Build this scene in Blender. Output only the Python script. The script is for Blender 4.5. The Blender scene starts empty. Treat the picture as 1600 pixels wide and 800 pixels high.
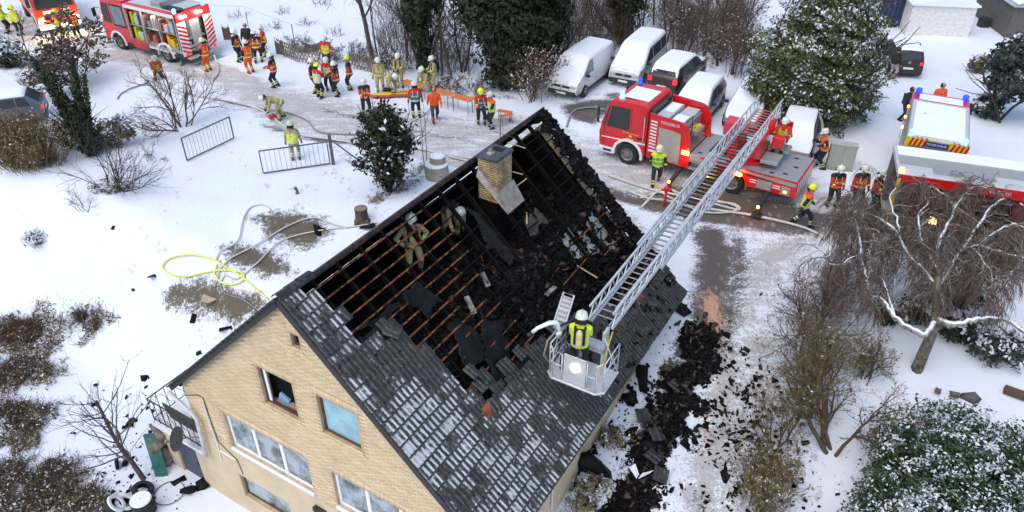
import bpy, bmesh, math, random
import numpy as np
from mathutils import Vector, Matrix
PI = math.pi
sc = bpy.context.scene
C = sc.collection
# ---------------------------------------------------------------- camera, sky, sun, exposure
FPX, PITCH, CAMZ = 1193.0, math.radians(34.64), 16.17
cd = bpy.data.cameras.new('camera'); cam = bpy.data.objects.new('camera', cd); C.objects.link(cam)
cd.sensor_width = 36; cd.lens = FPX / 1600 * 36; cd.clip_end = 2000; cd.clip_start = .1
cam.location = (0, 0, CAMZ); cam.rotation_euler = (PI / 2 - PITCH, 0, 0); sc.camera = cam
SUN_EL, SUN_AZ = math.radians(60), math.radians(-140)      # azimuth from +Y towards +X
w = bpy.data.worlds.new('World'); sc.world = w; w.use_nodes = True
nt = w.node_tree; bg = nt.nodes['Background']
sky = nt.nodes.new('ShaderNodeTexSky'); sky.sky_type = 'NISHITA'; sky.sun_disc = False
sky.sun_elevation = SUN_EL; sky.sun_rotation = SUN_AZ; sky.air_density = 1.2; sky.dust_density = 3.0; sky.ozone_density = 1.6
nt.links.new(sky.outputs[0], bg.inputs[0]); bg.inputs[1].default_value = 0.15
sl = bpy.data.lights.new('sun', 'SUN'); sun = bpy.data.objects.new('sun', sl); C.objects.link(sun)
sl.energy = .65; sl.angle = math.radians(70); sl.color = (1, .99, .975)
sd = Vector((math.sin(SUN_AZ) * math.cos(SUN_EL), math.cos(SUN_AZ) * math.cos(SUN_EL), math.sin(SUN_EL)))
sun.rotation_euler = sd.to_track_quat('Z', 'Y').to_euler(); sun.location = sd * 100
sc.view_settings.view_transform = 'Standard'; sc.view_settings.look = 'None'; sc.view_settings.gamma = 1
sc.view_settings.exposure = 0.49
# ---------------------------------------------------------------- pixel <-> world
cP, sP = math.cos(PITCH), math.sin(PITCH)
TH = math.radians(31.15); sT, cT = math.sin(TH), math.cos(TH)
AX, BX = Vector((sT, cT, 0)), Vector((cT, -sT, 0))        # along the ridge, across the house
U0, ZR, WR, ZE, GA = -11.54, 5.58, 5.73, 0.0, 9.0
def ray(x, y):
    a, b = (x - 800) / FPX, (400 - y) / FPX
    return Vector((a, cP + b * sP, -sP + b * cP))
def atz(x, y, z=0):
    r = ray(x, y); return Vector((0, 0, CAMZ)) + r * ((z - CAMZ) / r.z)
def proj(P):
    Z = P[2] - CAMZ; d = P[1] * cP - Z * sP
    return 800 + FPX * P[0] / d, 400 - FPX * (P[1] * sP + Z * cP) / d
def sst(t): t = np.clip(t, 0, 1); return t * t * (3 - 2 * t)
def hz(x, y):
    """height of the terrain"""
    a = x * sT + y * cT; b = x * cT - y * sT
    r = np.clip((27.5 - y) / 12.5, 0, 1.3)
    z = -3.2 * r * r / (r + .15)
    pit = sst((-9.5 - b) / 5) * sst((15.2 - a) / 5.2)
    return z + pit * (np.minimum(-4.65, z) - z)
def G(x, y, dz=0):
    """where the line of sight through a pixel meets the terrain"""
    z = 0.
    for i in range(60):
        P = atz(x, y, z); z = .6 * z + .4 * float(hz(P.x, P.y))
    P.z = float(hz(P.x, P.y)) + dz; return P
def hgt(P, py):
    """height of a thing standing at P whose top is seen at row py"""
    lo, hi = 0, 30
    for i in range(40):
        m = (lo + hi) / 2
        if proj((P[0], P[1], P[2] + m))[1] > py: lo = m
        else: hi = m
    return lo
def inpoly(x, y, poly):
    x = np.asarray(x, float); y = np.asarray(y, float); c = np.zeros(x.shape, bool); n = len(poly)
    for i in range(n):
        x1, y1 = poly[i][:2]; x2, y2 = poly[i - 1][:2]
        if y1 == y2: continue
        c ^= ((y1 > y) != (y2 > y)) & (x < (x2 - x1) * (y - y1) / (y2 - y1) + x1)
    return c
def sdist(x, y, pts, closed=False):
    d = np.full(x.shape, 1e9); q = list(pts) + ([pts[0]] if closed else [])
    for p, r in zip(q[:-1], q[1:]):
        ex, ey = r[0] - p[0], r[1] - p[1]; l = ex * ex + ey * ey + 1e-12
        t = np.clip(((x - p[0]) * ex + (y - p[1]) * ey) / l, 0, 1)
        d = np.minimum(d, np.hypot(x - p[0] - t * ex, y - p[1] - t * ey))
    return d
# ---------------------------------------------------------------- mesh helpers
Z = Vector((0, 0, 1))
class MB:
    """collects shapes; build() links them as one mesh object"""
    def __init__(s): s.v = []; s.f = []; s.m = []
    def add(s, vs, fs, m=0):
        o = len(s.v); s.v += [tuple(v) for v in vs]; s.f += [tuple(i + o for i in f) for f in fs]; s.m += [m] * len(fs); return s
    def box(s, c, d, m=0, R=None):
        c = Vector(c); h = Vector(d) / 2; vs = []
        for i in range(8):
            p = Vector((h.x * (1 if i & 1 else -1), h.y * (1 if i & 2 else -1), h.z * (1 if i & 4 else -1)))
            vs.append(c + (R @ p if R else p))
        return s.add(vs, [(0, 2, 3, 1), (4, 5, 7, 6), (0, 1, 5, 4), (2, 6, 7, 3), (0, 4, 6, 2), (1, 3, 7, 5)], m)
    def b6(s, x0, x1, y0, y1, z0, z1, m=0):
        return s.box(((x0 + x1) / 2, (y0 + y1) / 2, (z0 + z1) / 2), (x1 - x0, y1 - y0, z1 - z0), m)
    def bar(s, p, q, w, h, m=0, up=Z):
        p, q = Vector(p), Vector(q); d = (q - p); L = d.length; d.normalize()
        sd = d.cross(Vector(up)); sd = sd.normalized() if sd.length > 1e-4 else Vector((1, 0, 0)); u = sd.cross(d)
        R = Matrix((d, sd, u)).transposed()
        return s.box((p + q) / 2, (L, w, h), m, R)
    def tube(s, pts, r, n=6, m=0, cap=True):
        pts = [Vector(p) for p in pts]; k = len(pts); rr = r if isinstance(r, (list, tuple)) else [r] * k
        vs = []; u = None
        for i, p in enumerate(pts):
            t = (pts[min(i + 1, k - 1)] - pts[max(i - 1, 0)]).normalized()
            if u is None:
                u = t.cross(Z)
                if u.length < .05: u = t.cross(Vector((1, 0, 0)))
            u = (u - t * u.dot(t)).normalized(); w_ = t.cross(u)
            vs += [p + (u * math.cos(2 * PI * j / n) + w_ * math.sin(2 * PI * j / n)) * rr[i] for j in range(n)]
        fs = [(i * n + j, i * n + (j + 1) % n, (i + 1) * n + (j + 1) % n, (i + 1) * n + j) for i in range(k - 1) for j in range(n)]
        if cap: fs += [tuple(range(n))[::-1], tuple((k - 1) * n + j for j in range(n))]
        return s.add(vs, fs, m)
    def prism(s, poly, y0, y1, m=0):
        """polygon in xz pulled along y"""
        n = len(poly); vs = [(p[0], y0, p[1]) for p in poly] + [(p[0], y1, p[1]) for p in poly]
        return s.add(vs, [tuple(range(n)), tuple(range(n, 2 * n))[::-1]] + [(i, i + n, (i + 1) % n + n, (i + 1) % n) for i in range(n)], m)
    def slab(s, poly, z0, z1, m=0):
        n = len(poly); vs = [(p[0], p[1], z0) for p in poly] + [(p[0], p[1], z1) for p in poly]
        return s.add(vs, [tuple(range(n))[::-1], tuple(range(n, 2 * n))] + [(i, (i + 1) % n, (i + 1) % n + n, i + n) for i in range(n)], m)
    def lathe(s, prof, n=16, c=(0, 0, 0), m=0, axis='z', R=None, cap=True):
        """prof: (radius, height) pairs"""
        vs = []; c = Vector(c)
        for r, h in prof:
            for j in range(n):
                a = 2 * PI * j / n; p = (r * math.cos(a), r * math.sin(a), h)
                p = Vector(p) if axis == 'z' else Vector((p[1], p[2], p[0])) if axis == 'y' else Vector((p[2], p[0], p[1]))
                vs.append(c + (R @ p if R else p))
        k = len(prof)
        fs = [(i * n + j, i * n + (j + 1) % n, (i + 1) * n + (j + 1) % n, (i + 1) * n + j) for i in range(k - 1) for j in range(n)]
        if cap: fs += [tuple(range(n))[::-1], tuple((k - 1) * n + j for j in range(n))]
        return s.add(vs, fs, m)
    def quad(s, a, b, c, d, m=0): return s.add([a, b, c, d], [(0, 1, 2, 3)], m)
    def plate(s, pts, th, m=0):
        """thin plate: polygon in space thickened along its normal"""
        P = [Vector(p) for p in pts]; nrm = (P[1] - P[0]).cross(P[-1] - P[0]).normalized() * th; n = len(P)
        return s.add(P + [p + nrm for p in P], [tuple(range(n))[::-1], tuple(range(n, 2 * n))] + [(i, (i + 1) % n, (i + 1) % n + n, i + n) for i in range(n)], m)
    def build(s, name, mats, parent=None, smooth=False, bevel=0, off=None, fix=True):
        me = bpy.data.meshes.new(name)
        v = s.v if off is None else [(p[0] + off[0], p[1] + off[1], p[2] + off[2]) for p in s.v]
        me.from_pydata(v, [], s.f)
        if not isinstance(mats, (list, tuple)): mats = [mats]
        for m_ in mats: me.materials.append(m_)
        if len(mats) > 1: me.polygons.foreach_set('material_index', s.m)
        if fix:
            bm = bmesh.new(); bm.from_mesh(me); bmesh.ops.recalc_face_normals(bm, faces=bm.faces); bm.to_mesh(me); bm.free()
        if smooth: me.polygons.foreach_set('use_smooth', [True] * len(me.polygons))
        o = link(name, me, parent)
        if bevel:
            b = o.modifiers.new('bevel', 'BEVEL'); b.width = bevel; b.segments = 2; b.limit_method = 'ANGLE'; b.angle_limit = .6
        return o
def link(name, me, parent=None):
    o = bpy.data.objects.new(name, me); C.objects.link(o)
    if parent: o.parent = parent
    return o
def npmesh(name, V, F, mats, parent=None, mi=None, smooth=False, fattr=None, vattr=None):
    """V (n,3), F (m,k): a mesh straight from numpy arrays"""
    V = np.asarray(V, np.float32); F = np.asarray(F, np.int32); n, k = F.shape
    me = bpy.data.meshes.new(name)
    me.vertices.add(len(V)); me.vertices.foreach_set('co', V.ravel())
    me.loops.add(n * k); me.loops.foreach_set('vertex_index', F.ravel())
    me.polygons.add(n); me.polygons.foreach_set('loop_start', np.arange(n, dtype=np.int32) * k)
    for m_ in (mats if isinstance(mats, (list, tuple)) else [mats]): me.materials.append(m_)
    if mi is not None: me.polygons.foreach_set('material_index', np.asarray(mi, np.int32))
    if smooth: me.polygons.foreach_set('use_smooth', np.ones(n, bool))
    for dom, at in (('FACE', fattr), ('POINT', vattr)):
        for key, val in (at or {}).items():
            a_ = me.attributes.new(key, 'FLOAT', dom); a_.data.foreach_set('value', np.asarray(val, np.float32))
    me.update(calc_edges=True); me.validate()
    return link(name, me, parent)
def tag(o, label=None, cat=None, group=None, kind=None):
    if label: o['label'] = label
    if cat: o['category'] = cat
    if group: o['group'] = group
    if kind: o['kind'] = kind
    return o
def thing(name, label, cat, loc, rz=0, group=None):
    o = bpy.data.objects.new(name, None); C.objects.link(o); o.location = loc; o.rotation_euler = (0, 0, rz); o.empty_display_size = .2
    return tag(o, label, cat, group)
def wmat(o):
    M = o.matrix_basis.copy()
    return wmat(o.parent) @ M if o.parent else M
def inworld(o, M=None):
    """place a part given by a matrix in the world"""
    M = M or Matrix.Identity(4); o.matrix_basis = (wmat(o.parent).inverted() @ M) if o.parent else M; return o
def copy_to(o, parent, M=None):
    c = o.copy(); C.objects.link(c); c.parent = parent
    if M is not None: c.matrix_basis = M
    return c
def copy_tree(o, parent=None):
    c = o.copy(); C.objects.link(c); c.parent = parent
    for ch in list(o.children): copy_tree(ch, c)
    return c
def frame(o, x, y, z):
    return Matrix(((x[0], y[0], z[0], o[0]), (x[1], y[1], z[1], o[1]), (x[2], y[2], z[2], o[2]), (0, 0, 0, 1)))
def segs_mesh(A, Bp, r0, r1, n=3):
    """many tapered twigs at once"""
    A = np.asarray(A); Bp = np.asarray(Bp); d = Bp - A; d /= np.linalg.norm(d, axis=1, keepdims=True) + 1e-9
    ref = np.where(np.abs(d[:, 2:3]) > .9, [[1., 0, 0]], [[0., 0, 1]]); u = np.cross(d, ref); u /= np.linalg.norm(u, axis=1, keepdims=True) + 1e-9; w_ = np.cross(d, u)
    V = []
    for P, r in ((A, r0), (Bp, r1)):
        for j in range(n):
            a_ = 2 * PI * j / n; V.append(P + (u * math.cos(a_) + w_ * math.sin(a_)) * np.asarray(r)[:, None])
    V = np.stack(V, 1).reshape(-1, 3); o = np.arange(len(A))[:, None] * 2 * n
    F = np.concatenate([o + np.array([[j, (j + 1) % n, (j + 1) % n + n, j + n]]) for j in range(n)], 1).reshape(-1, 4)
    return V, F
def chunks(rng, P, size, flat=.4, nrm=None):
    """irregular blocks: P (n,3) centres, size (n,)"""
    n = len(P); Q = rng.normal(size=(n, 4)); Q[:, 0] += 1.2; Q[:, 1:3] *= .45; Q /= np.linalg.norm(Q, axis=1, keepdims=True)
    w_, x, y, z = Q.T
    R = np.stack([1 - 2 * (y * y + z * z), 2 * (x * y - z * w_), 2 * (x * z + y * w_), 2 * (x * y + z * w_), 1 - 2 * (x * x + z * z), 2 * (y * z - x * w_), 2 * (x * z - y * w_), 2 * (y * z + x * w_), 1 - 2 * (x * x + y * y)], 1).reshape(n, 3, 3)
    cn = np.array([[i & 1, (i >> 1) & 1, (i >> 2) & 1] for i in range(8)]) * 2. - 1
    K = cn[None] * (.5 + .35 * rng.random((n, 8, 3))) * np.stack([size * (.6 + .8 * rng.random(n)), size * (.5 + .5 * rng.random(n)), size * flat * (.5 + rng.random(n))], 1)[:, None, :]
    if nrm is not None: K = K @ np.asarray(nrm).T
    V = (np.einsum('nij,nkj->nki', R, K) + P[:, None, :]).reshape(-1, 3)
    F = np.array([(0, 2, 3, 1), (4, 5, 7, 6), (0, 1, 5, 4), (2, 6, 7, 3), (0, 4, 6, 2), (1, 3, 7, 5)])
    return V, (np.arange(n)[:, None, None] * 8 + F[None]).reshape(-1, 4)
def text(txt, size, mat, parent, M, depth=.004, name='lettering'):
    cu = bpy.data.curves.new('t', 'FONT'); cu.body = txt; cu.size = size; cu.extrude = depth; cu.align_x = 'CENTER'; cu.align_y = 'CENTER'; cu.resolution_u = 2
    to = bpy.data.objects.new('t', cu); C.objects.link(to)
    dg = bpy.context.evaluated_depsgraph_get(); dg.update()
    me = bpy.data.meshes.new_from_object(to.evaluated_get(dg)); bpy.data.objects.remove(to); bpy.data.curves.remove(cu)
    me.materials.clear(); me.materials.append(mat); me.name = name
    o = link(name, me, parent); o.matrix_basis = M; return o
# ---------------------------------------------------------------- materials
def lin(c): return tuple((x / 255 / 12.92 if x / 255 <= .04045 else ((x / 255 + .055) / 1.055) ** 2.4) for x in c)
def mat(name, col, rough=.6, metal=0, var=.15, scale=6., col2=None, bump=0, bscale=40, emit=None, es=0, spec=.5, thr=None, coat=0, coord='Object'):
    m = bpy.data.materials.new(name); m.use_nodes = True; t = m.node_tree; N = t.nodes; L = t.links; b = N['Principled BSDF']
    tc = N.new('ShaderNodeTexCoord'); nz = N.new('ShaderNodeTexNoise'); nz.inputs['Scale'].default_value = scale; nz.inputs['Detail'].default_value = 5; nz.inputs['Roughness'].default_value = .65
    L.new(tc.outputs[coord], nz.inputs['Vector'])
    rp = N.new('ShaderNodeValToRGB'); c2 = col2 or tuple(x * (1 - var) for x in col); c1 = col if col2 else tuple(min(1, x * (1 + var)) for x in col)
    lo, hi = thr or (.35, .65); rp.color_ramp.elements[0].position = lo; rp.color_ramp.elements[1].position = hi
    rp.color_ramp.elements[0].color = (*c2, 1); rp.color_ramp.elements[1].color = (*c1, 1)
    L.new(nz.outputs['Fac'], rp.inputs[0]); L.new(rp.outputs[0], b.inputs['Base Color'])
    b.inputs['Roughness'].default_value = rough; b.inputs['Metallic'].default_value = metal; b.inputs['Specular IOR Level'].default_value = spec; b.inputs['Coat Weight'].default_value = coat
    if bump:
        n2 = N.new('ShaderNodeTexNoise'); n2.inputs['Scale'].default_value = bscale; n2.inputs['Detail'].default_value = 6; L.new(tc.outputs[coord], n2.inputs['Vector'])
        bp = N.new('ShaderNodeBump'); bp.inputs['Strength'].default_value = bump; bp.inputs['Distance'].default_value = .03; L.new(n2.outputs['Fac'], bp.inputs['Height']); L.new(bp.outputs[0], b.inputs['Normal'])
    if emit: b.inputs['Emission Color'].default_value = (*emit, 1); b.inputs['Emission Strength'].default_value = es
    return m
def nodes_of(m): t = m.node_tree; return t, t.nodes, t.links, t.nodes['Principled BSDF']
def mix(N, L, fac, a, b):
    x = N.new('ShaderNodeMix'); x.data_type = 'RGBA'
    for k, v in ((0, fac), (6, a), (7, b)):
        if isinstance(v, bpy.types.NodeSocket): L.new(v, x.inputs[k])
        elif k == 0: x.inputs[0].default_value = v
        else: x.inputs[k].default_value = (*v, 1)
    return x.outputs[2]
def math_(N, L, op, a, b=None, c=None, clamp=False):
    x = N.new('ShaderNodeMath'); x.operation = op; x.use_clamp = clamp
    for k, v in enumerate((a, b, c)):
        if v is None: continue
        if isinstance(v, bpy.types.NodeSocket): L.new(v, x.inputs[k])
        else: x.inputs[k].default_value = v
    return x.outputs[0]
def attr(N, name): a = N.new('ShaderNodeAttribute'); a.attribute_name = name; return a.outputs['Fac']
def noise(N, L, vec, scale, detail=5, rough=.6):
    n = N.new('ShaderNodeTexNoise'); n.inputs['Scale'].default_value = scale; n.inputs['Detail'].default_value = detail; n.inputs['Roughness'].default_value = rough
    L.new(vec, n.inputs['Vector']); return n.outputs['Fac']
SNOWC = (.78, .825, .875)
M = {}
M['snow'] = mat('snow', SNOWC, .75, var=.02, scale=3, bump=.25, bscale=9, spec=.2)
M['red'] = mat('red_paint', (.60, .010, .014), .28, var=.12, scale=2, coat=.4)
M['redtrim'] = mat('pink_red_mat', (.6, .06, .10), .6)
M['orange'] = mat('orange_red_paint', (.60, .045, .012), .35)
M['white'] = mat('white_paint', (.78, .79, .80), .35, var=.05, coat=.3)
M['vanwhite'] = mat('van_white_paint', (.76, .76, .74), .35, var=.07, coat=.3)
M['silver'] = mat('silver_paint', (.33, .35, .37), .3, metal=.5, var=.08)
M['blackpaint'] = mat('black_paint', (.012, .012, .014), .25, coat=.4)
M['darkred'] = mat('dark_wine_paint', (.03, .012, .016), .3, coat=.4)
M['alu'] = mat('aluminium', (.42, .43, .43), .42, metal=.55, var=.12, scale=9)
M['alulight'] = mat('light_grey_metal', (.55, .57, .58), .5, metal=.2, var=.08)
M['shutter'] = mat('grey_shutter', (.36, .36, .34), .45, metal=.25, var=.07)
M['tread'] = mat('tread_plate', (.40, .42, .43), .5, metal=.4, var=.2, scale=25, bump=.3, bscale=120)
M['ladder'] = mat('ladder_metal', (.56, .60, .63), .38, metal=.25, var=.12, scale=7)
M['rubber'] = mat('black_rubber', (.014, .018, .019), .8, var=.3)
M['rim'] = mat('wheel_rim', (.22, .22, .22), .5, metal=.4, var=.3)
M['glass'] = mat('dark_glass', (.012, .015, .018), .08, col2=(.05, .055, .06), thr=(.55, .75), scale=1.6, spec=.12)
M['glassblue'] = mat('pale_car_glass', (.14, .20, .21), .1, var=.3, scale=2)
M['plastic'] = mat('dark_plastic', (.025, .026, .028), .55, var=.2)
M['grey'] = mat('grey_paint', (.30, .31, .31), .55)
M['bluelamp'] = mat('blue_beacon', (.01, .07, .6), .15, emit=(.02, .12, 1), es=.5)
M['bluelit'] = mat('lit_blue_beacon', (.1, .4, .9), .15, emit=(.15, .55, 1), es=2.5)
M['amber'] = mat('amber_lamp', (.8, .2, .02), .3, emit=(1, .28, .05), es=9)
M['headlamp'] = mat('lit_headlamp', (.9, .7, .4), .2, emit=(1, .62, .25), es=7)
M['whitelamp'] = mat('lit_white_lamp', (.9, .9, .8), .2, emit=(1, .9, .75), es=6)
M['taillight'] = mat('red_lamp', (.6, .01, .01), .2, emit=(1, .03, .03), es=.6)
M['lens'] = mat('clear_lens', (.5, .52, .52), .15)
M['yellow'] = mat('signal_yellow', (.72, .48, .03), .5)
M['hiyellow'] = mat('bright_yellow_green', (.62, .80, .05), .6)
M['plate'] = mat('plate_white', (.75, .75, .73), .5)
M['bluesign'] = mat('blue_sign', (.03, .05, .30), .4)
M['concrete'] = mat('concrete', (.30, .29, .25), .85, var=.2, scale=5, bump=.4)
M['wood'] = mat('weathered_wood', (.19, .145, .10), .85, var=.35, scale=9, bump=.4)
M['boardgrey'] = mat('grey_boards', (.115, .105, .095), .85, var=.25, scale=8, bump=.3)
M['firehose'] = mat('pale_hose', (.56, .56, .52), .8, var=.12, scale=14)
M['firehosegrey'] = mat('grey_hose', (.25, .25, .23), .8, var=.2, scale=14)
M['yellowhose'] = mat('yellow_hose', (.74, .78, .16), .6, var=.08)
M['bench'] = mat('orange_varnish', (.62, .20, .06), .45, var=.15, scale=5)
M['gate'] = mat('blue_green_steel', (.085, .15, .165), .5, metal=.3, var=.2)
M['steel'] = mat('galvanised_steel', (.28, .29, .29), .5, metal=.5, var=.2)

def grime(m, zt=1.1):
    """road salt and dirt low on the bodywork, in a ragged line"""
    t, N, L, b = nodes_of(m); old = b.inputs['Base Color'].links[0].from_socket; tc = N.new('ShaderNodeTexCoord'); sx = N.new('ShaderNodeSeparateXYZ'); L.new(tc.outputs['Object'], sx.inputs[0])
    n = noise(N, L, tc.outputs['Object'], 3.5, 8, .7); v = math_(N, L, 'ADD', math_(N, L, 'MULTIPLY', sx.outputs[2], -1 / zt), math_(N, L, 'MULTIPLY', n, 1.5)); r = N.new('ShaderNodeMapRange'); r.inputs[1].default_value = .05; r.inputs[2].default_value = .7; r.inputs[4].default_value = .28; L.new(v, r.inputs[0])
    L.new(mix(N, L, r.outputs[0], old, (.20, .175, .16)), b.inputs['Base Color'])
for k_ in ('red', 'orange', 'white', 'vanwhite', 'silver', 'shutter', 'alu'): grime(M[k_])
t, N, L, b = nodes_of(M['shutter']); wv = N.new('ShaderNodeTexWave'); wv.bands_direction = 'Z'; wv.inputs['Scale'].default_value = 6; tc = N.new('ShaderNodeTexCoord'); L.new(tc.outputs['Object'], wv.inputs['Vector']); bp = N.new('ShaderNodeBump'); bp.inputs['Distance'].default_value = .02; bp.inputs['Strength'].default_value = .7; L.new(wv.outputs['Fac'], bp.inputs['Height']); L.new(bp.outputs[0], b.inputs['Normal'])

def glow(parent, loc, col, watt, name='lamp_light'):
    l = bpy.data.lights.new(name, 'POINT'); l.energy = watt; l.color = col; l.shadow_soft_size = .08; o = bpy.data.objects.new(name, l); C.objects.link(o); o.parent = parent; o.location = loc; return o
# ---------------------------------------------------------------- ground, road, yard, driveway
def gpts(px): return [tuple(G(*p)[:2]) for p in px]
ROAD = gpts([(-40, 25), (60, 20), (150, 50), (330, 78), (450, 128), (560, 150), (700, 175), (840, 172), (930, 215), (1100, 205), (1260, 265), (1390, 330), (1500, 380),
             (1500, 440), (1300, 372), (1180, 362), (1060, 372), (960, 330), (900, 300), (760, 275), (600, 252), (500, 232), (405, 205), (330, 150), (250, 118), (160, 100), (60, 70), (-40, 70)])
YARD = gpts([(840, 172), (862, 140), (960, 100), (1120, 110), (1160, 120), (1300, 180), (1330, 260), (1260, 265), (1100, 205), (930, 215)])
DRIVE = gpts([(1060, 372), (1180, 362), (1195, 400), (1160, 470), (1140, 540), (1150, 620), (1160, 800), (1040, 800), (1060, 640), (1085, 560), (1090, 470), (1075, 420)])
xs = np.concatenate([np.linspace(-420, -45, 16)[:-1], np.arange(-45, 40, .17), np.linspace(40, 420, 16)])
ys = np.concatenate([np.linspace(-60, 6, 12)[:-1], np.arange(6, 66, .17), np.linspace(66, 600, 22)])
gx, gy = np.meshgrid(xs, ys); gz = hz(gx, gy)
rg = np.random.default_rng(5)
def vnoise(x, y, s, seed):
    r = np.random.default_rng(seed).random((256, 256)); u, v = x / s, y / s; i, j = np.floor(u).astype(int), np.floor(v).astype(int); fu, fv = u - i, v - j
    fu, fv = fu * fu * (3 - 2 * fu), fv * fv * (3 - 2 * fv); g = lambda a, b: r[a % 256, b % 256]
    return (g(i, j) * (1 - fu) + g(i + 1, j) * fu) * (1 - fv) + (g(i, j + 1) * (1 - fu) + g(i + 1, j + 1) * fu) * fv
near = sst((70 - np.hypot(gx, gy - 30)) / 20)
gz += near * (.10 * (vnoise(gx, gy, 3.1, 1) - .5) + .05 * (vnoise(gx, gy, .8, 2) - .5)) * (1 - inpoly(gx, gy, ROAD) * .8)
def soft(poly, f, s=1.): d = sdist(gx, gy, poly, True); ins = inpoly(gx, gy, poly); return np.clip(.5 + np.where(ins, d, -d) / (2 * f), 0, 1) * s
def line(px, wd, f, s=1.): d = sdist(gx, gy, gpts(px)); return np.clip((wd - d) / f + .5, 0, 1) * s
mx = np.maximum.reduce
slush = mx([soft(ROAD, 1.4, .66), soft(YARD, .8, .18),
            line([(30, 60), (190, 90), (300, 100), (430, 160), (560, 190), (680, 205), (800, 205)], 1.0, 1.4, .70), line([(440, 150), (600, 185), (740, 200)], .5, 1, .80),
            line([(500, 215), (640, 240), (720, 255)], .6, 1, .72), line([(1000, 285), (1200, 330), (1400, 360)], 1.6, 1.6, .72), line([(60, 45), (240, 105), (340, 125)], .35, .6, .74), line([(1165, 540), (1180, 680), (1180, 820)], 1.5, 2.0, .66), line([(1145, 500), (1180, 430), (1230, 380)], 1.2, 1.8, .66), line([(1135, 470), (1140, 560), (1130, 640), (1105, 740), (1090, 810)], .9, 1.6, .78),
            line([(960, 330), (1000, 370), (1020, 400)], .5, .8, .8), line([(440, 200), (430, 150), (360, 110)], .7, 1., .8), line([(880, 200), (930, 230), (960, 260)], .6, 1.2, .6)])
wet = mx([soft(gpts([(868, 165), (900, 155), (985, 150), (950, 185), (930, 200), (880, 188)]), .7, .8), soft(gpts([(1010, 300), (1080, 285), (1250, 318), (1330, 350), (1230, 375), (1100, 352), (1000, 325)]), .8, .95),
          line([(1110, 372), (1120, 410), (1114, 450), (1108, 500), (1100, 540)], .85, 1.5, .92), line([(1150, 372), (1155, 420), (1140, 480), (1135, 540)], .7, 1.5, .70), line([(950, 300), (1010, 320), (1100, 340)], .5, .8, .8),
          line([(1290, 345), (1400, 352)], .7, 1, .75), line([(410, 195), (470, 215), (540, 222)], .35, .8, .7), line([(1100, 480), (1112, 520)], .5, .8, .8),
          line([(500, 170), (600, 195), (680, 212), (745, 222)], .35, .8, .62), line([(960, 150), (1010, 165)], .8, .9, .6)])
mud = mx([soft(gpts([(392, 342), (430, 328), (505, 340), (520, 368), (480, 392), (420, 376)]), .9, 1.12), soft(gpts([(345, 385), (380, 378), (440, 400), (460, 425), (420, 435), (358, 412)]), .8, 1.15),
          soft(gpts([(255, 455), (290, 438), (335, 440), (430, 475), (375, 505), (330, 492), (262, 475)]), .7, 1.25), line([(-30, 540), (50, 515), (110, 495), (150, 500)], 1.0, 1.5, .58), line([(-20, 600), (40, 590)], 1.1, 1.6, .66), line([(-10, 690), (40, 640)], 1., 1.6, .6),
          line([(590, 310), (640, 290), (660, 262)], .7, 1.0, .68), line([(520, 232), (600, 262), (640, 270)], .4, .8, .6), line([(160, 105), (260, 130), (330, 165)], .3, .7, .5), line([(520, 235), (580, 270)], .35, .6, .55), line([(880, 795), (920, 730)], .5, .8, .6), line([(960, 690), (950, 680)], .4, .6, .6),
          line([(590, 115), (700, 150), (830, 150)], .7, 1., .55), line([(440, 82), (560, 108)], .6, .9, .45), line([(-20, 780), (60, 755), (120, 765), (180, 800)], 1.0, 1.5, .68), line([(1300, 430), (1265, 520), (1250, 620), (1240, 720)], .9, 1.5, .55), line([(1160, 60), (1100, 90), (1040, 70), (960, 60)], 2.2, 2, .5), line([(900, 20), (1150, 20)], 2.5, 2, .5), line([(600, 60), (720, 90)], 1.5, 2, .5)])
soot = mx([line([(1085, 530), (1050, 600), (1020, 680), (990, 760), (960, 830)], .8, 1.2, .85), line([(1120, 560), (1110, 700), (1090, 800)], 1.2, 2., .5), line([(1160, 520), (1190, 650), (1200, 800)], 1.6, 2.4, .36),
           line([(1010, 360), (1060, 470)], .4, .9, .5), line([(420, 500), (300, 590)], .5, 1, .28)])
ash = mx([line([(1110, 470), (1118, 505), (1112, 530), (1104, 560)], .45, 1.1, .92), line([(1125, 540), (1118, 620), (1100, 690)], .5, 1.3, .60), line([(1090, 700), (1120, 660)], .5, 1.2, .5)])
V = np.stack([gx, gy, gz], -1).reshape(-1, 3); ny, nx = gx.shape
I = np.arange(ny * nx).reshape(ny, nx); F = np.stack([I[:-1, :-1], I[:-1, 1:], I[1:, 1:], I[1:, :-1]], -1).reshape(-1, 4)
fc = V[F].mean(1); isr = inpoly(fc[:, 0], fc[:, 1], ROAD); isy = inpoly(fc[:, 0], fc[:, 1], YARD) & ~isr; isd = inpoly(fc[:, 0], fc[:, 1], DRIVE) & ~isr & ~isy
m = bpy.data.materials.new('snowy_ground'); m.use_nodes = True; t, N, L, b = nodes_of(m)
geo = N.new('ShaderNodeNewGeometry').outputs['Position']
n1 = noise(N, L, geo, 1.3, 8, .62); n2 = noise(N, L, geo, 5.5, 6, .7); n3 = noise(N, L, geo, 24, 4, .7); n4 = noise(N, L, geo, .5, 4, .6)
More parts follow.
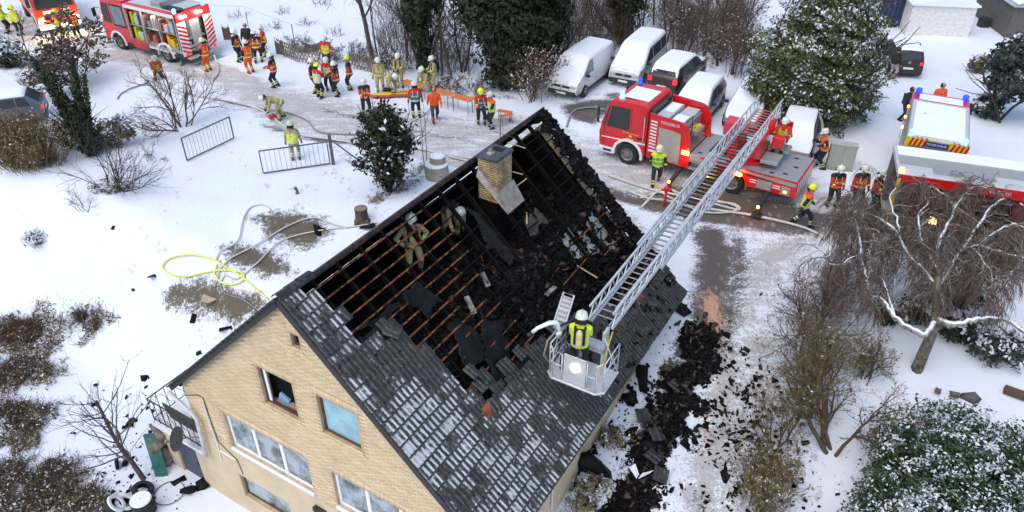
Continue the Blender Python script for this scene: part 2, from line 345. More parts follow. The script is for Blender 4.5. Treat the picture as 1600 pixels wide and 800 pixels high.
# streaks along the traffic
mp = N.new('ShaderNodeMapping'); mp.inputs['Rotation'].default_value = (0, 0, .35); mp.inputs['Scale'].default_value = (.55, 1.5, 1); L.new(geo, mp.inputs[0]); n5 = noise(N, L, mp.outputs[0], 1.5, 8, .75)
def thr(mask, nz, k=1.6, sh=.0):     # mask thresholded through noise
    v = math_(N, L, 'ADD', mask, math_(N, L, 'MULTIPLY', math_(N, L, 'SUBTRACT', nz, .5), k)); r = N.new('ShaderNodeMapRange'); r.interpolation_type = 'SMOOTHSTEP'
    r.inputs[1].default_value = .42 + sh; r.inputs[2].default_value = .68 + sh; L.new(v, r.inputs[0]); return r.outputs[0]
nmix = math_(N, L, 'MULTIPLY_ADD', n3, .35, math_(N, L, 'MULTIPLY_ADD', n2, .35, math_(N, L, 'MULTIPLY', n1, .30)))
n6 = noise(N, L, geo, 11, 6, .75); nm2 = math_(N, L, 'MULTIPLY_ADD', n5, .40, math_(N, L, 'MULTIPLY_ADD', n6, .35, math_(N, L, 'MULTIPLY', n3, .25)))
snowc = mix(N, L, n4, (.71, .765, .85), (.765, .81, .875))
c = mix(N, L, math_(N, L, 'MULTIPLY', thr(attr(N, 'slush'), nm2, 3.4, .0), .92), snowc, mix(N, L, n3, (.22, .205, .195), (.60, .59, .59)))
c = mix(N, L, thr(attr(N, 'mud'), nmix, 2.8, .06), c, mix(N, L, n3, (.045, .038, .024), (.19, .165, .12)))
c = mix(N, L, thr(attr(N, 'wet'), nm2, 2.4, .0), c, mix(N, L, n2, (.075, .068, .060), (.15, .135, .12)))
c = mix(N, L, thr(attr(N, 'ash'), nmix, 2.8, .06), c, mix(N, L, n3, (.40, .16, .06), (.74, .46, .34)))
c = mix(N, L, thr(attr(N, 'soot'), nmix, 3.0, .14), c, mix(N, L, n3, (.012, .012, .013), (.10, .09, .085)))
# fine specks of cinders and leaf litter
vo = N.new('ShaderNodeTexVoronoi'); vo.inputs['Scale'].default_value = 2.6; L.new(geo, vo.inputs['Vector'])
sp = math_(N, L, 'MULTIPLY', math_(N, L, 'LESS_THAN', vo.outputs['Distance'], .085), math_(N, L, 'GREATER_THAN', n1, .56))
c = mix(N, L, math_(N, L, 'MULTIPLY', sp, .6), c, (.10, .09, .085))
fp = N.new('ShaderNodeTexVoronoi'); fp.inputs['Scale'].default_value = 3.1; fpm = N.new('ShaderNodeMapping'); fpm.inputs['Scale'].default_value = (1, .6, 1); L.new(geo, fpm.inputs[0]); L.new(fpm.outputs[0], fp.inputs['Vector'])
fr = N.new('ShaderNodeMapRange'); fr.interpolation_type = 'SMOOTHSTEP'; fr.inputs[1].default_value = .20; fr.inputs[2].default_value = .36; fr.inputs[3].default_value = 1; fr.inputs[4].default_value = 0; L.new(fp.outputs['Distance'], fr.inputs[0])
foot = math_(N, L, 'MULTIPLY', fr.outputs[0], thr(attr(N, 'tramp'), n1, 2.2, .1))
c = mix(N, L, math_(N, L, 'MULTIPLY', foot, math_(N, L, 'MULTIPLY', n2, .75)), c, (.42, .42, .44))
L.new(c, b.inputs['Base Color'])
rr = N.new('ShaderNodeMapRange'); rr.inputs[3].default_value = .75; rr.inputs[4].default_value = .28; L.new(thr(attr(N, 'wet'), nm2, 2.4, .0), rr.inputs[0]); L.new(rr.outputs[0], b.inputs['Roughness'])
b.inputs['Specular IOR Level'].default_value = .3
bp = N.new('ShaderNodeBump'); bp.inputs['Strength'].default_value = .5; bp.inputs['Distance'].default_value = .07
L.new(math_(N, L, 'SUBTRACT', math_(N, L, 'ADD', math_(N, L, 'MULTIPLY', n2, .6), math_(N, L, 'MULTIPLY', n3, .4)), math_(N, L, 'MULTIPLY', foot, 1.3)), bp.inputs['Height']); L.new(bp.outputs[0], b.inputs['Normal'])
M['ground'] = m
tramp = mx([soft(ROAD, 1.0, .7), line([(470, 300), (430, 380), (360, 440), (330, 480)], 1.2, 1.5, .8), line([(330, 250), (250, 330), (200, 420)], .5, .6, .6), line([(520, 270), (600, 330), (560, 400)], .8, 1.2, .7), line([(1200, 390), (1180, 480), (1190, 620), (1180, 800)], 2.0, 2.0, .95), line([(1280, 220), (1330, 260), (1380, 300)], 1.2, 1.5, .8), line([(1400, 130), (1360, 180)], .6, .8, .8), line([(150, 130), (330, 200), (420, 290)], .5, .8, .7), soft(YARD, 1, .6), line([(300, 620), (250, 700), (230, 760)], .8, 1, .7), line([(100, 330), (260, 380), (300, 430)], .25, .4, .75), line([(1340, 700), (1380, 600), (1480, 640)], .3, .5, .6)])
at = dict(tramp=tramp.ravel(), slush=slush.ravel(), wet=wet.ravel(), mud=mud.ravel(), soot=soot.ravel(), ash=ash.ravel())
for nm, sel in (('ground', ~(isr | isy | isd)), ('road', isr), ('parking_yard', isy), ('driveway', isd)):
    f = F[sel]; u, inv = np.unique(f, return_inverse=True)
    o = npmesh(nm, V[u], inv.reshape(-1, 4), M['ground'], smooth=True, vattr={k: v[u] for k, v in at.items()}); tag(o, kind='structure')
def nz_at(P): return float(hz(P[0], P[1]))
# ---------------------------------------------------------------- the burnt house
ZB = -4.65; ho = AX * GA + BX * U0
house = thing('burnt_house', 'yellow brick house with burnt open gable roof and brick chimney', 'house', (ho.x, ho.y, ZB), -TH)
OFF = (0, 0, -ZB); HW = 5.25; HLEN = 12.1; LS = math.hypot(WR, ZR - ZE); DX, DZ = WR / LS, (ZR - ZE) / LS
def hl(P): q = Vector((P[0], P[1], P[2])); return Vector((q.dot(BX) - U0, q.dot(AX) - GA, q.z))       # world -> house axes (z stays world)
def roofpx(x, y):
    """pixel -> (down the slope, along the ridge) on the visible roof plane"""
    r = ray(x, y); Nn = (BX * DZ + Z * DX); t_ = ((BX * U0 + Z * ZR) - Vector((0, 0, CAMZ))).dot(Nn) / r.dot(Nn); q = hl(Vector((0, 0, CAMZ)) + r * t_); return q.x / DX, q.y
def gablepx(x, y): r = ray(x, y); t_ = GA / r.dot(AX); return hl(Vector((0, 0, CAMZ)) + r * t_)
def RP(s, l, h=0): return Vector((s * DX + h * DZ, l, ZR - s * DZ + h * DX - ZB))                      # roof point in house frame
bricktone = mat('yellow_brick', (.68, .53, .33), .8, var=.10, scale=.9, bump=.15, bscale=60)
M['mortar'] = mat('brick_mortar', (.46, .355, .225), .9, var=.2, scale=4)
M['plaster'] = mat('cream_plaster', (.60, .48, .32), .85, var=.10, scale=1.2, bump=.15)
# brick colour drifts from brick to brick
t, N, L, b = nodes_of(bricktone); rp = [n for n in N if n.type == 'VALTORGB'][0]; ra = attr(N, 'br'); c = mix(N, L, ra, (.58, .43, .25), (.80, .635, .41)); c = mix(N, L, .35, c, rp.outputs[0]); gp = N.new('ShaderNodeNewGeometry').outputs['Position']; sn_ = noise(N, L, gp, .9, 8, .7); rs_ = N.new('ShaderNodeMapRange'); rs_.inputs[1].default_value = .50; rs_.inputs[2].default_value = .78; rs_.inputs[4].default_value = .55; L.new(sn_, rs_.inputs[0]); c = mix(N, L, rs_.outputs[0], c, (.42, .33, .22)); L.new(c, b.inputs['Base Color'])
M['char'] = mat('charred_wood', (.0055, .0052, .0052), .8, var=.5, scale=7, bump=.6, bscale=22, spec=.12)
M['chargrey'] = mat('ashy_char', (.015, .015, .0155), .85, var=.5, scale=9, bump=.5, spec=.15)
M['scorch'] = mat('scorched_batten', (.26, .085, .035), .7, col2=(.022, .014, .011), thr=(.42, .60), scale=6, bump=.3, spec=.2)
M['felt'] = mat('wet_roofing_felt', (.008, .0085, .0092), .6, spec=.15, var=.4, scale=3, bump=.3, bscale=12)
M['greyboard'] = mat('wet_grey_board', (.26, .29, .29), .4, var=.25, scale=3)
M['zinc'] = mat('zinc_flashing', (.36, .37, .36), .45, metal=.4, col2=(.30, .20, .13), thr=(.35, .6), scale=5)
M['brownframe'] = mat('brown_window_frame', (.085, .035, .024), .5, var=.25)
M['pvc'] = mat('white_window_frame', (.80, .81, .83), .4, var=.04)
M['pane'] = mat('painted_reflection_pane', (.34, .40, .44), .08, col2=(.035, .045, .05), thr=(.36, .56), scale=1.7, spec=.6)  # dark mottling paints mirrored trees into the pane colour
M['bluepane'] = mat('misted_pane', (.26, .46, .53), .12, var=.2, scale=2.2)
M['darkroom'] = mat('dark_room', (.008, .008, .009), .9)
M['bluedoor'] = mat('blue_grey_door', (.05, .072, .105), .5, var=.2)
M['pipe'] = mat('grey_white_pipe', (.55, .55, .55), .45, var=.1)
# --- walls
GWIN = [(-3.66, -.40, -1.52, -.08, 3, 'pvc', 'pane'), (.50, 3.86, -1.45, -.05, 3, 'pvc', 'pane'), (-1.55, -.33, 1.42, 2.76, 1, 'brownframe', 'open'), (.50, 1.78, 1.47, 2.79, 1, 'brownframe', 'bluepane'),
        (.03, .30, 4.14, 4.56, 1, 'brownframe', 'dark'), (-3.75, -1.68, -3.80, -2.84, 1, 'brownframe', 'pane'), (.2, 1.9, -3.8, -2.84, 1, 'brownframe', 'pane')]
def top_at(x): return ZR - .16 - abs(x) * DZ / DX
gw = MB(); brk = sorted({-HW, HW, 0.} | {w_[0] for w_ in GWIN} | {w_[1] for w_ in GWIN})
for x0, x1 in zip(brk[:-1], brk[1:]):
    hs = sorted((w_[2], w_[3]) for w_ in GWIN if w_[0] < x1 - 1e-6 and w_[1] > x0 + 1e-6); z = ZB - .3
    for a0, a1 in hs: gw.prism([(x0, z), (x1, z), (x1, a0), (x0, a0)], 0, .3); z = a1
    gw.prism([(x0, z), (x1, z), (x1, top_at(x1)), (x0, top_at(x0))], 0, .3)
gw.build('gable_wall', M['mortar'], house, off=OFF)
pw = MB(); pw.b6(-HW - .004, HW + .004, -.014, -.002, ZB - .3, -3.84); pw.b6(-HW - .004, -3.79, -.014, -.002, -3.84, -1.72); pw.b6(-1.64, .16, -.014, -.002, -3.84, -2.8); pw.b6(1.94, HW + .004, -.014, -.002, -3.84, -2.8); pw.b6(-3.79, HW + .004, -.0145, -.002, -2.8, -1.72)
pw.build('plaster_base', M['plaster'], house, off=OFF)
rb = np.random.default_rng(3)
def bricks(x0, x1, z0, z1, test, hc=.0667, wl=.25, jt=.009, soldier=False):
    """centres of the bricks of one wall face"""
    out = []; z = z0; k = 0
    while z < z1:
        x = x0 - (wl / 2 if k % 2 else 0)
        while x < x1:
            if test(x, x + wl, z, z + hc): out.append((x + wl / 2, z + hc / 2, wl - jt, hc - jt))
            x += wl
        z += hc; k += 1
    return out
def gtest(a0, a1, b0, b1):
    if a0 < -HW - .13 or a1 > HW + .13: return False
    if b1 > min(top_at(max(a0, -HW)), top_at(min(a1, HW))) + .03: return False
    for w_ in GWIN:
        if a1 > w_[0] + .02 and a0 < w_[1] - .02 and b1 > w_[2] - .10 and b0 < w_[3] + .25: return False
        if abs(a0 - w_[0]) < 0: return False
    return True
M['chimney_brick'] = mat('sooty_brown_brick', (.54, .38, .21), .85, col2=(.16, .115, .07), thr=(.34, .60), scale=2.2, bump=.2)
def brickmesh(name, L_, y, parent, axis=0, depth=.03, off=(0, 0, 0), bm_=None):
    A_ = np.array(L_); n = len(A_); cn = np.array([[-1, -1], [1, -1], [1, 1], [-1, 1]]) * .5; V_ = np.zeros((n, 8, 3)); j = rb.random(n) * .003
    for k in range(4):
        u = A_[:, 0] + cn[k, 0] * A_[:, 2]; v = A_[:, 1] + cn[k, 1] * A_[:, 3]
        for q, yy in ((0, y - .010 - j), (4, np.full(n, y + depth))):
            sg = 1
            V_[:, k + q, axis] = u; V_[:, k + q, 1 - axis] = yy; V_[:, k + q, 2] = v
    V_ += np.array(off); F_ = np.array([(0, 1, 2, 3), (0, 4, 5, 1), (1, 5, 6, 2), (2, 6, 7, 3), (3, 7, 4, 0)])
    if axis == 1: F_ = F_[:, ::-1]
    o = npmesh(name, V_.reshape(-1, 3), (np.arange(n)[:, None, None] * 8 + F_[None]).reshape(-1, 4), bm_ or bricktone, parent, fattr={'br': np.repeat(rb.random(n), 5)}); tag(o, kind='stuff'); return o
LB = bricks(-HW, HW, -1.72, ZR, gtest)
LB = [((max(x - w_ / 2, -HW) + min(x + w_ / 2, HW)) / 2, z, min(x + w_ / 2, HW) - max(x - w_ / 2, -HW), h) for x, z, w_, h in LB]
for w_ in GWIN:                                                   # upright bricks over and under each window
    if w_[2] < -2: continue
    x = w_[0] - .1
    while x < w_[1] + .05:
        LB.append((x + .0335, w_[3] + .125, .058, .235)); x += .0667
    x = w_[0] - .02
    while x < w_[1] and w_[5] != 'pvc':
        LB.append((x + .0335, w_[2] - .055, .058, .09)); x += .0667
brickmesh('brick', LB, 0, house, off=OFF)
sw = MB(); sw.b6(HW - .3, HW, .3, HLEN, ZB - .3, .22); sw.b6(-HW, -HW + .3, .3, HLEN, ZB - .3, .22); sw.build('side_wall', M['plaster'], house, off=OFF)
bw = MB(); bw.prism([(-HW + .3, ZB - .3), (HW - .3, ZB - .3), (HW - .3, .22), (.0, ZR - .5), (-HW + .3, .22)], HLEN - .3, HLEN - .002); bw.build('back_wall', M['plaster'], house, off=OFF)
# --- windows of the gable
for x0, x1, z0, z1, n, fm, gm in GWIN:
    fw = .10 if fm == 'pvc' else .075; yf, yb = .085, .16; m_ = MB()
    m_.b6(x0, x1, yf, yb, z0, z0 + fw); m_.b6(x0, x1, yf, yb, z1 - fw, z1); m_.b6(x0, x0 + fw, yf, yb, z0 + fw, z1 - fw); m_.b6(x1 - fw, x1, yf, yb, z0 + fw, z1 - fw)
    for i in range(1, n): xm = x0 + (x1 - x0) * i / n; m_.b6(xm - .06, xm + .06, yf - .01, yb, z0 + fw, z1 - fw)
    wo = m_.build('window', M[fm], house, bevel=.008, off=OFF)
    MB().b6(x0 - .03, x1 + .03, -.05 if fm == 'pvc' else .0, yf, z0 - (.11 if fm == 'pvc' else .045), z0 - .004).build('sill', M['pvc' if fm == 'pvc' else 'brownframe'], wo, off=OFF)
    for i in range(n):
        a0 = x0 + (x1 - x0) * i / n + .06; a1 = x0 + (x1 - x0) * (i + 1) / n - .06
        if gm in ('open', 'dark'): continue
        MB().b6(a0, a1, .115, .125, z0 + fw - .01, z1 - fw + .01).build('pane', M[gm], wo, off=OFF)
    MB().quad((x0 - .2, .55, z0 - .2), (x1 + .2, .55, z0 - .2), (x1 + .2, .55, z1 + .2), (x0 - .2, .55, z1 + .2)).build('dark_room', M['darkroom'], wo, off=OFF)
    if gm == 'open':
        k = MB(); k.b6(x0 + fw, x0 + .17, .10, .13, z0 + fw, z1 - fw); k.build('sash', M['pvc'], wo, off=OFF)
        k = MB(); k.box((x0 + .45, .33, z0 + .14), (.36, .2, .3), 0, Matrix.Rotation(.4, 3, 'Y')); k.build('blue_crate', mat('pale_blue', (.2, .33, .55), .5), wo, bevel=.03, off=OFF)
        k = MB(); k.box((x0 + .85, .30, z0 + .08), (.5, .2, .16), 0, Matrix.Rotation(-.3, 3, 'Y')); k.build('plasterboard', mat('beige_board', (.36, .28, .2), .8), wo, off=OFF)
# --- roof timbers, tiles
HOLEPX = [(470, 436), (486, 466), (505, 470), (528, 488), (530, 512), (545, 540), (560, 550), (590, 520), (625, 525), (640, 540), (676, 562), (690, 580), (735, 605), (762, 634), (792, 612),
          (806, 565), (835, 548), (872, 532), (920, 505), (962, 474), (1012, 432), (1040, 405), (1070, 330), (850, 100), (560, 330)]
HOLE = [roofpx(*p) for p in HOLEPX]
def inhole(s, l): return bool(inpoly(np.array([s]), np.array([l]), HOLE)[0])
R0, R1 = -.13, HLEN + .12
def tile_mesh():
    pr = []; wd, ln = .30, .40
    for i in range(13):
        x = i / 12 * wd; u = (x / .15) % 1 if i < 12 else 0; pr.append((x, .022 * max(0, math.sin(PI * min(1, u / .62))) ** .8))
    V_ = [(x, 0, z + .034) for x, z in pr] + [(x, -ln, z + .034) for x, z in pr] + [(x, -ln, z * .3 - .012) for x, z in pr] + [(x, 0, z + .004) for x, z in pr]
    F_ = []
    for i in range(12): F_ += [(i + 13, i + 14, i + 1, i), (i + 26, i + 27, i + 14, i + 13)]
    F_ += [(0, 39, 26, 13), (12, 25, 38, 51)]
    return V_, F_
TV, TF = tile_mesh()
m = mat('dark_roof_tile', (.024, .0235, .0215), .42, var=.35, scale=5, bump=.35, bscale=45); t, N, L, b = nodes_of(m); rp = [n for n in N if n.type == 'VALTORGB'][0]
geo = N.new('ShaderNodeNewGeometry').outputs['Position']; oi = N.new('ShaderNodeObjectInfo'); tco = N.new('ShaderNodeTexCoord'); sx = N.new('ShaderNodeSeparateXYZ'); L.new(tco.outputs['Object'], sx.inputs[0])
lich = noise(N, L, geo, 9, 6, .7); ra = N.new('ShaderNodeMapRange'); ra.inputs[1].default_value = .5; ra.inputs[2].default_value = .62; L.new(lich, ra.inputs[0])
c = mix(N, L, math_(N, L, 'MULTIPLY', ra.outputs[0], .5), rp.outputs[0], (.13, .13, .12))
sc_ = N.new('ShaderNodeSeparateColor'); L.new(oi.outputs['Color'], sc_.inputs[0])
# snow lies in the troughs between the rolls; object colour red = how much of it
tr = math_(N, L, 'FRACT', math_(N, L, 'DIVIDE', sx.outputs[0], .15)); trough = math_(N, L, 'GREATER_THAN', tr, math_(N, L, 'MULTIPLY_ADD', noise(N, L, geo, 6, 5, .7), 1.1, -.05))
nn = noise(N, L, geo, 2.6, 8, .8); am = math_(N, L, 'ADD', math_(N, L, 'ADD', sc_.outputs[0], math_(N, L, 'MULTIPLY', math_(N, L, 'SUBTRACT', nn, .5), 1.5)), math_(N, L, 'MULTIPLY', math_(N, L, 'SUBTRACT', noise(N, L, geo, .9, 3, .6), .55), 2.0))
rs = N.new('ShaderNodeMapRange'); rs.inputs[1].default_value = .45; rs.inputs[2].default_value = .62; L.new(am, rs.inputs[0])
rs2 = N.new('ShaderNodeMapRange'); rs2.inputs[1].default_value = .95; rs2.inputs[2].default_value = 1.15; L.new(am, rs2.inputs[0])
fac = math_(N, L, 'MAXIMUM', math_(N, L, 'MULTIPLY', rs.outputs[0], trough), math_(N, L, 'MULTIPLY', rs2.outputs[0], .8)); ny_ = math_(N, L, 'MULTIPLY', sx.outputs[1], -1.); win = math_(N, L, 'MULTIPLY', math_(N, L, 'GREATER_THAN', ny_, math_(N, L, 'MULTIPLY_ADD', nn, .5, -.22)), math_(N, L, 'LESS_THAN', ny_, .355)); fac = math_(N, L, 'MULTIPLY', math_(N, L, 'MULTIPLY', fac, sc_.outputs[1]), win)
c = mix(N, L, math_(N, L, 'MULTIPLY', fac, .88), c, (.70, .73, .76)); L.new(c, b.inputs['Base Color']); M['tile'] = m
tme = bpy.data.meshes.new('roof_tile'); tme.from_pydata(TV, [], TF); tme.materials.append(M['tile']); tme.update()
rt = random.Random(11); tiles = []
NC = 24; CO = LS / NC
for i in range(NC):
    for j in range(41):
        s, l = i * CO, R0 + j * .30
        if l + .3 > R1 + .1: continue
        if inhole(s + .18 + rt.uniform(-.2, .2), l + .15 + rt.uniform(-.2, .2)):
            if s < 1 or float(sdist(np.array([s + .18]), np.array([l + .15]), HOLE, True)[0]) > .55 or rt.random() > .34: continue
            tiles.append((99, s + rt.uniform(0, .25), l + rt.uniform(-.1, .1), 3.2)); continue
        P = RP(s, l); W_ = house.matrix_basis @ P; d = (Vector((0, 0, CAMZ)) - W_).length
        px = proj(W_); vis = -30 < px[0] < 1630 and px[1] < 830
        burnt = sst((l - 5.5) / 2.5) * sst((5.5 - abs(s - 8)) / 3)
        tiles.append((d if vis else 99, s, l, float(burnt)))
tiles.sort()
def tile_frame(s, l, b_):
    jit = .006 + .05 * b_ * rt.random(); x = Vector((0, 1, 0)); y = Vector((-DX, 0, DZ)); z = Vector((DZ, 0, DX))
    Mx = frame(RP(s - .02, l, .045 + rt.random() * jit), x, y, z)
    return Mx @ Matrix.Rotation(rt.gauss(0, .008 + .07 * b_ * (rt.random() < .4)), 4, 'Z') @ Matrix.Rotation(-.105 + rt.gauss(0, .006 + .05 * b_), 4, 'X')
base_tile = None
SV, SF = [], []
nmax = 300
for k, (d, s, l, b_) in enumerate(tiles):
    Mx = tile_frame(s, l, b_)
    if k < nmax:
        o = link('roof_tile', tme, house); o.matrix_basis = Mx
        sn = .16 + .52 * sst((s - 2.4) / 2.6) * (1 - sst((l - 1.2 - .55 * (s - 3)) / 2.4)) + .50 * (1 - sst((l - .4) / 1.3)) * (1 - sst((s - 4) / 2)) + .12 * rt.gauss(0, 1)
        o.color = (sn, .75 + .25 * rt.random(), 0, 1)
    else:
        o_ = len(SV); SV += [tuple(Mx @ Vector(v)) for v in TV]; SF += [tuple(i + o_ for i in f) for f in TF]
st_ = MB(); st_.v = SV; st_.f = SF; st_.m = [0] * len(SF)
o = st_.build('roof_tile_rows', M['tile'], house, fix=False); tag(o, kind='stuff'); o.color = (.12, .6, 0, 1)
# left slope, out of sight behind the ridge: courses of tile strips
ls = MB()
for i in range(NC):
    s = i * CO; a0 = Vector((-s * DX, 0, ZR - s * DZ - ZB + .03)); a1 = Vector((-(s + CO + .05) * DX, 0, ZR - (s + CO + .05) * DZ - ZB + .06)); nn_ = Vector((-DZ, 0, DX)) * .04
    a1 = a1 + nn_
    for p0 in (0,):
        ls.add([(a0.x, R0, a0.z), (a0.x, R1, a0.z), (a1.x, R1, a1.z), (a1.x, R0, a1.z), (a1.x, R0, a1.z - .04), (a1.x, R1, a1.z - .04), (a0.x, R0, a0.z - .1), (a0.x, R1, a0.z - .1)], [(0, 1, 2, 3), (3, 2, 5, 4), (0, 3, 4, 6), (1, 7, 5, 2), (6, 4, 5, 7), (0, 6, 7, 1)])
ls.plate([(0.02, R0 + .02, ZR - ZB - .02), (0.02, R1 - .02, ZR - ZB - .02), (-WR + .1, R1 - .02, ZE - ZB - .02), (-WR + .1, R0 + .02, ZE - ZB - .02)], .02)
ls.build('left_roof_slope', M['tile'], house).color = (.1, .5, 0, 1)
# verge boards and stepped verge
vb = MB(); vb.bar(RP(0, -.15, -.02), RP(LS, -.15, -.02), .03, .2, up=(DZ, 0, DX)); vb.bar((0, -.15, ZR - ZB - .02), (-WR, -.15, ZE - ZB - .02), .03, .2, up=(-DZ, 0, DX)); vb.build('verge_board', mat('black_verge', (.02, .02, .021), .6), house)
vt = MB()
for i in range(NC):
    s = i * CO; y = Vector((DX, 0, DZ)); p = Vector((-(s + .17) * DX, -.13, ZR - (s + .17) * DZ - ZB + .06)); q = p + Vector((-DX, 0, -DZ)) * .2
    vt.bar(p - Vector((-DX, 0, -DZ)) * .2, q + Vector((-DZ, 0, DX)) * .03, .2, .045, up=(-DZ, 0, DX))
vt.build('verge_tiles', mat('black_verge_tile', (.025, .025, .026), .6, var=.3), house)
# ridge tiles: whole ones near the gable, then charred ridge board
for i in range(3):
    k = MB(); y0 = -.15 + i * .36; k.add(*(lambda vs: (vs, [(j, j + 1, j + 8, j + 7) for j in range(6)]))([(.15 * math.cos(PI * (.02 + .96 * j / 6)), y0 + e * .40, ZR - ZB + .02 + .13 * math.sin(PI * (.02 + .96 * j / 6)) + (0 if e else .02)) for e in (0, 1) for j in range(7)]))
    k.build('ridge_tile', M['tile'], house, smooth=True).color = (.45, .6, 0, 1)
rd = MB(); rd.bar((-.02, .9, ZR - ZB - .05), (-.02, R1, ZR - ZB - .03), .05, .16); rd.build('ridge_board', mat('scorched_ridge', (.11, .045, .028), .75, col2=(.016, .014, .014), thr=(.45, .6), scale=4), house)
# charred edge tiles left along the ridge
# rafters and battens
for i in range(15):
    l = .12 + i * .845
    s1 = 7.95
    MB().bar(RP(.06, l, -.13), RP(s1, l, -.13), .07, .13, up=(DZ, 0, DX)).build('rafter', M['char'], house)
    MB().bar((-.06 * DX, l, ZR - ZB - .2), (-7.9 * DX, l, ZR - ZB - .12 - 7.9 * DZ), .085, .16, up=(-DZ, 0, DX)).build('rafter', M['char'], house)
for i in range(1, NC):
    s = i * CO - .03; l = R0 + .1; spans = []
    col_end = 5.6 + rt.uniform(-.6, .6) - .10 * i
    if i < 3: spans = [(R0, 7.2)]
    else: spans = [(R0, 6.6 + rt.uniform(-1, .4)), (7.3 + rt.uniform(-.3, .8), 9.4 + rt.uniform(-1.2, .6)), (9.9 + rt.uniform(-.5, .5), R1)]
    if i < 7: spans = spans[:1] + ([(10.2 + rt.uniform(-.8, .8), R1)] if i > 1 else [])
    if i == 9: spans = [(R0, 3.9), (5.2, 6.2)] + spans[1:]
    if i in (12, 13): spans = [(R0, 2.2), (2.9, 6.3)] + spans[1:]
    for a0, a1 in spans:
        if a1 - a0 < .3: continue
        dr = rt.uniform(-.10, .03); mm = M['scorch'] if a0 < 4 and a1 < 7.4 else (M['scorch'] if rt.random() < .16 else M['char'])
        if a0 < 4 and a1 > 5.2:                                  # scorched part, then black part of the same row
            cut = min(a1 - .2, 4.9 + rt.uniform(-.9, .7)); MB().bar(RP(s, a0, 0), RP(s, cut, 0), .045, .036, up=(DZ, 0, DX)).build('batten', M['scorch'], house)
            MB().bar(RP(s, cut, 0), RP(s + rt.uniform(-.05, .05), a1, dr), .042, .034, up=(DZ, 0, DX)).build('batten', M['char'], house)
        else: MB().bar(RP(s + rt.uniform(-.03, .03), a0, 0), RP(s + rt.uniform(-.06, .06), a1, dr), .045, .036, up=(DZ, 0, DX)).build('batten', mm, house)
# attic inside: collar floor, sloping lining, knee walls
ins = MB(); ins.b6(-2.3, 2.3, .31, HLEN - .31, 2.90, 3.02); ins.build('attic_floor', M['char'], house, off=OFF)
li = MB()
for sg in (1, -1):
    li.add([(sg * 2.3, .31, 2.91), (sg * 2.3, HLEN - .31, 2.91), (sg * 4.85, HLEN - .31, .43), (sg * 4.85, .31, .43)], [(0, 1, 2, 3)])
li.build('sloping_lining', M['char'], house, off=OFF)
k = MB(); k.prism([(-4.7, .5), (4.7, .5), (.0, ZR - .62)], HLEN - .34, HLEN - .31); k.build('sooty_gable_lining', M['char'], house, off=OFF); k = MB(); k.prism([(-4.7, .5), (4.7, .5), (.0, ZR - .62)], .31, .34); k.build('sooty_gable_lining', M['char'], house, off=OFF)
MB().b6(-4.94, 4.94, .35, HLEN - .35, .30, .42).build('upper_floor', M['char'], house, off=OFF)
rc = np.random.default_rng(8)
def on_inside(n, smin, smax, l0=.5, l1=11.6):
    s = rc.uniform(smin, smax, n); l = rc.uniform(l0, l1, n); x = s * DX; z = np.where(x < 2.3, 3.05, 3.05 - (x - 2.3) * .974)
    return np.stack([x, l, z - ZB + rc.random(n) * .05 - .04], 1)
P = np.concatenate([on_inside(4500, .2, 3.6), on_inside(9000, 2.5, 7.0), on_inside(5000, 2.6, 6.8, 4.5, 11.6)]); P = P[inpoly(P[:, 0] / DX, P[:, 1], HOLE)]; P = P[(P[:, 1] < 8.6) | (rc.random(len(P)) < .45)]
V_, F_ = chunks(rc, P, rc.uniform(.02, .07, len(P)) + .20 * rc.random(len(P)) ** 7, .3)
o = npmesh('charred_rubble', V_, F_, [M['char'], M['chargrey'], M['felt'], mat('brown_debris', (.075, .045, .03), .8, var=.4)], house, mi=np.repeat(rc.choice(4, len(P), p=[.52, .25, .17, .06]), 6)); tag(o, kind='stuff')
# fallen sticks
A_ = on_inside(520, .6, 7, .6, 11.4); A_ = A_[[inhole(p[0] / DX, p[1]) for p in A_]]; d_ = rc.normal(size=A_.shape); d_ /= np.linalg.norm(d_, axis=1, keepdims=True); d_[:, 2] *= .35; d_[:, 2] -= d_[:, 0] * .6
V_, F_ = segs_mesh(A_ + [0, 0, .12], A_ + [0, 0, .12] + d_ * rc.uniform(.3, 1.1, (len(A_), 1)), rc.uniform(.012, .03, len(A_)), rc.uniform(.01, .025, len(A_)), 4)
o = npmesh('fallen_sticks', V_, F_, [M['char'], M['scorch']], house, mi=np.repeat((rc.random(len(A_)) < .1).astype(int), 4)); tag(o, kind='stuff')
# pale broken splinters of raw wood
spl = [((847, 195), (866, 205)), ((796, 220), (818, 234)), ((804, 266), (814, 275)), ((811, 288), (820, 281)), ((905, 413), (930, 436)), ((826, 330), (820, 352))]
for p, q in spl:
    a_, b_ = roofpx(*p), roofpx(*q); MB().bar(RP(a_[0], a_[1], -.1), RP(b_[0], b_[1], .1), .035, .02).build('splinter', mat('raw_wood', (.55, .40, .26), .8), house)
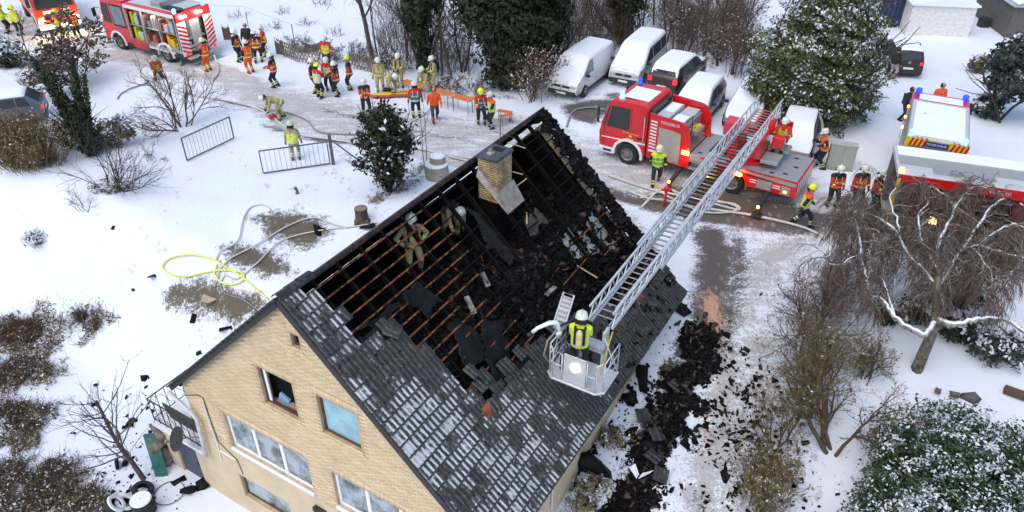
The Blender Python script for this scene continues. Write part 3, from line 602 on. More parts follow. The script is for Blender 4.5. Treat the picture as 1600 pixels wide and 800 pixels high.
# slumped roofing felt over the battens
def sheet(px, h, seed, mat_, name='felt_sheet', sag=.12):
    q = [roofpx(*p) for p in px]; r = np.random.default_rng(seed); s0, s1 = min(p[0] for p in q), max(p[0] for p in q); l0, l1 = min(p[1] for p in q), max(p[1] for p in q)
    n = 26; S_, L_ = np.meshgrid(np.linspace(s0, s1, n), np.linspace(l0, l1, n), indexing='ij'); wob = vnoise(S_ * 1.0 + seed * 7, L_ + 3, .35, seed) + vnoise(S_ + 9, L_ + seed, .15, seed + 1) * .5
    ok = inpoly(S_ + (wob - .75) * .25, L_ + (wob - .7) * .3, q); H_ = h + (wob - .75) * sag
    V_ = np.array([RP(S_[i, j], L_[i, j], H_[i, j]) for i in range(n) for j in range(n)]); I_ = np.arange(n * n).reshape(n, n)
    F_ = np.stack([I_[:-1, :-1], I_[:-1, 1:], I_[1:, 1:], I_[1:, :-1]], -1).reshape(-1, 4); k = (ok[:-1, :-1] & ok[1:, 1:]).ravel()
    o = npmesh(name, V_, F_[k], mat_, house, smooth=True); sm = o.modifiers.new('thick', 'SOLIDIFY'); sm.thickness = .012; return o
sheet([(540, 540), (570, 520), (600, 498), (608, 520), (640, 548), (640, 575), (600, 572), (560, 560)], .03, 1, M['felt'])
sheet([(628, 460), (650, 440), (668, 452), (690, 470), (670, 500), (650, 480), (640, 478)], .04, 2, M['felt'])
sheet([(690, 505), (715, 500), (755, 520), (760, 560), (725, 600), (715, 560), (705, 530)], .03, 3, M['felt'])
sheet([(745, 470), (765, 500), (790, 500), (800, 560), (775, 600), (755, 560)], .02, 4, M['felt'])
sheet([(770, 590), (800, 560), (850, 540), (862, 575), (835, 610), (790, 615)], .03, 5, M['felt'])
sheet([(735, 320), (760, 330), (800, 380), (830, 400), (800, 415), (760, 370)], -.18, 6, M['chargrey'])
sheet([(625, 480), (600, 500), (560, 520), (575, 500), (610, 470)], .02, 7, M['felt'])
sheet([(815, 340), (845, 322), (862, 345), (830, 368)], -.1, 8, mat('burnt_brown_board', (.05, .036, .028), .7, var=.3), 'burnt_board')
for px in ([(920, 350), (931, 322), (972, 376), (975, 392), (960, 386)], [(904, 352), (918, 360), (945, 390), (930, 395)], [(883, 372), (893, 352), (925, 395), (905, 402)]):
    q = [roofpx(*p) for p in px]; MB().plate([RP(p[0], p[1], -.17) for p in q], .02).build('grey_board', M['greyboard'], house)
for p, q in (((754, 425), (764, 447)), ((855, 460), (868, 448)), ((730, 462), (742, 490)), ((975, 400), (985, 412)), ((610, 500), (614, 508))):
    a_, b_ = roofpx(*p), roofpx(*q); MB().bar(RP(a_[0], a_[1], -.05), RP(b_[0], b_[1], -.02), .14, .06).build('broken_block', mat('pale_debris', (.30, .28, .25), .8, col2=(.04, .04, .04)), house)
# burnt crust on the far verge, spilling tiles at the eaves
n = 1500; s = rc.uniform(.05, 6.4, n); l = HLEN + .05 - np.abs(rc.normal(0, .26, n)); P = np.array([RP(a_, b_, -.02 + .08 * rc.random()) for a_, b_ in zip(s, l)])
V_, F_ = chunks(rc, P, rc.uniform(.04, .10, n) + .14 * rc.random(n) ** 4, .4); tag(npmesh('burnt_crust', V_, F_, [M['char'], M['chargrey']], house, mi=np.repeat(rc.integers(0, 2, n), 6)), kind='stuff')
n = 200; s = rc.uniform(5.0, 7.9, n); l = rc.uniform(6.2, 12, n); P = np.array([RP(a_, b_, .08 + .06 * rc.random()) for a_, b_ in zip(s, l) if rc.random() < .8])
V_, F_ = chunks(rc, P, rc.uniform(.05, .22, len(P)), .16); tag(npmesh('fallen_cinders', V_, F_, [M['char'], M['felt']], house, mi=np.repeat(rc.integers(0, 2, len(P)), 6)), kind='stuff')
for p in ((994, 468), (968, 510), (760, 640)):
    a_ = roofpx(*p); MB().box(RP(a_[0], a_[1], .12), (.3, .42, .04), 0, Matrix.Rotation(.75, 3, 'Y')).build('orange_clay_shard', mat('orange_clay', (.42, .12, .045), .8, col2=(.06, .03, .02)), house)
# chimney
ch = MB(); X0, X1, Y0, Y1, ZT = .36, 1.0, 7.58, 8.40, 5.86; ch.b6(X0, X1, Y0, Y1, 4.5, ZT - .002, 0); ch.b6(X0 + .01, X1 - .01, Y0 + .01, Y1 - .01, 2.9, 4.5, 1); cho = ch.build('chimney', [M['mortar'], M['char']], house, off=OFF)
tt = lambda *a_: True
def clipb(Lb, a0, a1): return [((max(x - w_ / 2, a0) + min(x + w_ / 2, a1)) / 2, z, min(x + w_ / 2, a1) - max(x - w_ / 2, a0), h) for x, z, w_, h in Lb if min(x + w_ / 2, a1) - max(x - w_ / 2, a0) > .03]
brickmesh('brick', clipb(bricks(X0, X1, 4.5, ZT - .06, tt, .075, .21), X0, X1), Y0, cho, off=OFF, bm_=M['chimney_brick']); brickmesh('brick', clipb(bricks(X0, X1, 4.5, ZT - .06, tt, .075, .21), X0, X1), Y1 + .04, cho, off=OFF, depth=-.05, bm_=M['chimney_brick'])
brickmesh('brick', clipb(bricks(Y0, Y1, 4.5, ZT - .06, tt, .075, .21), Y0, Y1), X0, cho, axis=1, off=OFF, bm_=M['chimney_brick']); brickmesh('brick', clipb(bricks(Y0, Y1, 4.5, ZT - .06, tt, .075, .21), Y0, Y1), X1 + .024, cho, axis=1, off=OFF, depth=-.03, bm_=M['chimney_brick'])
cc = MB(); cc.b6(X0 - .05, X1 + .05, Y0 - .05, Y1 + .05, ZT, ZT + .10); cc.build('cap', mat('sooty_slate_cap', (.06, .065, .07), .6, var=.3), cho, bevel=.015, off=OFF)
cc = MB(); cc.b6(X0 + .14, X1 - .14, Y1 - .34, Y1 - .1, ZT + .101, ZT + .112); cc.build('flue', M['darkroom'], cho, off=OFF)
cc = MB(); cc.lathe([(.12, 0), (.12, .05), (.06, .09), (.05, .16), (.001, .17)], 12, (X0 + .3, Y0 + .22, ZT + .10)); cc.build('flue_lid', M['zinc'], cho, off=OFF)
cc = MB(); sf = (X1 + .03) / DX; zf = lambda x, e=0: ZR - x * DZ / DX + e
cc.add([(X1 + .036, Y0 - .05, zf(X1, .32)), (X1 + .036, Y1 + .05, zf(X1, .32)), (X1 + .42, Y1 + .08, zf(X1 + .42, .10)), (X1 + .42, Y0 - .08, zf(X1 + .42, .10))], [(0, 1, 2, 3)])
cc.add([(X0, Y0 - .018, zf(X0, .30)), (X1 + .03, Y0 - .018, zf(X1, .30)), (X1 + .42, Y0 - .08, zf(X1 + .42, .10)), (X0, Y0 - .12, zf(X0, .06))], [(0, 1, 2, 3)])
f_ = cc.build('flashing', M['zinc'], cho, off=OFF); sm = f_.modifiers.new('thick', 'SOLIDIFY'); sm.thickness = .01
an = MB(); an.tube([(X0 - .02, Y1 + .45, ZR - .1), (X0 - .02, Y1 + .45, ZR + 1.0)], .012, 5); an.tube([(X0 - .25, Y1 + .45, ZR + .55), (X0 + .5, Y1 + .45, ZR + .50)], .01, 5); an.build('aerial', M['plastic'], house, off=OFF)
# eaves: gutter remains, bent strip
MB().bar((WR + .02, R0, ZE - .02), (WR + .02, 6.4, ZE - .02), .03, .12, up=Z).build('fascia_board', M['boardgrey'], house, off=OFF)
gu = MB(); gu.bar((WR + .04, 3.0, .02), (WR + .05, HLEN, .02), .07, .05); gu.build('gutter', mat('pale_zinc', (.42, .42, .40), .5, metal=.3, var=.3), house, off=OFF)
MB().bar((WR + .10, 5.6, -.05), (WR - .05, 7.9, -.02), .05, .03).build('loose_gutter_strip', M['alulight'], house, off=OFF)
MB().tube([(WR + .02, 3.6, -.1), (HW + .06, 3.55, -1.2), (HW + .06, 3.5, -2.3)], .03, 6).build('dangling_cable', M['pipe'], house, off=OFF)
# --- annex with balcony, downpipe, dish
ax0, ax1 = -7.72, -HW - .002; ad = 2.6
k = MB(); k.b6(ax0 + .25, -6.93, .002, .25, ZB - .2, -2.78); k.b6(-5.86, ax1, .002, .25, ZB - .2, -2.78); k.b6(-6.93, -5.86, .002, .25, -2.93, -2.78); k.b6(ax0 + .25, ax0 + .5, .25, ad, ZB - .2, -2.78); k.b6(ax0 + .25, ax1, ad - .2, ad, ZB - .2, -2.78)
annex = k.build('annex', M['plaster'], house, off=OFF)
MB().b6(-6.93, -5.86, .07, .11, ZB, -2.93).build('door', M['bluedoor'], annex, bevel=.01, off=OFF)
MB().box((-5.98, .05, -3.75), (.04, .05, .14)).build('door_handle', M['plastic'], annex, off=OFF)
k = MB(); k.b6(ax0, ax1, -.12, ad, -2.76, -2.62); k.build('balcony_slab', M['pvc'], annex, bevel=.02, off=OFF)
k = MB(); k.b6(ax0 + .1, ax1 - .05, .14, ad - .1, -2.618, -2.56); k.build('balcony_snow', M['snow'], annex, bevel=.03, off=OFF)
k = MB(); zt = -1.62; yb = 1.9
for a_, b_ in (((ax0 + .05, .0), (ax1, .0)), ((ax0 + .05, .0), (ax0 + .05, yb))):
    p, q = Vector((a_[0], a_[1], 0)), Vector((b_[0], b_[1], 0)); n = int((q - p).length / .28)
    k.bar(p + Z * zt, q + Z * zt, .03, .03); k.bar(p + Z * -2.5, q + Z * -2.5, .025, .025)
    for i in range(n + 1):
        c_ = p.lerp(q, i / n); k.bar(c_ + Z * -2.6, c_ + Z * zt, .018, .018, up=(1, 0, 0))
        if i < n:
            d_ = (q - p) / n; k.tube([c_ + d_ * (.5 + .45 * math.sin(a2)) + Z * (-2.05 + .38 * math.cos(a2 * .5 + i)) for a2 in np.linspace(0, 6.28, 9)], .009, 4)
k.build('balcony_railing', M['plastic'], annex, off=OFF)
k = MB(); k.box((-6.4, .28, -2.15), (1.7, .04, .8), 0, Matrix.Rotation(.15, 3, 'X')); k.build('dark_board', mat('dark_brown_board', (.06, .045, .035), .7, var=.5, scale=3), annex, off=OFF)
k = MB(); k.box((-5.75, .9, -2.2), (.7, .8, .7), 0, Matrix.Rotation(.4, 3, 'Z')); k.build('black_cover', M['plastic'], annex, bevel=.12, off=OFF)
k = MB(); k.lathe([(.05, 0), (.24, .08), (.27, .2), (.16, .3), (.02, .33)], 9, (-5.9, .55, -2.05)); k.build('green_bag', mat('green_plastic', (.04, .33, .07), .5, var=.4, scale=9), annex, smooth=True, off=OFF)
pp = [gablepx(270, 606), gablepx(284, 620), gablepx(306, 640), gablepx(314, 650), gablepx(322, 682), gablepx(329, 708)]
MB().tube([Vector((p.x, -.16, p.z)) for p in pp], .065, 8).build('downpipe', M['pipe'], house, smooth=True, off=OFF)
MB().tube([Vector((p.x, -.03, p.z)) for p in (gablepx(293, 617), gablepx(308, 616), gablepx(318, 620), gablepx(330, 655), gablepx(343, 690), gablepx(372, 718), gablepx(381, 740))], .012, 5).build('cable', M['plastic'], house, off=OFF)
MB().tube([Vector((p.x, -.04, p.z)) for p in (gablepx(319, 628), gablepx(331, 665), gablepx(342, 695), gablepx(348, 720))], .02, 5).tube([Vector((p.x, -.04, p.z)) for p in (gablepx(346, 703), gablepx(370, 717))], .025, 5).build('white_conduit', M['pvc'], house, off=OFF)
dc = gablepx(298, 672); dn = (Vector((-.25, -.75, .55))).normalized(); dR = dn.to_track_quat('Z', 'Y').to_matrix()
k = MB(); dC = Vector((dc.x, -.42, dc.z)); prof = [(.001, 0), (.16, .015), (.29, .05), (.39, .10), (.39, .115), (.28, .065), (.15, .03), (.001, .012)]; k.lathe(prof, 24, dC, 0, 'z', dR); do = k.build('satellite_dish', M['plastic'], house, smooth=True, off=OFF)
k = MB(); k.tube([dC + Vector((0, 0, -.3)), dC + dn * .42 + Vector((0, 0, -.12))], .018, 5); k.box(dC + dn * .45 + Vector((0, 0, -.1)), (.08, .1, .08)); k.tube([dC - dn * .01, dC + Vector((.25, .35, -.1)), Vector((dC.x + .5, .0, dC.z - .1))], .022, 6); k.build('dish_arm', M['steel'], do, off=OFF)
lp = gablepx(505, 796); k = MB(); k.box((lp.x, -.1, lp.z), (.3, .2, .12)); k.lathe([(.08, 0), (.09, .1), (.05, .16)], 10, (lp.x - .2, -.1, lp.z - .05)); k.build('wall_lamp', M['plastic'], house, bevel=.02, off=OFF)
# ---------------------------------------------------------------- vehicles
def wheel(parent, x, y, r, wd, side, rim=None, dual=False):
    k = MB(); h = wd / 2
    k.lathe([(r * .60, -h), (r * .92, -h), (r, -h * .6), (r, h * .6), (r * .92, h), (r * .60, h)], 26, (x, y, r), 0, 'y', None, False); t_ = k.build('wheel', M['rubber'], parent, smooth=False)
    k = MB(); s = side * h; k.lathe([(r * .60, s * .98), (r * .52, s * .8), (r * .5, s * .3), (r * .28, s * .35), (r * .26, s * .75), (r * .10, s * .85), (.001, s * .85)], 20, (x, y, r), 0, 'y', None, False); k.build('rim', rim or M['rim'], t_)
    return t_
def arc(cx, cz, r, a0, a1, n): return [(cx + r * math.cos(a0 + (a1 - a0) * i / n), cz + r * math.sin(a0 + (a1 - a0) * i / n)) for i in range(n + 1)]
def flare(parent, x, y0, y1, r, m, w_=.09, zc=None, a0=-.15, a1=PI + .15):
    """wheel-arch lip"""
    zc = zc or r; n = 14; o_, i_ = arc(x, zc, r * 1.30 + w_, a0, a1, n), arc(x, zc, r * 1.24, a0, a1, n); k = MB()
    for j in range(n): k.prism([o_[j], o_[j + 1], i_[j + 1], i_[j]], y0, y1)
    return k.build('wheel_arch', m, parent)
# --- turntable ladder truck
th_ = Vector((-.839, .545, 0)).normalized(); lt = Vector((-th_.y, th_.x, 0))
lad = thing('ladder_truck', 'red turntable ladder fire truck with its ladder stretched over the burnt roof', 'fire truck', (7.82, 30.4, 0), math.atan2(th_.y, th_.x))
WB = 2.4
for sx_ in (1, -1):
    for sy in (1, -1): wheel(lad, sx_ * WB, sy * 1.08, .50, .30, sy)
k = MB(); k.b6(-4.6, 3.3, -.42, .42, .55, .85); k.build('chassis', M['plastic'], lad)
def cutarch(x0, x1, z0, z1, cx, r, cz):
    """rectangle outline whose bottom edge has a wheel-arch notch"""
    a = math.asin(max(-1, min(1, (z0 - cz) / r))); return [(x0, z1), (x0, z0)] + [p for p in arc(cx, cz, r, PI - a, a, 12)] + [(x1, z0), (x1, z1)]
# cab
k = MB(); prof = [(3.82, .62), (3.88, 1.25), (3.80, 1.62), (3.42, 2.72), (3.22, 2.93), (1.72, 2.97), (1.58, 2.88), (1.58, .95)] + arc(WB, .5, .66, PI - .75, .6, 10)[0:0]
prof = [(3.82, .62), (3.88, 1.25), (3.80, 1.62), (3.45, 2.70), (3.26, 2.92), (1.72, 2.97), (1.58, 2.88), (1.58, .62)] + [p for p in arc(WB, .5, .66, PI - .18, .18, 12)]
k.prism(prof, -1.2, 1.2); cab = k.build('cab', M['red'], lad, bevel=.05)
def side_panel(pts, y, th, m, parent, name, bevel=0):
    k = MB(); s = 1 if y > 0 else -1; k.prism(pts, y, y + s * th); return k.build(name, m, parent, bevel=bevel)
for s in (1, -1):
    y = 1.202 * s
    side_panel([(3.50, 1.62), (3.33, 2.62), (2.42, 2.66), (2.42, 1.62)], y, .012, M['glass'], cab, 'side_window')
    side_panel([(3.66, 1.60), (3.56, 1.66), (3.40, 2.55), (3.44, 2.58)], y, .008, M['plastic'], cab, 'window_pillar')
    side_panel([(3.72, 1.05), (3.72, 1.09), (1.62, 1.22), (1.62, 1.13)], y, .006, M['white'], cab, 'white_stripe')
    side_panel([(1.72, 1.35), (2.0, 1.35), (2.0, 1.42), (1.72, 1.42)], y, .03, M['plastic'], cab, 'door_handle')
    flare(cab, WB, s * 1.14, s * 1.255, .50, M['white'])
    k = MB(); k.b6(2.95 + .1, 3.84, min(s * .75, s * 1.22), max(s * .75, s * 1.22), .30, .60); k.build('bumper_corner', M['white'], cab, bevel=.05)
    k = MB(); k.b6(3.2, 3.6, min(s * 1.1, s * 1.24), max(s * 1.1, s * 1.24), .42, .52); k.build('cab_step', M['plastic'], cab)
    k = MB(); k.tube([(3.62, s * 1.2, 2.5), (3.85, s * 1.42, 2.52), (3.86, s * 1.42, 1.8), (3.68, s * 1.2, 1.7)], .018, 5); k.box((3.84, s * 1.43, 2.3), (.10, .06, .42)); k.box((3.84, s * 1.43, 1.92), (.10, .06, .22)); k.build('mirror', M['plastic'], cab, bevel=.02)
    k = MB(); k.lathe([(.12, 0), (.12, .05), (.09, .07), (.09, .24), (.06, .28), (.001, .285)], 14, (3.0, s * .92, 2.955)); k.build('beacon', M['bluelit'] if s > 0 else M['bluelamp'], cab, smooth=True)
    k = MB(); k.b6(3.83, 3.90, min(s * .72, s * 1.12), max(s * .72, s * 1.12), .78, .98); k.build('headlamp', M['lens'], cab, bevel=.02)
k = MB(); k.add([(3.815, -1.08, 1.66), (3.815, 1.08, 1.66), (3.48, 1.0, 2.66), (3.48, -1.0, 2.66)], [(0, 1, 2, 3)]); o = k.build('windscreen', M['glass'], cab); sm = o.modifiers.new('t', 'SOLIDIFY'); sm.thickness = .02; sm.offset = 1
k = MB(); k.b6(3.72, 3.92, -.75, .75, .30, .60); k.build('bumper', M['white'], cab, bevel=.04)
k = MB(); k.b6(3.86, 3.905, -.7, .7, .85, 1.3); k.build('grille', M['plastic'], cab)
k = MB(); k.b6(1.80, 3.0, -.55, .8, 2.972, 2.995); k.build('roof_snow', M['snow'], cab, bevel=.02)
k = MB(); k.b6(1.45, 1.585, -1.0, 1.0, 1.9, 2.75); k.build('rear_window', M['glass'], cab)
TXT = lambda x, y, z, s=1: frame((x, y, z), (-s, 0, 0), (0, 0, 1), (0, s, 0))
side_panel([(2.72, 1.52), (2.72, 1.55), (1.95, 1.52), (1.95, 1.49)], 1.203, .004, M['yellow'], cab, 'door_line'); side_panel([(2.40, 1.37), (2.38, 1.46), (2.28, 1.46), (2.26, 1.37), (2.33, 1.31)], 1.203, .005, M['yellow'], cab, 'door_crest'); side_panel([(2.52, 1.25), (2.52, 1.28), (2.15, 1.27), (2.15, 1.24)], 1.203, .004, M['yellow'], cab, 'door_line')
for s in (1, -1):
    for x in (3.62, 2.36, 1.66): side_panel([(x, .75), (x, 2.72), (x - .018, 2.72), (x - .018, .75)], 1.201 * s, .006, M['plastic'], cab, 'door_seam')
    k = MB(); k.tube([(1.72, 1.24 * s, 1.2), (1.70, 1.27 * s, 1.5), (1.70, 1.27 * s, 2.2), (1.72, 1.24 * s, 2.45)], .018, 5); k.build('grab_rail', M['alulight'], cab)
k = MB(); k.tube([(3.86, -.3, 1.70), (3.70, .1, 2.1)], .012, 4); k.tube([(3.86, .5, 1.70), (3.68, .8, 2.1)], .012, 4); k.build('wipers', M['plastic'], cab)
# equipment body behind the cab: red sides sweeping down, grey roller door, open top with boxes
for s in (1, -1):
    y0 = 1.24 * s; p_ = [(1.50, .62), (1.50, 2.72), (.05, 2.62), (-.18, 2.52), (-.34, 2.25), (-.42, 1.9), (-.46, 1.45), (-.46, .62)]
    k = MB(); k.prism(p_, y0 - s * .09, y0); sp = k.build('side_panel', M['red'], lad, bevel=.02)
    side_panel([(1.02, .70), (1.02, 2.18), (.02, 2.12), (-.02, .70)], y0, .015, M['shutter'], sp, 'roller_shutter', .008)
    for i in range(9): side_panel([(1.42, 1.15 + i * .15), (1.42, 1.22 + i * .15), (1.12, 1.20 + i * .15), (1.12, 1.13 + i * .15)], y0, .006, M['white'], sp, 'stripe')
    side_panel([(1.42, .95), (1.42, 1.05), (1.06, 1.05), (1.06, .95)], y0, .006, M['white'], sp, 'stripe')
    text('MAGIRUS', .20, M['white'], sp, TXT(.55, y0 + s * .004, 2.42, s))
    k = MB(); k.b6(-.44, -.10, min(y0, y0 + s * .02), max(y0, y0 + s * .02), 1.22, 1.42); k.build('marker_lamp', M['amber'] if s > 0 else M['lens'], sp, bevel=.01)
k = MB(); k.b6(-.40, 1.50, -1.148, 1.148, .62, 1.30); k.build('body_floor', M['alu'], lad)
k = MB(); k.b6(.02, 1.44, -1.10, 1.10, 1.302, 2.25); k.build('equipment_box', M['alu'], lad, bevel=.02)
k = MB(); k.b6(.1, .70, .1, 1.05, 2.252, 2.45); k.b6(.1, .70, -1.05, -.05, 2.252, 2.38); k.b6(.8, 1.4, -.9, .95, 2.252, 2.50); k.build('roof_locker', M['alulight'], lad, bevel=.02)
k = MB(); k.b6(.12, .66, .15, 1.0, 2.452, 2.475); k.b6(.85, 1.3, -.8, .2, 2.502, 2.52); k.build('snow_patch', M['snow'], lad, bevel=.01)
k = MB(); k.tube([(.0, .75, 2.46), (-.1, .45, 2.66), (-.2, .62, 2.2), (-.22, .9, 1.6), (-.2, .9, 1.36)], .025, 6); k.build('hand_rail', M['plastic'], lad)
k = MB(); k.b6(-.42, .0, -.35, .55, 1.85, 2.02); hb = k.build('hose_tray', M['alu'], lad); k = MB()
for i in range(14): k.lathe([(.05, 0), (.06, .03), (.05, .06)], 7, (-.36 + .3 * random.Random(i).random(), -.28 + .76 * random.Random(i + 50).random(), 2.02))
k.build('yellow_coil', M['yellow'], lad)
# podium deck
k = MB(); k.b6(-5.0, -.47, -1.235, 1.235, 1.05, 1.32); pod = k.build('podium', M['tread'], lad, bevel=.015)
k = MB(); k.b6(-1.9, -1.05, -.55, .55, 1.322, 1.335); k.build('grip_mat', M['plastic'], pod)
k = MB()
for p in ((-.8, .9), (-2.1, 1.05), (-3.9, 1.0), (-4.4, .8), (-4.6, 0), (-4.4, -.8)): k.b6(p[0] - .09, p[0] + .09, p[1] - .05, p[1] + .05, 1.322, 1.34)
k.build('deck_handles', M['plastic'], pod)
for s in (1, -1):
    f = lambda a, b: (min(a * s, b * s), max(a * s, b * s))
    k = MB(); k.b6(-.95, -.47, *f(.9, 1.236), .62, .66); k.b6(-.95, -.47, *f(.9, 1.236), .98, 1.03); k.b6(-.95, -.47, *f(.86, .9), .62, 1.03); k.build('steps', M['tread'], lad)
    k = MB(); k.b6(-1.72, -.97, *f(.6, 1.236), .45, 1.045); lk = k.build('side_locker', M['shutter'], lad, bevel=.01)
    k = MB(); k.b6(-5.0, -.96, *f(1.236, 1.250), 1.24, 1.318); k.build('red_edge', M['red'], pod)
    poly = [(-5.0, 1.045), (-5.0, .55), (-3.2, .55)] + arc(-WB, .5, .68, .12, PI - .12, 12)[::-1][0:0]
    a_ = arc(-WB, .5, .68, .10, PI - .10, 12)
    k = MB(); k.prism([(-1.73, .60), (-1.73, 1.045), (-5.0, 1.045), (-5.0, .60)] + a_[::-1], s * .95, s * 1.238); rs_ = k.build('rear_side', M['red'], lad)
    flare(rs_, -WB, s * 1.2, s * 1.262, .50, M['red'], .05)
    side_panel([(-3.45, .62), (-3.45, 1.02), (-4.05, 1.02), (-4.05, .62)], s * 1.239, .015, M['shutter'], rs_, 'locker_door', .008)
    for z in (.80, .90): side_panel([(-3.15, z), (-3.15, z + .045), (-3.42, z + .045), (-3.42, z)], s * 1.239, .008, M['white'], rs_, 'stripe'); side_panel([(-4.10, z), (-4.10, z + .045), (-4.4, z + .045), (-4.4, z)], s * 1.239, .008, M['white'], rs_, 'stripe')
    side_panel([(-4.45, .62), (-4.45, 1.0), (-4.8, 1.0), (-4.8, .62)], s * 1.239, .012, M['alu'], rs_, 'lamp_panel'); k = MB(); k.b6(-4.68, -4.56, *f(1.25, 1.27), .72, .80); k.build('rear_marker', M['amber'] if s > 0 else M['taillight'], rs_)
    k = MB(); k.lathe([(.07, 0), (.09, .05), (.07, .10), (.001, .11)], 10, (-1.35, s * 1.25, .55), 0, 'y'); k.build('flasher', M['amber'], lad, smooth=True)
    k = MB(); k.lathe([(.07, 0), (.09, .05), (.07, .10), (.001, .11)], 10, (-2.75, s * 1.30, 1.05), 0, 'y'); k.build('flasher', M['amber'] if s > 0 else M['lens'], lad, smooth=True)
# chevrons on the rear
k = MB(); k.b6(-5.06, -5.001, -1.238, 1.238, .55, 1.30); rr_ = k.build('rear_panel', M['red'], lad)
for i in range(7):
    y = -1.1 + i * .34; k = MB(); k.add([(-5.068, y, .58), (-5.068, y + .14, .58), (-5.068, y + .34, 1.28), (-5.068, y + .20, 1.28)], [(0, 1, 2, 3)]); o = k.build('chevron', M['white'], rr_)
for x in (.10, -3.72):
    for s in (1, -1):
        k = MB(); k.bar((x - .25, s * .2, .62), (x - .25, s * 2.35, .34), .14, .16); og = k.build('outrigger', M['plastic'], lad)
        k = MB(); k.b6(x - .33, x - .17, min(s * 2.27, s * 2.4), max(s * 2.27, s * 2.4), .05, .42); k.b6(x - .45, x - .05, min(s * 2.15, s * 2.5), max(s * 2.15, s * 2.5), .005, .05); k.build('foot', M['plastic'], og)
        k = MB(); k.lathe([(.05, 0), (.06, .04), (.05, .09)], 8, (x - .25, s * 2.44, .40)); k.build('warning_lamp', M['amber'], og)
cone = MB(); cone.b6(-.62, -.28, -1.1, -.78, 1.322, 1.36); cone.lathe([(.13, 0), (.03, .45), (.02, .46)], 12, (-.45, -.94, 1.36)); tag(inworld(cone.build('traffic_cone', M['orange']), wmat(lad)), 'orange traffic cone standing on the deck of the ladder truck', 'traffic cone')
for p_, w_ in (((-1.35, 1.5, .5), 7), ((-.27, 1.5, 1.3), 5), ((-.15, 2.6, .45), 6), ((-3.97, 2.6, .45), 6), ((-2.75, 1.55, 1.05), 3)): glow(lad, p_, (1, .35, .08), w_)
# turntable and ladder (world axes)
PV = Vector((10.02, 28.95, 2.55)); TIP = Vector((2.36, 15.75, 2.98)); lx_ = (TIP - PV).normalized(); ly_ = Z.cross(lx_).normalized(); lz_ = lx_.cross(ly_); LF = frame(PV, lx_, ly_, lz_)
k = MB(); k.lathe([(.95, 1.322), (.95, 1.50), (.80, 1.52), (.80, 1.66)], 28, (PV.x, PV.y, 0)); tt_ = inworld(k.build('turntable', M['red'], lad))
TF_ = frame((PV.x, PV.y, 1.66), (lx_.x, lx_.y, 0), (ly_.x, ly_.y, 0), (0, 0, 1)); TF_ = TF_.copy(); v_ = Vector((lx_.x, lx_.y, 0)).normalized(); TF_ = frame((PV.x, PV.y, 1.66), v_, Z.cross(v_), Z)
def tpart(k, name, m, bev=.02): return inworld(k.build(name, m, tt_, bevel=bev), TF_)
k = MB(); k.b6(-.7, .9, .36, .62, 0, .85); k.b6(-.7, .9, -.62, -.36, 0, .85); tpart(k, 'ladder_cradle', M['red'], .05)
k = MB(); k.b6(-.9, -.2, .64, 1.5, .0, .12); k.b6(.0, .9, .64, 1.35, -.1, .05); tpart(k, 'operator_platform', M['tread'])
k = MB(); k.box((-.75, 1.05, .38), (.55, .55, .12)); k.box((-1.02, 1.05, .75), (.14, .55, .7)); tpart(k, 'operator_seat', M['red'], .05)
k = MB(); k.box((-.05, 1.05, .55), (.35, .5, .5)); k.box((-.6, .55, .9), (.7, .3, .5)); tpart(k, 'control_console', M['red'], .06)
k = MB(); k.box((-.9, -1.05, .4), (.7, .7, .65)); tpart(k, 'counterweight_box', M['redtrim'], .04)
k = MB(); k.bar((.4, 0, .1), (2.2, 0, .75), .2, .2); tpart(k, 'lifting_cylinder', M['steel'])
rung = None
for x0, x1, w_, h, z0 in ((-2.3, 7.6, .98, .62, 0.), (4.2, 11.8, .82, .55, .05), (8.8, TIP.__sub__(PV).length, .68, .46, .10)):
    k = MB()
    for s in (1, -1):
        y = s * w_ / 2; k.b6(x0, x1, y - .035, y + .035, z0 - .05, z0 + .05); k.b6(x0, x1, y - .028, y + .028, z0 + h - .03, z0 + h + .03); k.b6(x0, x1, y - s * .09 - .012, y - s * .09 + .012, z0 - .03, z0 + .05)
        n = int((x1 - x0) / .55)
        for i in range(n):
            a, b_ = x0 + (x1 - x0) * i / n, x0 + (x1 - x0) * (i + 1) / n; k.bar((a, y, z0), ((a + b_) / 2, y, z0 + h), .028, .028, 0, (0, 1, 0)); k.bar(((a + b_) / 2, y, z0 + h), (b_, y, z0), .028, .028, 0, (0, 1, 0))
    sec = inworld(k.build('ladder_section', M['ladder'], lad), LF)
    x = x0 + .15
    rm = MB(); rm.tube([(0, -w_ / 2 + .03, 0), (0, w_ / 2 - .03, 0)], .024, 6); first = True
    while x < x1 - .05:
        if first: ro = rm.build('rung', M['rubber'], sec); ro.location = (x, 0, z0 + .02); first = False
        else: ro = ro.copy(); C.objects.link(ro); ro.location = (x, 0, z0 + .02)
        if x < .6: ro.material_slots[0].link = 'OBJECT'; ro.material_slots[0].material = M['red']
        else: ro.material_slots[0].link = 'OBJECT'; ro.material_slots[0].material = M['rubber'] if x < 8.8 else M['steel']
        x += .3
k = MB(); k.bar((.6, -.53, .42), (2.6, -.53, .30), .02, .24); inworld(k.build('pink_cover', M['redtrim'], lad), LF)
k = MB(); k.tube([(1.5, .2, .12), (8, .16, .16), (14.6, .16, .22)], .045, 8); inworld(k.build('water_pipe', M['alulight'], lad), LF)
k = MB(); k.lathe([(.06, 0), (.08, .05), (.06, .1)], 9, (4.6, .56, .1), 0, 'y'); inworld(k.build('ladder_lamp', M['amber'], lad), LF)
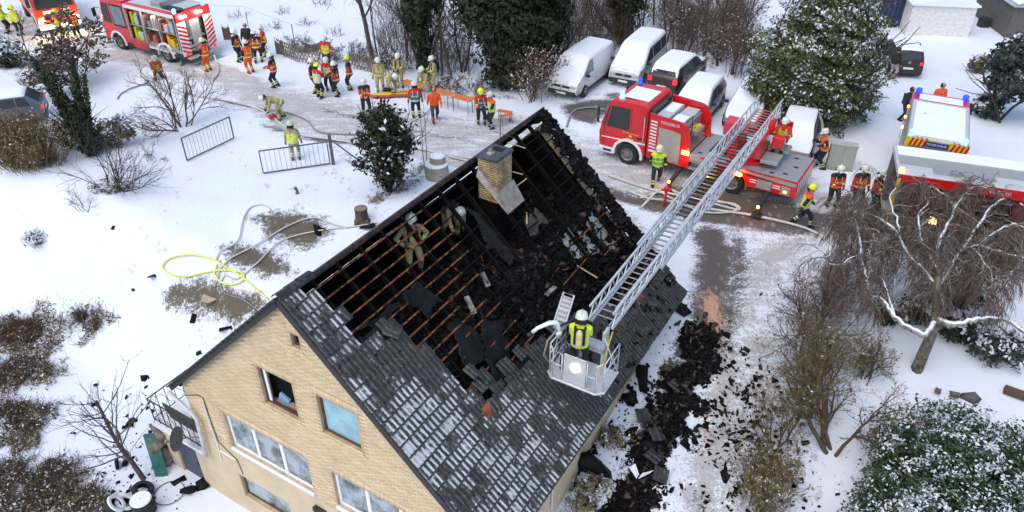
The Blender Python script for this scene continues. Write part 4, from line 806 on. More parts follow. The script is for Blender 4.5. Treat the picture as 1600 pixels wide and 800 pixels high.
# basket
bF = Vector((lx_.x, lx_.y, 0)).normalized(); bC = Vector((1.78, 14.94, 1.95)) + Vector((.09, .06, 0)); BF = frame(bC, bF, Z.cross(bF), Z)      # x away from the ladder, y left
bw_, bd = .78, .52
k = MB(); k.slab([(bd, -bw_ + .15), (bd, bw_ - .15), (bd - .15, bw_), (-bd, bw_), (-bd, -bw_), (bd - .15, -bw_)], 0, .06); bas = inworld(k.build('basket', M['alulight'], lad, bevel=.015), BF)
def bpart(k, name, m, bev=.0, smooth=False): return inworld(k.build(name, m, bas, bevel=bev, smooth=smooth), BF)
k = MB(); k.tube([(bd + .03, -bw_ + .15, .05), (bd + .03, bw_ - .15, .05), (bd - .12, bw_ + .03, .05), (-bd, bw_ + .03, .05)], .035, 8); k.tube([(bd + .03, -bw_ + .15, .05), (bd - .12, -bw_ - .03, .05), (-bd, -bw_ - .03, .05)], .035, 8); bpart(k, 'floor_rim', M['alulight'])
k = MB(); k.b6(bd - .03, bd, -.32, .32, .08, 1.02); fp = bpart(k, 'front_panel', M['alulight'], .015)
k = MB(); k.lathe([(.11, 0), (.12, .03), (.10, .06), (.001, .065)], 16, (bd, .02, .66), 0, 'x'); bpart(k, 'work_lamp', M['whitelamp'])
def gate(pts, name='gate_rail', r=.02):
    k = MB(); k.tube(pts, r, 6); return bpart(k, name, M['ladder'], smooth=True)
for s in (1, -1):
    a, b_ = (bd, s * .36), (bd, s * (bw_ - .16)); g = lambda p, z: (p[0], p[1], z)
    gate([g(a, .12), g(a, .98), g(b_, .98), g(b_, .12), g(a, .12)]); gate([g(a, .55), g(b_, .55)])
    a, b_ = (bd - .14, s * bw_), (-bd, s * bw_); gate([g(a, .06), g(a, 1.04), g(b_, 1.04), g(b_, .06)], 'side_rail'); gate([g(a, .36), g(b_, .36)], 'side_rail'); gate([g(a, .70), g(b_, .70)], 'side_rail'); gate([g(a, .06), ((a[0] + b_[0]) / 2, s * bw_, 1.04), g(b_, .06)], 'side_rail', .014)
    gate([(bd, s * (bw_ - .16), .98), (bd - .14, s * bw_, 1.04)], 'corner_rail')
    gate([(bd, s * (bw_ - .16), .06), (bd, s * (bw_ - .16), 1.0)], 'corner_post'); gate([(-bd, s * bw_, .06), (-bd, s * .35, 1.04)], 'back_rail')
k = MB(); k.b6(-bd - .32, -bd, -.36, .36, .45, .62); k.b6(-bd - .3, -bd, -.36, -.28, .06, 1.2); k.b6(-bd - .3, -bd, .28, .36, .06, 1.2); bpart(k, 'basket_mount', M['ladder'], .01)
k = MB(); k.b6(-bd, bd - .3, -bw_ - .02, -bw_ + .0, .3, 1.0); 
k = MB(); my = -bw_ - .02   # monitor: white bent pipe with nozzle on the left as seen (right hand side of the basket)
k.tube([(-.1, my, .9), (-.1, my, 1.25), (-.05, my - .05, 1.42), (.1, my - .18, 1.45), (.30, my - .42, 1.32), (.38, my - .52, 1.2)], [.075, .07, .07, .06, .05, .055], 10); k.lathe([(.10, 0), (.10, .12)], 12, (-.1, my, 1.0)); bpart(k, 'water_monitor', M['pvc'], smooth=True)
k = MB(); k.tube([(.40, my - .55, 1.17), (.44, my - .61, 1.10)], .065, 10); bpart(k, 'nozzle', M['plastic'])
k = MB(); k.tube([(-.05, my, 1.2), (.2, my - .15, .95), (.32, my - .2, .5), (.2, my - .12, .2), (0, my - .03, .25), (-.05, my + .02, .6)], .03, 7); bpart(k, 'feed_hose', M['firehosegrey'], smooth=True)
k = MB(); k.tube([(-.1, my + .05, 1.3), (-.35, -.5, 1.45), (-.45, -.2, 1.5), (-.4, .1, 1.42)], .035, 7); bpart(k, 'black_hose', M['rubber'], smooth=True)
k = MB(); c4 = [Vector((-.25, my + .10, 1.2)), Vector((-1.15, my - .08, 1.55)), Vector((-1.15, my - .40, 1.55)), Vector((-.25, my - .22, 1.2))]; k.tube(c4 + [c4[0]], .028, 6); k.tube([c4[0].lerp(c4[1], .5), c4[3].lerp(c4[2], .5)], .022, 6); k.b6(-.6, -.2, my - .2, my + .08, 1.05, 1.13); bpart(k, 'stretcher_mount', M['ladder']); k = MB(); k.plate([p_.lerp((c4[0] + c4[1] + c4[2] + c4[3]) / 4, .2) for p_ in c4], .012); bpart(k, 'grey_insert', M['shutter'])
k = MB(); k.tube([(-.2, .45, .08), (-.2, .62, 1.3), (-.25, .66, 1.6)], .018, 5); bpart(k, 'pike_pole', M['yellow'])
k = MB(); k.b6(-.3, .2, -.6, -.38, .06, .55); bpart(k, 'black_bag', M['plastic'], .05)
# --- general fire engine: cab + box body
def engine(name, label, loc, ang, wb=4.2, front=3.4, rear=-3.6, H=3.15, paint='red', body='red', lockers=None, roof='alulight', hlamp='lens', wid=1.22, cabx=1.35, doors2=True, rearopen=False, shell=True):
    e = thing(name, label, 'fire engine', loc, ang); wx = wb / 2; P = M[paint]
    for sx_ in (1, -1):
        for sy in (1, -1): wheel(e, sx_ * wx, sy * (wid - .16), .48, .28, sy)
    MB().b6(rear + .3, front - .5, -.4, .4, .5, .8).build('chassis', M['plastic'], e)
    zt = H - .15; fx = front
    k = MB(); k.prism([(fx - .04, .60), (fx, 1.2), (fx - .06, 1.6), (fx - .38, zt - .22), (fx - .55, zt), (cabx, zt + .02), (cabx, .62)] + arc(wx, .48, .64, PI - .2, .2, 12), -wid, wid); cab = k.build('cab', P, e, bevel=.05)
    k = MB(); k.add([(fx - .055, -wid + .14, 1.64), (fx - .055, wid - .14, 1.64), (fx - .36, wid - .2, zt - .26), (fx - .36, -wid + .2, zt - .26)], [(0, 1, 2, 3)]); o = k.build('windscreen', M['glass'], cab); sm = o.modifiers.new('t', 'SOLIDIFY'); sm.thickness = .02; sm.offset = 1
    MB().b6(fx - .02, fx + .03, -.75, .75, .92, 1.3).build('grille', M['plastic'], cab)
    MB().b6(fx - .12, fx + .06, -wid, wid, .36, .66).build('bumper', M['white'], cab, bevel=.04)
    for s in (1, -1):
        y = s * (wid + .002)
        side_panel([(fx - .30, 1.62), (fx - .46, zt - .3), (fx - 1.05, zt - .3), (fx - 1.05, 1.62)], y, .01, M['glass'], cab, 'side_window')
        if doors2: side_panel([(fx - 1.2, 1.5), (fx - 1.2, zt - .28), (cabx + .12, zt - .28), (cabx + .12, 1.5)], y, .012, M['plastic'], cab, 'window_frame'); side_panel([(fx - 1.28, 1.62), (fx - 1.28, zt - .38), (cabx + .2, zt - .38), (cabx + .2, 1.62)], y + s * .012, .006, M['glassblue'], cab, 'side_window')
        flare(cab, wx, s * (wid - .06), s * (wid + .035), .48, M['white'])
        k = MB(); k.b6(fx - .03, fx + .035, min(s * .78, s * (wid - .04)), max(s * .78, s * (wid - .04)), .78, 1.0); k.build('headlamp', M[hlamp], cab, bevel=.02)
        k = MB(); k.tube([(fx - .2, s * wid, 2.4), (fx + .12, s * (wid + .2), 2.45)], .02, 5); k.box((fx + .13, s * (wid + .22), 2.15), (.1, .2, .5)); k.build('mirror', M['plastic'], cab, bevel=.02)
        k = MB(); k.lathe([(.13, 0), (.13, .2), (.09, .26), (.001, .265)], 12, (fx - .75, s * (wid - .2), zt + .01)); k.build('beacon', M['bluelamp'], cab, smooth=True)
    return e, cab
# top-left engine with open lockers
E1 = Vector((-21.4, 45.54, 0)); a1 = math.radians(149.2)
e1, c1 = engine('fire_engine', 'red fire engine with open equipment lockers and striped rear doors on the snowy road', E1, a1, wb=4.27, front=3.35, rear=-3.75, H=3.25, cabx=.85)
def fbox(parent, x0, x1, y0, y1, z0, z1, name, m, bev=0): return MB().b6(x0, x1, y0, y1, z0, z1).build(name, M[m], parent, bevel=bev)
fbox(e1, -3.7, .83, -1.22, 1.22, 2.78, 3.05, 'body_roof', 'red', .03); fbox(e1, -3.7, .83, -.30, .30, .70, 2.778, 'body_core', 'grey'); fbox(e1, -3.7, .83, -1.22, 1.22, .78, .92, 'body_floor', 'grey')
fbox(e1, -3.6, .8, 1.221, 1.228, 2.80, 3.0, 'white_band', 'white'); fbox(e1, -3.45, .5, -1.0, 1.0, 3.052, 3.12, 'roof_deck', 'alulight', .02); fbox(e1, -2.2, -1.4, -.9, .9, 3.122, 3.4, 'roof_box', 'alu', .02); fbox(e1, -3.6, -2.4, .45, .95, 3.122, 3.22, 'roof_ladder', 'plastic')
fbox(e1, -.62, .78, 1.10, 1.222, .45, .94, 'lower_door', 'red', .01); fbox(e1, -.62, .78, -1.222, -1.10, .45, .94, 'lower_door', 'red', .01); fbox(e1, -3.0, -.64, 1.12, 1.20, .62, .78, 'lower_trim', 'white', .02)
flare(e1, -2.135, 1.15, 1.255, .48, M['white']); flare(e1, -2.135, -1.255, -1.15, .48, M['white']); fbox(e1, -3.7, -2.8, 1.0, 1.2, .5, .75, 'rear_skirt', 'plastic')
for x in (.79, -.62, -2.02, -3.55):
    for s in (1, -1): fbox(e1, x - .05, x + .05, min(s * 1.12, s * 1.222), max(s * 1.12, s * 1.222), .92, 2.78, 'door_post', 'alu')
fbox(e1, -3.6, .8, -1.2, -1.15, .92, 2.78, 'closed_shutter', 'shutter'); fbox(e1, -3.28, -3.24, -1.14, 1.11, .92, 2.78, 'bulkhead', 'boardgrey')
rq = random.Random(4); cols = ['hiyellow', 'yellow', 'plastic', 'orange', 'alu', 'grey', 'bench', 'plastic', 'alulight', 'wood']
for bay, (x0, x1) in enumerate(((-.55, .72), (-1.95, -.70), (-3.48, -2.10))):
    fbox(e1, x0, x1, .32, 1.12, 1.78, 1.81, 'shelf', 'alu')
    for z in (.925, 1.82):
        x = x0 + .03
        while x < x1 - .12:
            w_ = rq.uniform(.14, .34); h = rq.uniform(.35, .78); w_ = min(w_, x1 - x - .02); mname = 'hiyellow' if bay == 0 and x > .25 else ('yellow' if bay == 2 and z < 1 else rq.choice(cols))
            if rq.random() < .5: MB().box((x + w_ / 2, .75, z + h / 2), (w_ - .02, rq.uniform(.4, .66), h)).build('equipment', M[mname], e1, bevel=.02)
            else:
                k = MB(); k.lathe([(w_ * .45, 0), (w_ * .48, .1), (w_ * .48, h - .12), (w_ * .2, h), (.001, h)], 10, (x + w_ / 2, .86, z)); k.build('equipment', M[mname], e1, smooth=False)
            x += w_ + .02
# rear: striped doors folded out at the sides, open pump bay, lamps
fbox(e1, -3.74, -3.70, -1.2, 1.2, 2.55, 3.05, 'rear_header', 'red', .01); fbox(e1, -3.72, -3.40, -.62, .62, 1.0, 1.1, 'pump_shelf', 'alu'); fbox(e1, -3.65, -3.3, -.6, .6, 1.45, 1.5, 'pump_shelf', 'alu')
for i in range(7): fbox(e1, -3.62, -3.40, -.55 + i * .16, -.44 + i * .16, 1.105, 1.2 + .25 * rq.random(), 'pump_fitting', rq.choice(['orange', 'plastic', 'alu', 'bench']), .01)
for s in (1, -1):
    y0, y1 = (.64, 1.22) if s > 0 else (-1.22, -.64); rp_ = fbox(e1, -3.745, -3.70, y0, y1, .62, 2.55, 'rear_door', 'white', .01)
    for i in range(8):
        z = .66 + i * .235; k = MB(); dz = .30 * s
        a_, b_ = (y0, y1); k.add([(-3.752, a_, z + (0 if s > 0 else .28)), (-3.752, b_, z + (.28 if s > 0 else 0)), (-3.752, b_, z + .12 + (.28 if s > 0 else 0)), (-3.752, a_, z + .12 + (0 if s > 0 else .28))], [(0, 1, 2, 3)])
        if z + .40 < 2.6: k.build('stripe', M['red'], rp_)
    k = MB(); k.lathe([(.09, 0), (.09, .08)], 12, (-3.84, s * .98, .72), 0, 'x'); k.build('tail_lamp', M['taillight'], e1); k = MB(); k.lathe([(.06, 0), (.07, .06)], 12, (-3.80, s * .55, 2.82), 0, 'x'); k.build('scene_lamp', M['whitelamp'], e1)
    k = MB(); k.lathe([(.10, 0), (.10, .2), (.05, .24)], 12, (-3.5, s * 1.0, 3.06)); k.build('beacon', M['bluelit'], e1)
fbox(e1, -4.15, -3.75, -1.1, 1.1, .48, .56, 'tail_board', 'alu', .02)
side_panel([(2.02, .96), (2.02, 1.02), (1.74, 1.0), (1.74, .95)], 1.223, .004, M['white'], c1, 'door_mark')
# orange-red truck, top-left corner
a_ = math.radians(-52); F2 = G(100, 52); hd = Vector((math.cos(a_), math.sin(a_), 0))
e2, c2 = engine('fire_engine', 'orange red fire truck with lit headlamps in the top left corner', F2 - hd * 3.35 + Vector((0, 0, 0)), a_, wb=4.0, front=3.3, rear=-3.4, H=2.75, paint='orange', hlamp='headlamp', cabx=.9, doors2=False)
fbox(e2, -3.4, .88, -1.2, 1.2, .8, 2.9, 'body', 'orange', .04); k = MB(); k.lathe([(.10, 0), (.10, .015)], 16, (3.335, 0, 1.12), 0, 'x'); k.lathe([(.075, .0), (.075, .02)], 16, (3.335, 0, 1.12), 1, 'x'); k.build('round_badge', [M['alulight'], M['plastic']], c2)
for s in (1, -1): MB().plate([(3.31, s * .5 - .28, 1.34), (3.31, s * .5 + .28, 1.34), (3.285, s * .5 + .26, 1.52), (3.285, s * .5 - .26, 1.52)], .006).build('white_mark', M['white'], c2)
fbox(c2, 3.24, 3.37, -1.1, 1.1, .5, .62, 'lit_strip', 'headlamp', .02)
for s in (1, -1): glow(e2, (3.7, s * .9, .85), (1, .62, .28), 60); glow(e1, (-4.1, s * .55, 2.7), (1, .9, .75), 40)
glow(e1, (-1.5, 1.0, 2.6), (1, .8, .55), 25)
# right-hand engine facing away
A0 = Vector((15.25, 26.9, 0)); a3 = math.radians(63.4); h3 = Vector((math.cos(a3), math.sin(a3), 0)); l3 = Vector((-h3.y, h3.x, 0)); ctr = A0 + h3 * 3.75 - l3 * 1.15
e3, c3 = engine('fire_engine', 'light roofed fire engine facing away with yellow and red chevron rear frame', ctr, a3, wb=3.6, front=2.9, rear=-3.0, H=2.95, cabx=1.2, wid=1.13, doors2=False)
fbox(e3, -3.0, 1.18, -1.13, 1.13, .70, 2.86, 'body', 'shutter', .03); fbox(e3, -2.9, 1.15, -1.08, 1.08, 2.862, 2.90, 'body_roof', 'alulight', .02); fbox(c3, 1.42, 2.12, -.86, .86, 2.824, 2.84, 'roof_snow', 'snow', .01)
fbox(e3, -2.7, .9, -.95, .95, 2.902, 2.93, 'roof_snow', 'snow', .012)
for i in range(3): fbox(e3, -2.3 + i * 1.05, -1.4 + i * 1.05, 1.131, 1.142, .95, 2.5, 'roller_shutter', 'alu', .01)
k = MB(); k.b6(-3.06, -3.0, -1.13, 1.13, 2.60, 2.92); rf = k.build('rear_frame', M['yellow'], e3); fbox(e3, -3.06, -3.0, .93, 1.13, .8, 2.598, 'rear_frame_post', 'yellow'); fbox(e3, -3.06, -3.0, -1.13, -.93, .8, 2.598, 'rear_frame_post', 'yellow')
for i in range(4):
    for y in (.98 - i * .16, -.5 - i * .16): k = MB(); k.add([(-3.068, y, 2.61), (-3.068, y - .08, 2.61), (-3.068, y - .16, 2.91), (-3.068, y - .08, 2.91)], [(0, 1, 2, 3)]); k.add([(-3.05, y - .16, 2.925), (-3.05, y - .08, 2.925), (-2.9, y - .04, 2.925), (-2.9, y - .12, 2.925)], [(0, 1, 2, 3)]); k.build('chevron', M['red'], rf)
for i in range(6):
    z = .9 + i * .29; k = MB(); k.add([(-3.068, 1.12, z), (-3.068, .94, z + .1), (-3.068, .94, z + .22), (-3.068, 1.12, z + .12)], [(0, 1, 2, 3)]); k.build('chevron', M['red'], rf)
k = MB(); k.b6(-3.10, -3.062, -.42, .42, 2.66, 2.88); sg = k.build('rear_sign', M['bluesign'], rf); text('FEUERWEHR', .13, M['white'], sg, frame((-3.103, .0, 2.77), (0, -1, 0), (0, 0, 1), (-1, 0, 0)))
for s in (1, -1):
    k = MB(); k.lathe([(.10, 0), (.10, .14), (.05, .18)], 12, (-2.75, s * .95, 2.93)); k.build('beacon', M['bluelit'], e3)
k = MB(); k.add([(-.4, .5, 2.932), (-.4, .62, 2.932), (-.3, .62, 2.932), (-.3, .5, 2.932)], [(0, 1, 2, 3)]); k.build('roof_hatch', M['alu'], e3)
for y, z in ((1.16, 1.2), (1.17, 1.7), (1.17, 2.2)): k = MB(); k.box((2.0, y, z), (.12, .06, .08)); k.build('side_marker', M['amber'], e3)
# box truck in front of it, long side to the camera
B0 = Vector((13.9, 24.3, 0)); a4 = math.radians(-18.7); h4 = Vector((math.cos(a4), math.sin(a4), 0)); l4 = Vector((-h4.y, h4.x, 0)); ctr = B0 + h4 * 3.6 + l4 * 1.2
e4 = thing('equipment_truck', 'long red equipment truck with white roof behind the weeping birch', 'fire engine', ctr, a4)
for x in (-2.2, 2.2):
    for s in (1, -1): wheel(e4, x, s * 1.04, .48, .28, s)
fbox(e4, -3.55, 5.0, -1.2, 1.2, .85, 1.05, 'body_floor', 'grey'); fbox(e4, -3.55, 5.0, .3, 1.2, 1.052, 2.82, 'body_core', 'boardgrey'); fbox(e4, -3.6, 5.0, -1.2, 1.2, 2.822, 3.02, 'body_roof', 'alulight', .03); fbox(e4, -3.5, 4.9, .35, 1.1, 3.022, 3.06, 'roof_snow', 'snow', .02); fbox(e4, -3.5, 4.9, -.45, .30, 3.022, 3.032, 'roof_panel', 'shutter')
fbox(e4, -3.55, 5.0, -1.212, -1.2, 2.62, 2.98, 'red_band', 'red'); text('FEUERWEHR', .26, M['alulight'], e4, frame((-.6, -1.215, 2.78), (1, 0, 0), (0, 0, 1), (0, -1, 0)))
M['dullred'] = mat('dull_red_panel', (.16, .012, .014), .6, var=.25, scale=2); fbox(e4, .4, 4.2, -1.2, -1.1, .9, 2.6, 'side_door', 'dullred', .01); fbox(e4, -3.55, -3.45, -1.22, -1.05, .5, 2.82, 'corner_post', 'alu', .01); fbox(e4, -3.56, -3.46, -1.24, -1.222, 1.0, 2.8, 'reflective_strip', 'yellow')
for i in range(4): fbox(e4, -3.4, .3, -1.15, .28, 1.1 + i * .42, 1.13 + i * .42, 'shelf', 'alu')
for i in range(12): x = -3.2 + i * .28; fbox(e4, x, x + .2, -.9, .1, 1.14 + (i % 3) * .42, 1.42 + (i % 3) * .42, 'equipment', rq.choice(['orange', 'plastic', 'wood', 'alu', 'bench']), .02)
fbox(e4, -2.1, -1.8, -1.1, -.8, 1.14, 1.25, 'hand_lamp', 'headlamp'); fbox(e4, -1.3, -1.1, -1.05, -.8, 1.56, 1.9, 'orange_canister', 'orange', .03)
k = MB(); k.lathe([(.09, 0), (.10, .08), (.07, .16)], 12, (-3.5, -1.1, 3.02)); k.build('amber_beacon', M['amber'], e4)
fbox(e4, -2.4, -.4, -.9, -.5, 3.03, 3.10, 'roof_ladder', 'alu'); fbox(e4, 1.2, 1.6, -.9, -.6, 3.03, 3.2, 'roof_box', 'white', .03)
k = MB(); k.prism([(5.05, .6), (7.2, .6), (7.25, 1.5), (6.95, 2.6), (5.05, 2.7)], -1.18, 1.18); k.build('cab', M['red'], e4, bevel=.06)
# --- cars and vans
def car(name, label, cat, anchor, ang, spec, paint, snow=1., glass='glass', group=None):
    """x forward from the rear bumper; anchor = where (ax, side) of the car touches the ground"""
    L_, W_ = spec['L'], spec['W']; hw = W_ / 2; top = spec['top']; belt = spec['belt']; zr = max(p[1] for p in top); zb0 = spec.get('zb', .28)
    tx = [p[0] for p in top]; tz = [p[1] for p in top]; c0, c1_ = spec['cab']          # rear and front ends of the glasshouse at belt height
    r0, r1 = spec['roof']
    ax, ay = spec['anchor']; e = thing(name, label, cat, Vector(anchor) - Matrix.Rotation(ang, 3, 'Z') @ Vector((ax, ay, 0)), ang, group)
    xs_ = sorted(set([0, .06, .2, .45] + list(np.linspace(.7, L_ - .7, 15)) + [L_ - .45, L_ - .2, L_ - .06, L_] + [c0, c1_, r0, r1]))
    def ring(x):
        u = (x - L_ / 2) / (L_ / 2); w_ = hw * (1 - spec.get('tap', .16) * abs(u) ** 5); zt_ = float(np.interp(x, tx, tz)); zb_ = min(belt + .05 * (1 - x / L_) * 0, zt_ - .02); q = max(0, min(1, (zt_ - zb_) / (zr - belt)))
        hr = w_ * (.965 * (1 - q) + spec.get('tumble', .80) * q); lift = .10 * max(0, abs(u) - .9) * 10
        return [(w_ * .9, zb0 + lift), (w_, zb0 + .16 + lift * .5), (w_ * 1.0, (zb0 + zb_) / 2 + .1), (w_ * .985, zb_), (hr, zt_ - .045 * (.3 + q)), (hr * .86, zt_ + .0), (0, zt_ + .025)]
    k = MB(); n = 13; vs = []
    for x in xs_:
        r = ring(x); row = [(x, p[0], p[1]) for p in r] + [(x, -p[0], p[1]) for p in r[-2::-1]]; vs += row
    fs = [(i * n + j, i * n + j + 1, (i + 1) * n + j + 1, (i + 1) * n + j) for i in range(len(xs_) - 1) for j in range(n - 1)] + [(i * n, (i + 1) * n, (i + 1) * n + n - 1, i * n + n - 1) for i in range(len(xs_) - 1)]
    fs += [tuple(range(n)), tuple((len(xs_) - 1) * n + j for j in range(n))[::-1]]
    k.add(vs, fs); body = k.build('body', paint, e, smooth=True); es = body.modifiers.new('es', 'EDGE_SPLIT'); es.split_angle = .6
    def S(x, v, s): r = ring(x); a, b_ = r[3], r[4]; return Vector((x, s * (a[0] + (b_[0] - a[0]) * v + .008), a[1] + (b_[1] - a[1]) * v))
    def T(x, w_): r = ring(x); a = abs(w_); y = r[5][0] * a if a <= 1 else r[5][0] + (r[4][0] - r[5][0]) * (a - 1); z = r[6][1] + (r[5][1] - r[6][1]) * a * a if a <= 1 else r[5][1] + (r[4][1] - r[5][1]) * (a - 1); return Vector((x, math.copysign(y, w_), z))
    for s in (1, -1):
        for x0, x1 in spec['side']:
            k = MB(); m_ = 5
            def xe(v, i):                                       # slanted ends follow the pillars
                lo = max(x0, c0 + (r0 - c0) * v + .06); hi = min(x1, c1_ + (r1 - c1_) * v - .06); return lo + (hi - lo) * i / m_
            vv = [S(xe(v, i), v, s) for v in (.10, .92) for i in range(m_ + 1)]; k.add(vv, [(i, i + 1, i + m_ + 2, i + m_ + 1) for i in range(m_)]); o = k.build('side_window', M[glass], body)
    for nm, x0, x1 in (('windscreen', r1, c1_), ('rear_window', c0, r0)):
        if nm == 'rear_window' and spec.get('norear'): continue
        k = MB(); d = (x1 - x0); vv = [T(x0 + d * (.06 + .88 * i / 4), w_) + Vector(((.008 if nm == 'windscreen' else -.008), 0, .008)) for i in range(5) for w_ in (-.96, -.5, 0, .5, .96)]
        k.add(vv, [(i * 5 + j, i * 5 + j + 1, (i + 1) * 5 + j + 1, (i + 1) * 5 + j) for i in range(4) for j in range(4)]); k.build(nm, M[glass], body)
    for x0, x1 in (spec['snow'] if snow else []):
        k = MB(); rr_ = np.random.default_rng(int(L_ * 100 + x0 * 10)); nx_, nw = 26, 11; vv = []
        ws = [-1.75, -1.35, -1.0, -.7, -.35, 0, .35, .7, 1., 1.35, 1.75]
        for i in range(nx_):
            x = x0 + (x1 - x0) * i / (nx_ - 1)
            for w_ in ws:
                ed = min(1, (1.75 - abs(w_)) / .3, min(i, nx_ - 1 - i) / 2); h = (.015 + .06 * ed ** .6 + .02 * rr_.random()) * snow if ed > 0 else -.004; vv.append(T(x, w_) + Vector((0, 0, h)))
        k.add(vv, [(i * nw + j, i * nw + j + 1, (i + 1) * nw + j + 1, (i + 1) * nw + j) for i in range(nx_ - 1) for j in range(nw - 1)]); k.build('snow_cover', M['snow'], e, smooth=True)
    wr = spec.get('wr', .32)
    for x in spec['wheels']:
        for s in (1, -1):
            k = MB(); k.lathe([(wr * 1.14, 0), (wr * 1.14, .05)], 24, (x, s * (hw - .035) - .025, wr + .02), 0, 'y'); k.build('wheel_well', M['plastic'], e); wheel(e, x, s * (hw - .08), wr, .2, s, M['silver'])
    k = MB(); k.b6(-.03, .14, -hw * .86, hw * .86, zb0, zb0 + .26); k.build('rear_bumper', spec.get('bump', M['plastic']), e, bevel=.05); k = MB(); k.b6(L_ - .14, L_ + .03, -hw * .86, hw * .86, zb0 - .02, zb0 + .26); k.build('front_bumper', spec.get('bump', M['plastic']), e, bevel=.05)
    for s in (1, -1):
        y0, y1 = sorted((s * hw * .52, s * hw * .84)); fl = spec.get('fl', .72); k = MB(); k.b6(L_ - .10, L_ - .005, y0, y1, fl - .09, fl + .06); k.build('headlamp', M['lens'], e, bevel=.03)
        rl = spec.get('rl', .85); rh = spec.get('rh', .1); y0, y1 = sorted((s * hw * .60, s * hw * .86)); k = MB(); k.b6(-.012, .10, y0, y1, rl - rh, rl + rh); k.build('tail_lamp', M['taillight'], e, bevel=.02)
        xm = c1_ - .30; k = MB(); k.box((xm, s * (hw + .10), belt + .08), (.12, .22, .16)); k.build('mirror', M['plastic'] if spec.get('dm', 1) else paint, e, bevel=.04)
        for x in spec['handles']: k = MB(); k.b6(x, x + .18, *sorted((s * (hw - .005), s * (hw + .025))), belt - .14, belt - .11); k.build('door_handle', paint, e)
    k = MB(); k.b6(-.045, -.02, -.26, .26, zb0 + .28, zb0 + .39) if spec.get('rplate', 1) else None; k.b6(L_ + .031, L_ + .045, -.26, .26, zb0 + .06, zb0 + .17); k.build('number_plate', M['plate'], e)
    k = MB(); k.b6(L_ - .05, L_ + .008, -hw * .48, hw * .48, spec.get('gz', .62), spec.get('gz', .62) + .12); k.build('grille', M['plastic'], e)
    for s in (1, -1):
        for x in [h_ - .06 for h_ in spec['handles']] + [c1_ - .12]:
            r = ring(x); q = [(x, s * (r[i_][0] + .004), r[i_][1]) for i_ in (1, 2, 3)]; k = MB()
            for a2, b2 in zip(q[:-1], q[1:]): k.add([a2, (a2[0] + .014,) + a2[1:], (b2[0] + .014,) + b2[1:], b2], [(0, 1, 2, 3)])
            k.build('door_seam', M['plastic'], body)
        k = MB(); k.b6(spec['wheels'][0] + wr * 1.2, spec['wheels'][1] - wr * 1.2, *sorted((s * (hw - .06), s * (hw + .006))), zb0 - .03, zb0 + .10); k.build('side_skirt', M['plastic'], e)
    bd = spec.get('badge')
    if bd:
        k = MB(); xb = L_ + .012 if bd[0] == 'f' else -.016; k.lathe([(.075, 0), (.075, .012)], 18, (xb, 0, bd[1]), 0, 'x'); k.lathe([(.058, -.002), (.058, .014)], 18, (xb, 0, bd[1]), 1, 'x')
        sgn = 1 if bd[0] == 'f' else -1; xx = xb + (.016 if bd[0] == 'f' else -.004)
        for a, b_ in bd[2]: k.bar((xx, a[0], bd[1] + a[1]), (xx, b_[0], bd[1] + b_[1]), .012, .008, 0)
        k.build('badge', [M['alulight'], M['plastic']], e)
    return e
VWB = [((-.03, .05), (-.012, .0)), ((-.012, 0), (0, .02)), ((0, .02), (.012, 0)), ((.012, 0), (.03, .05)), ((-.045, .02), (-.02, -.05)), ((-.02, -.05), (0, -.01)), ((0, -.01), (.02, -.05)), ((.02, -.05), (.045, .02))]
STAR = [((0, 0), (0, .055)), ((0, 0), (.048, -.028)), ((0, 0), (-.048, -.028))]
VAN = dict(L=4.89, W=1.90, belt=1.12, zb=.30, top=[(0, 1.20), (.08, 1.86), (.2, 1.92), (3.2, 1.94), (3.45, 1.88), (4.25, 1.22), (4.75, 1.02), (4.86, .80), (4.89, .6)], cab=(.06, 4.22), roof=(.10, 3.40), tumble=.86, tap=.10, side=[(2.95, 4.2)], norear=1,
           snow=[(.1, 4.86)], wheels=(.85, 3.95), wr=.34, handles=(2.75,), fl=.80, gz=.70, anchor=(3.95, .95), badge=('f', .76, VWB))
MPV = dict(L=5.0, W=1.90, belt=1.10, zb=.28, top=[(0, 1.15), (.1, 1.80), (.25, 1.88), (3.0, 1.90), (3.3, 1.84), (4.25, 1.15), (4.85, .98), (4.97, .75), (5.0, .5)], cab=(.08, 4.22), roof=(.15, 3.25), tumble=.85, tap=.12, side=[(.3, 1.35), (1.45, 2.75), (2.85, 4.15)],
           snow=[(.1, 4.9)], wheels=(.95, 4.05), wr=.34, handles=(2.6, 1.3), fl=.76, gz=.66, anchor=(4.05, .95), badge=('f', .72, STAR))
EST = dict(L=4.75, W=1.84, belt=.94, zb=.26, top=[(0, .95), (.10, 1.02), (.55, 1.42), (.75, 1.48), (2.3, 1.50), (2.65, 1.44), (3.55, 1.0), (4.4, .88), (4.7, .70), (4.75, .5)], cab=(.10, 3.5), roof=(.62, 2.6), tumble=.78, side=[(.5, 1.05), (1.12, 2.05), (2.12, 3.3)],
           snow=[(.04, 4.6)], wheels=(.95, 3.70), wr=.32, handles=(1.95, 1.1), fl=.68, anchor=(3.7, .92))
SUV = dict(L=4.65, W=1.90, belt=1.06, zb=.34, top=[(0, 1.1), (.12, 1.18), (.42, 1.60), (.62, 1.66), (2.6, 1.68), (2.9, 1.62), (3.5, 1.12), (4.4, 1.0), (4.6, .8), (4.65, .55)], cab=(.12, 3.45), roof=(.5, 2.85), tumble=.80, side=[(.45, 1.0), (1.08, 2.05), (2.12, 3.3)],
           snow=[(.16, 4.4)], wheels=(.95, 3.72), wr=.36, handles=(1.95, 1.05), rl=1.0, rh=.13, anchor=(.95, -.95))
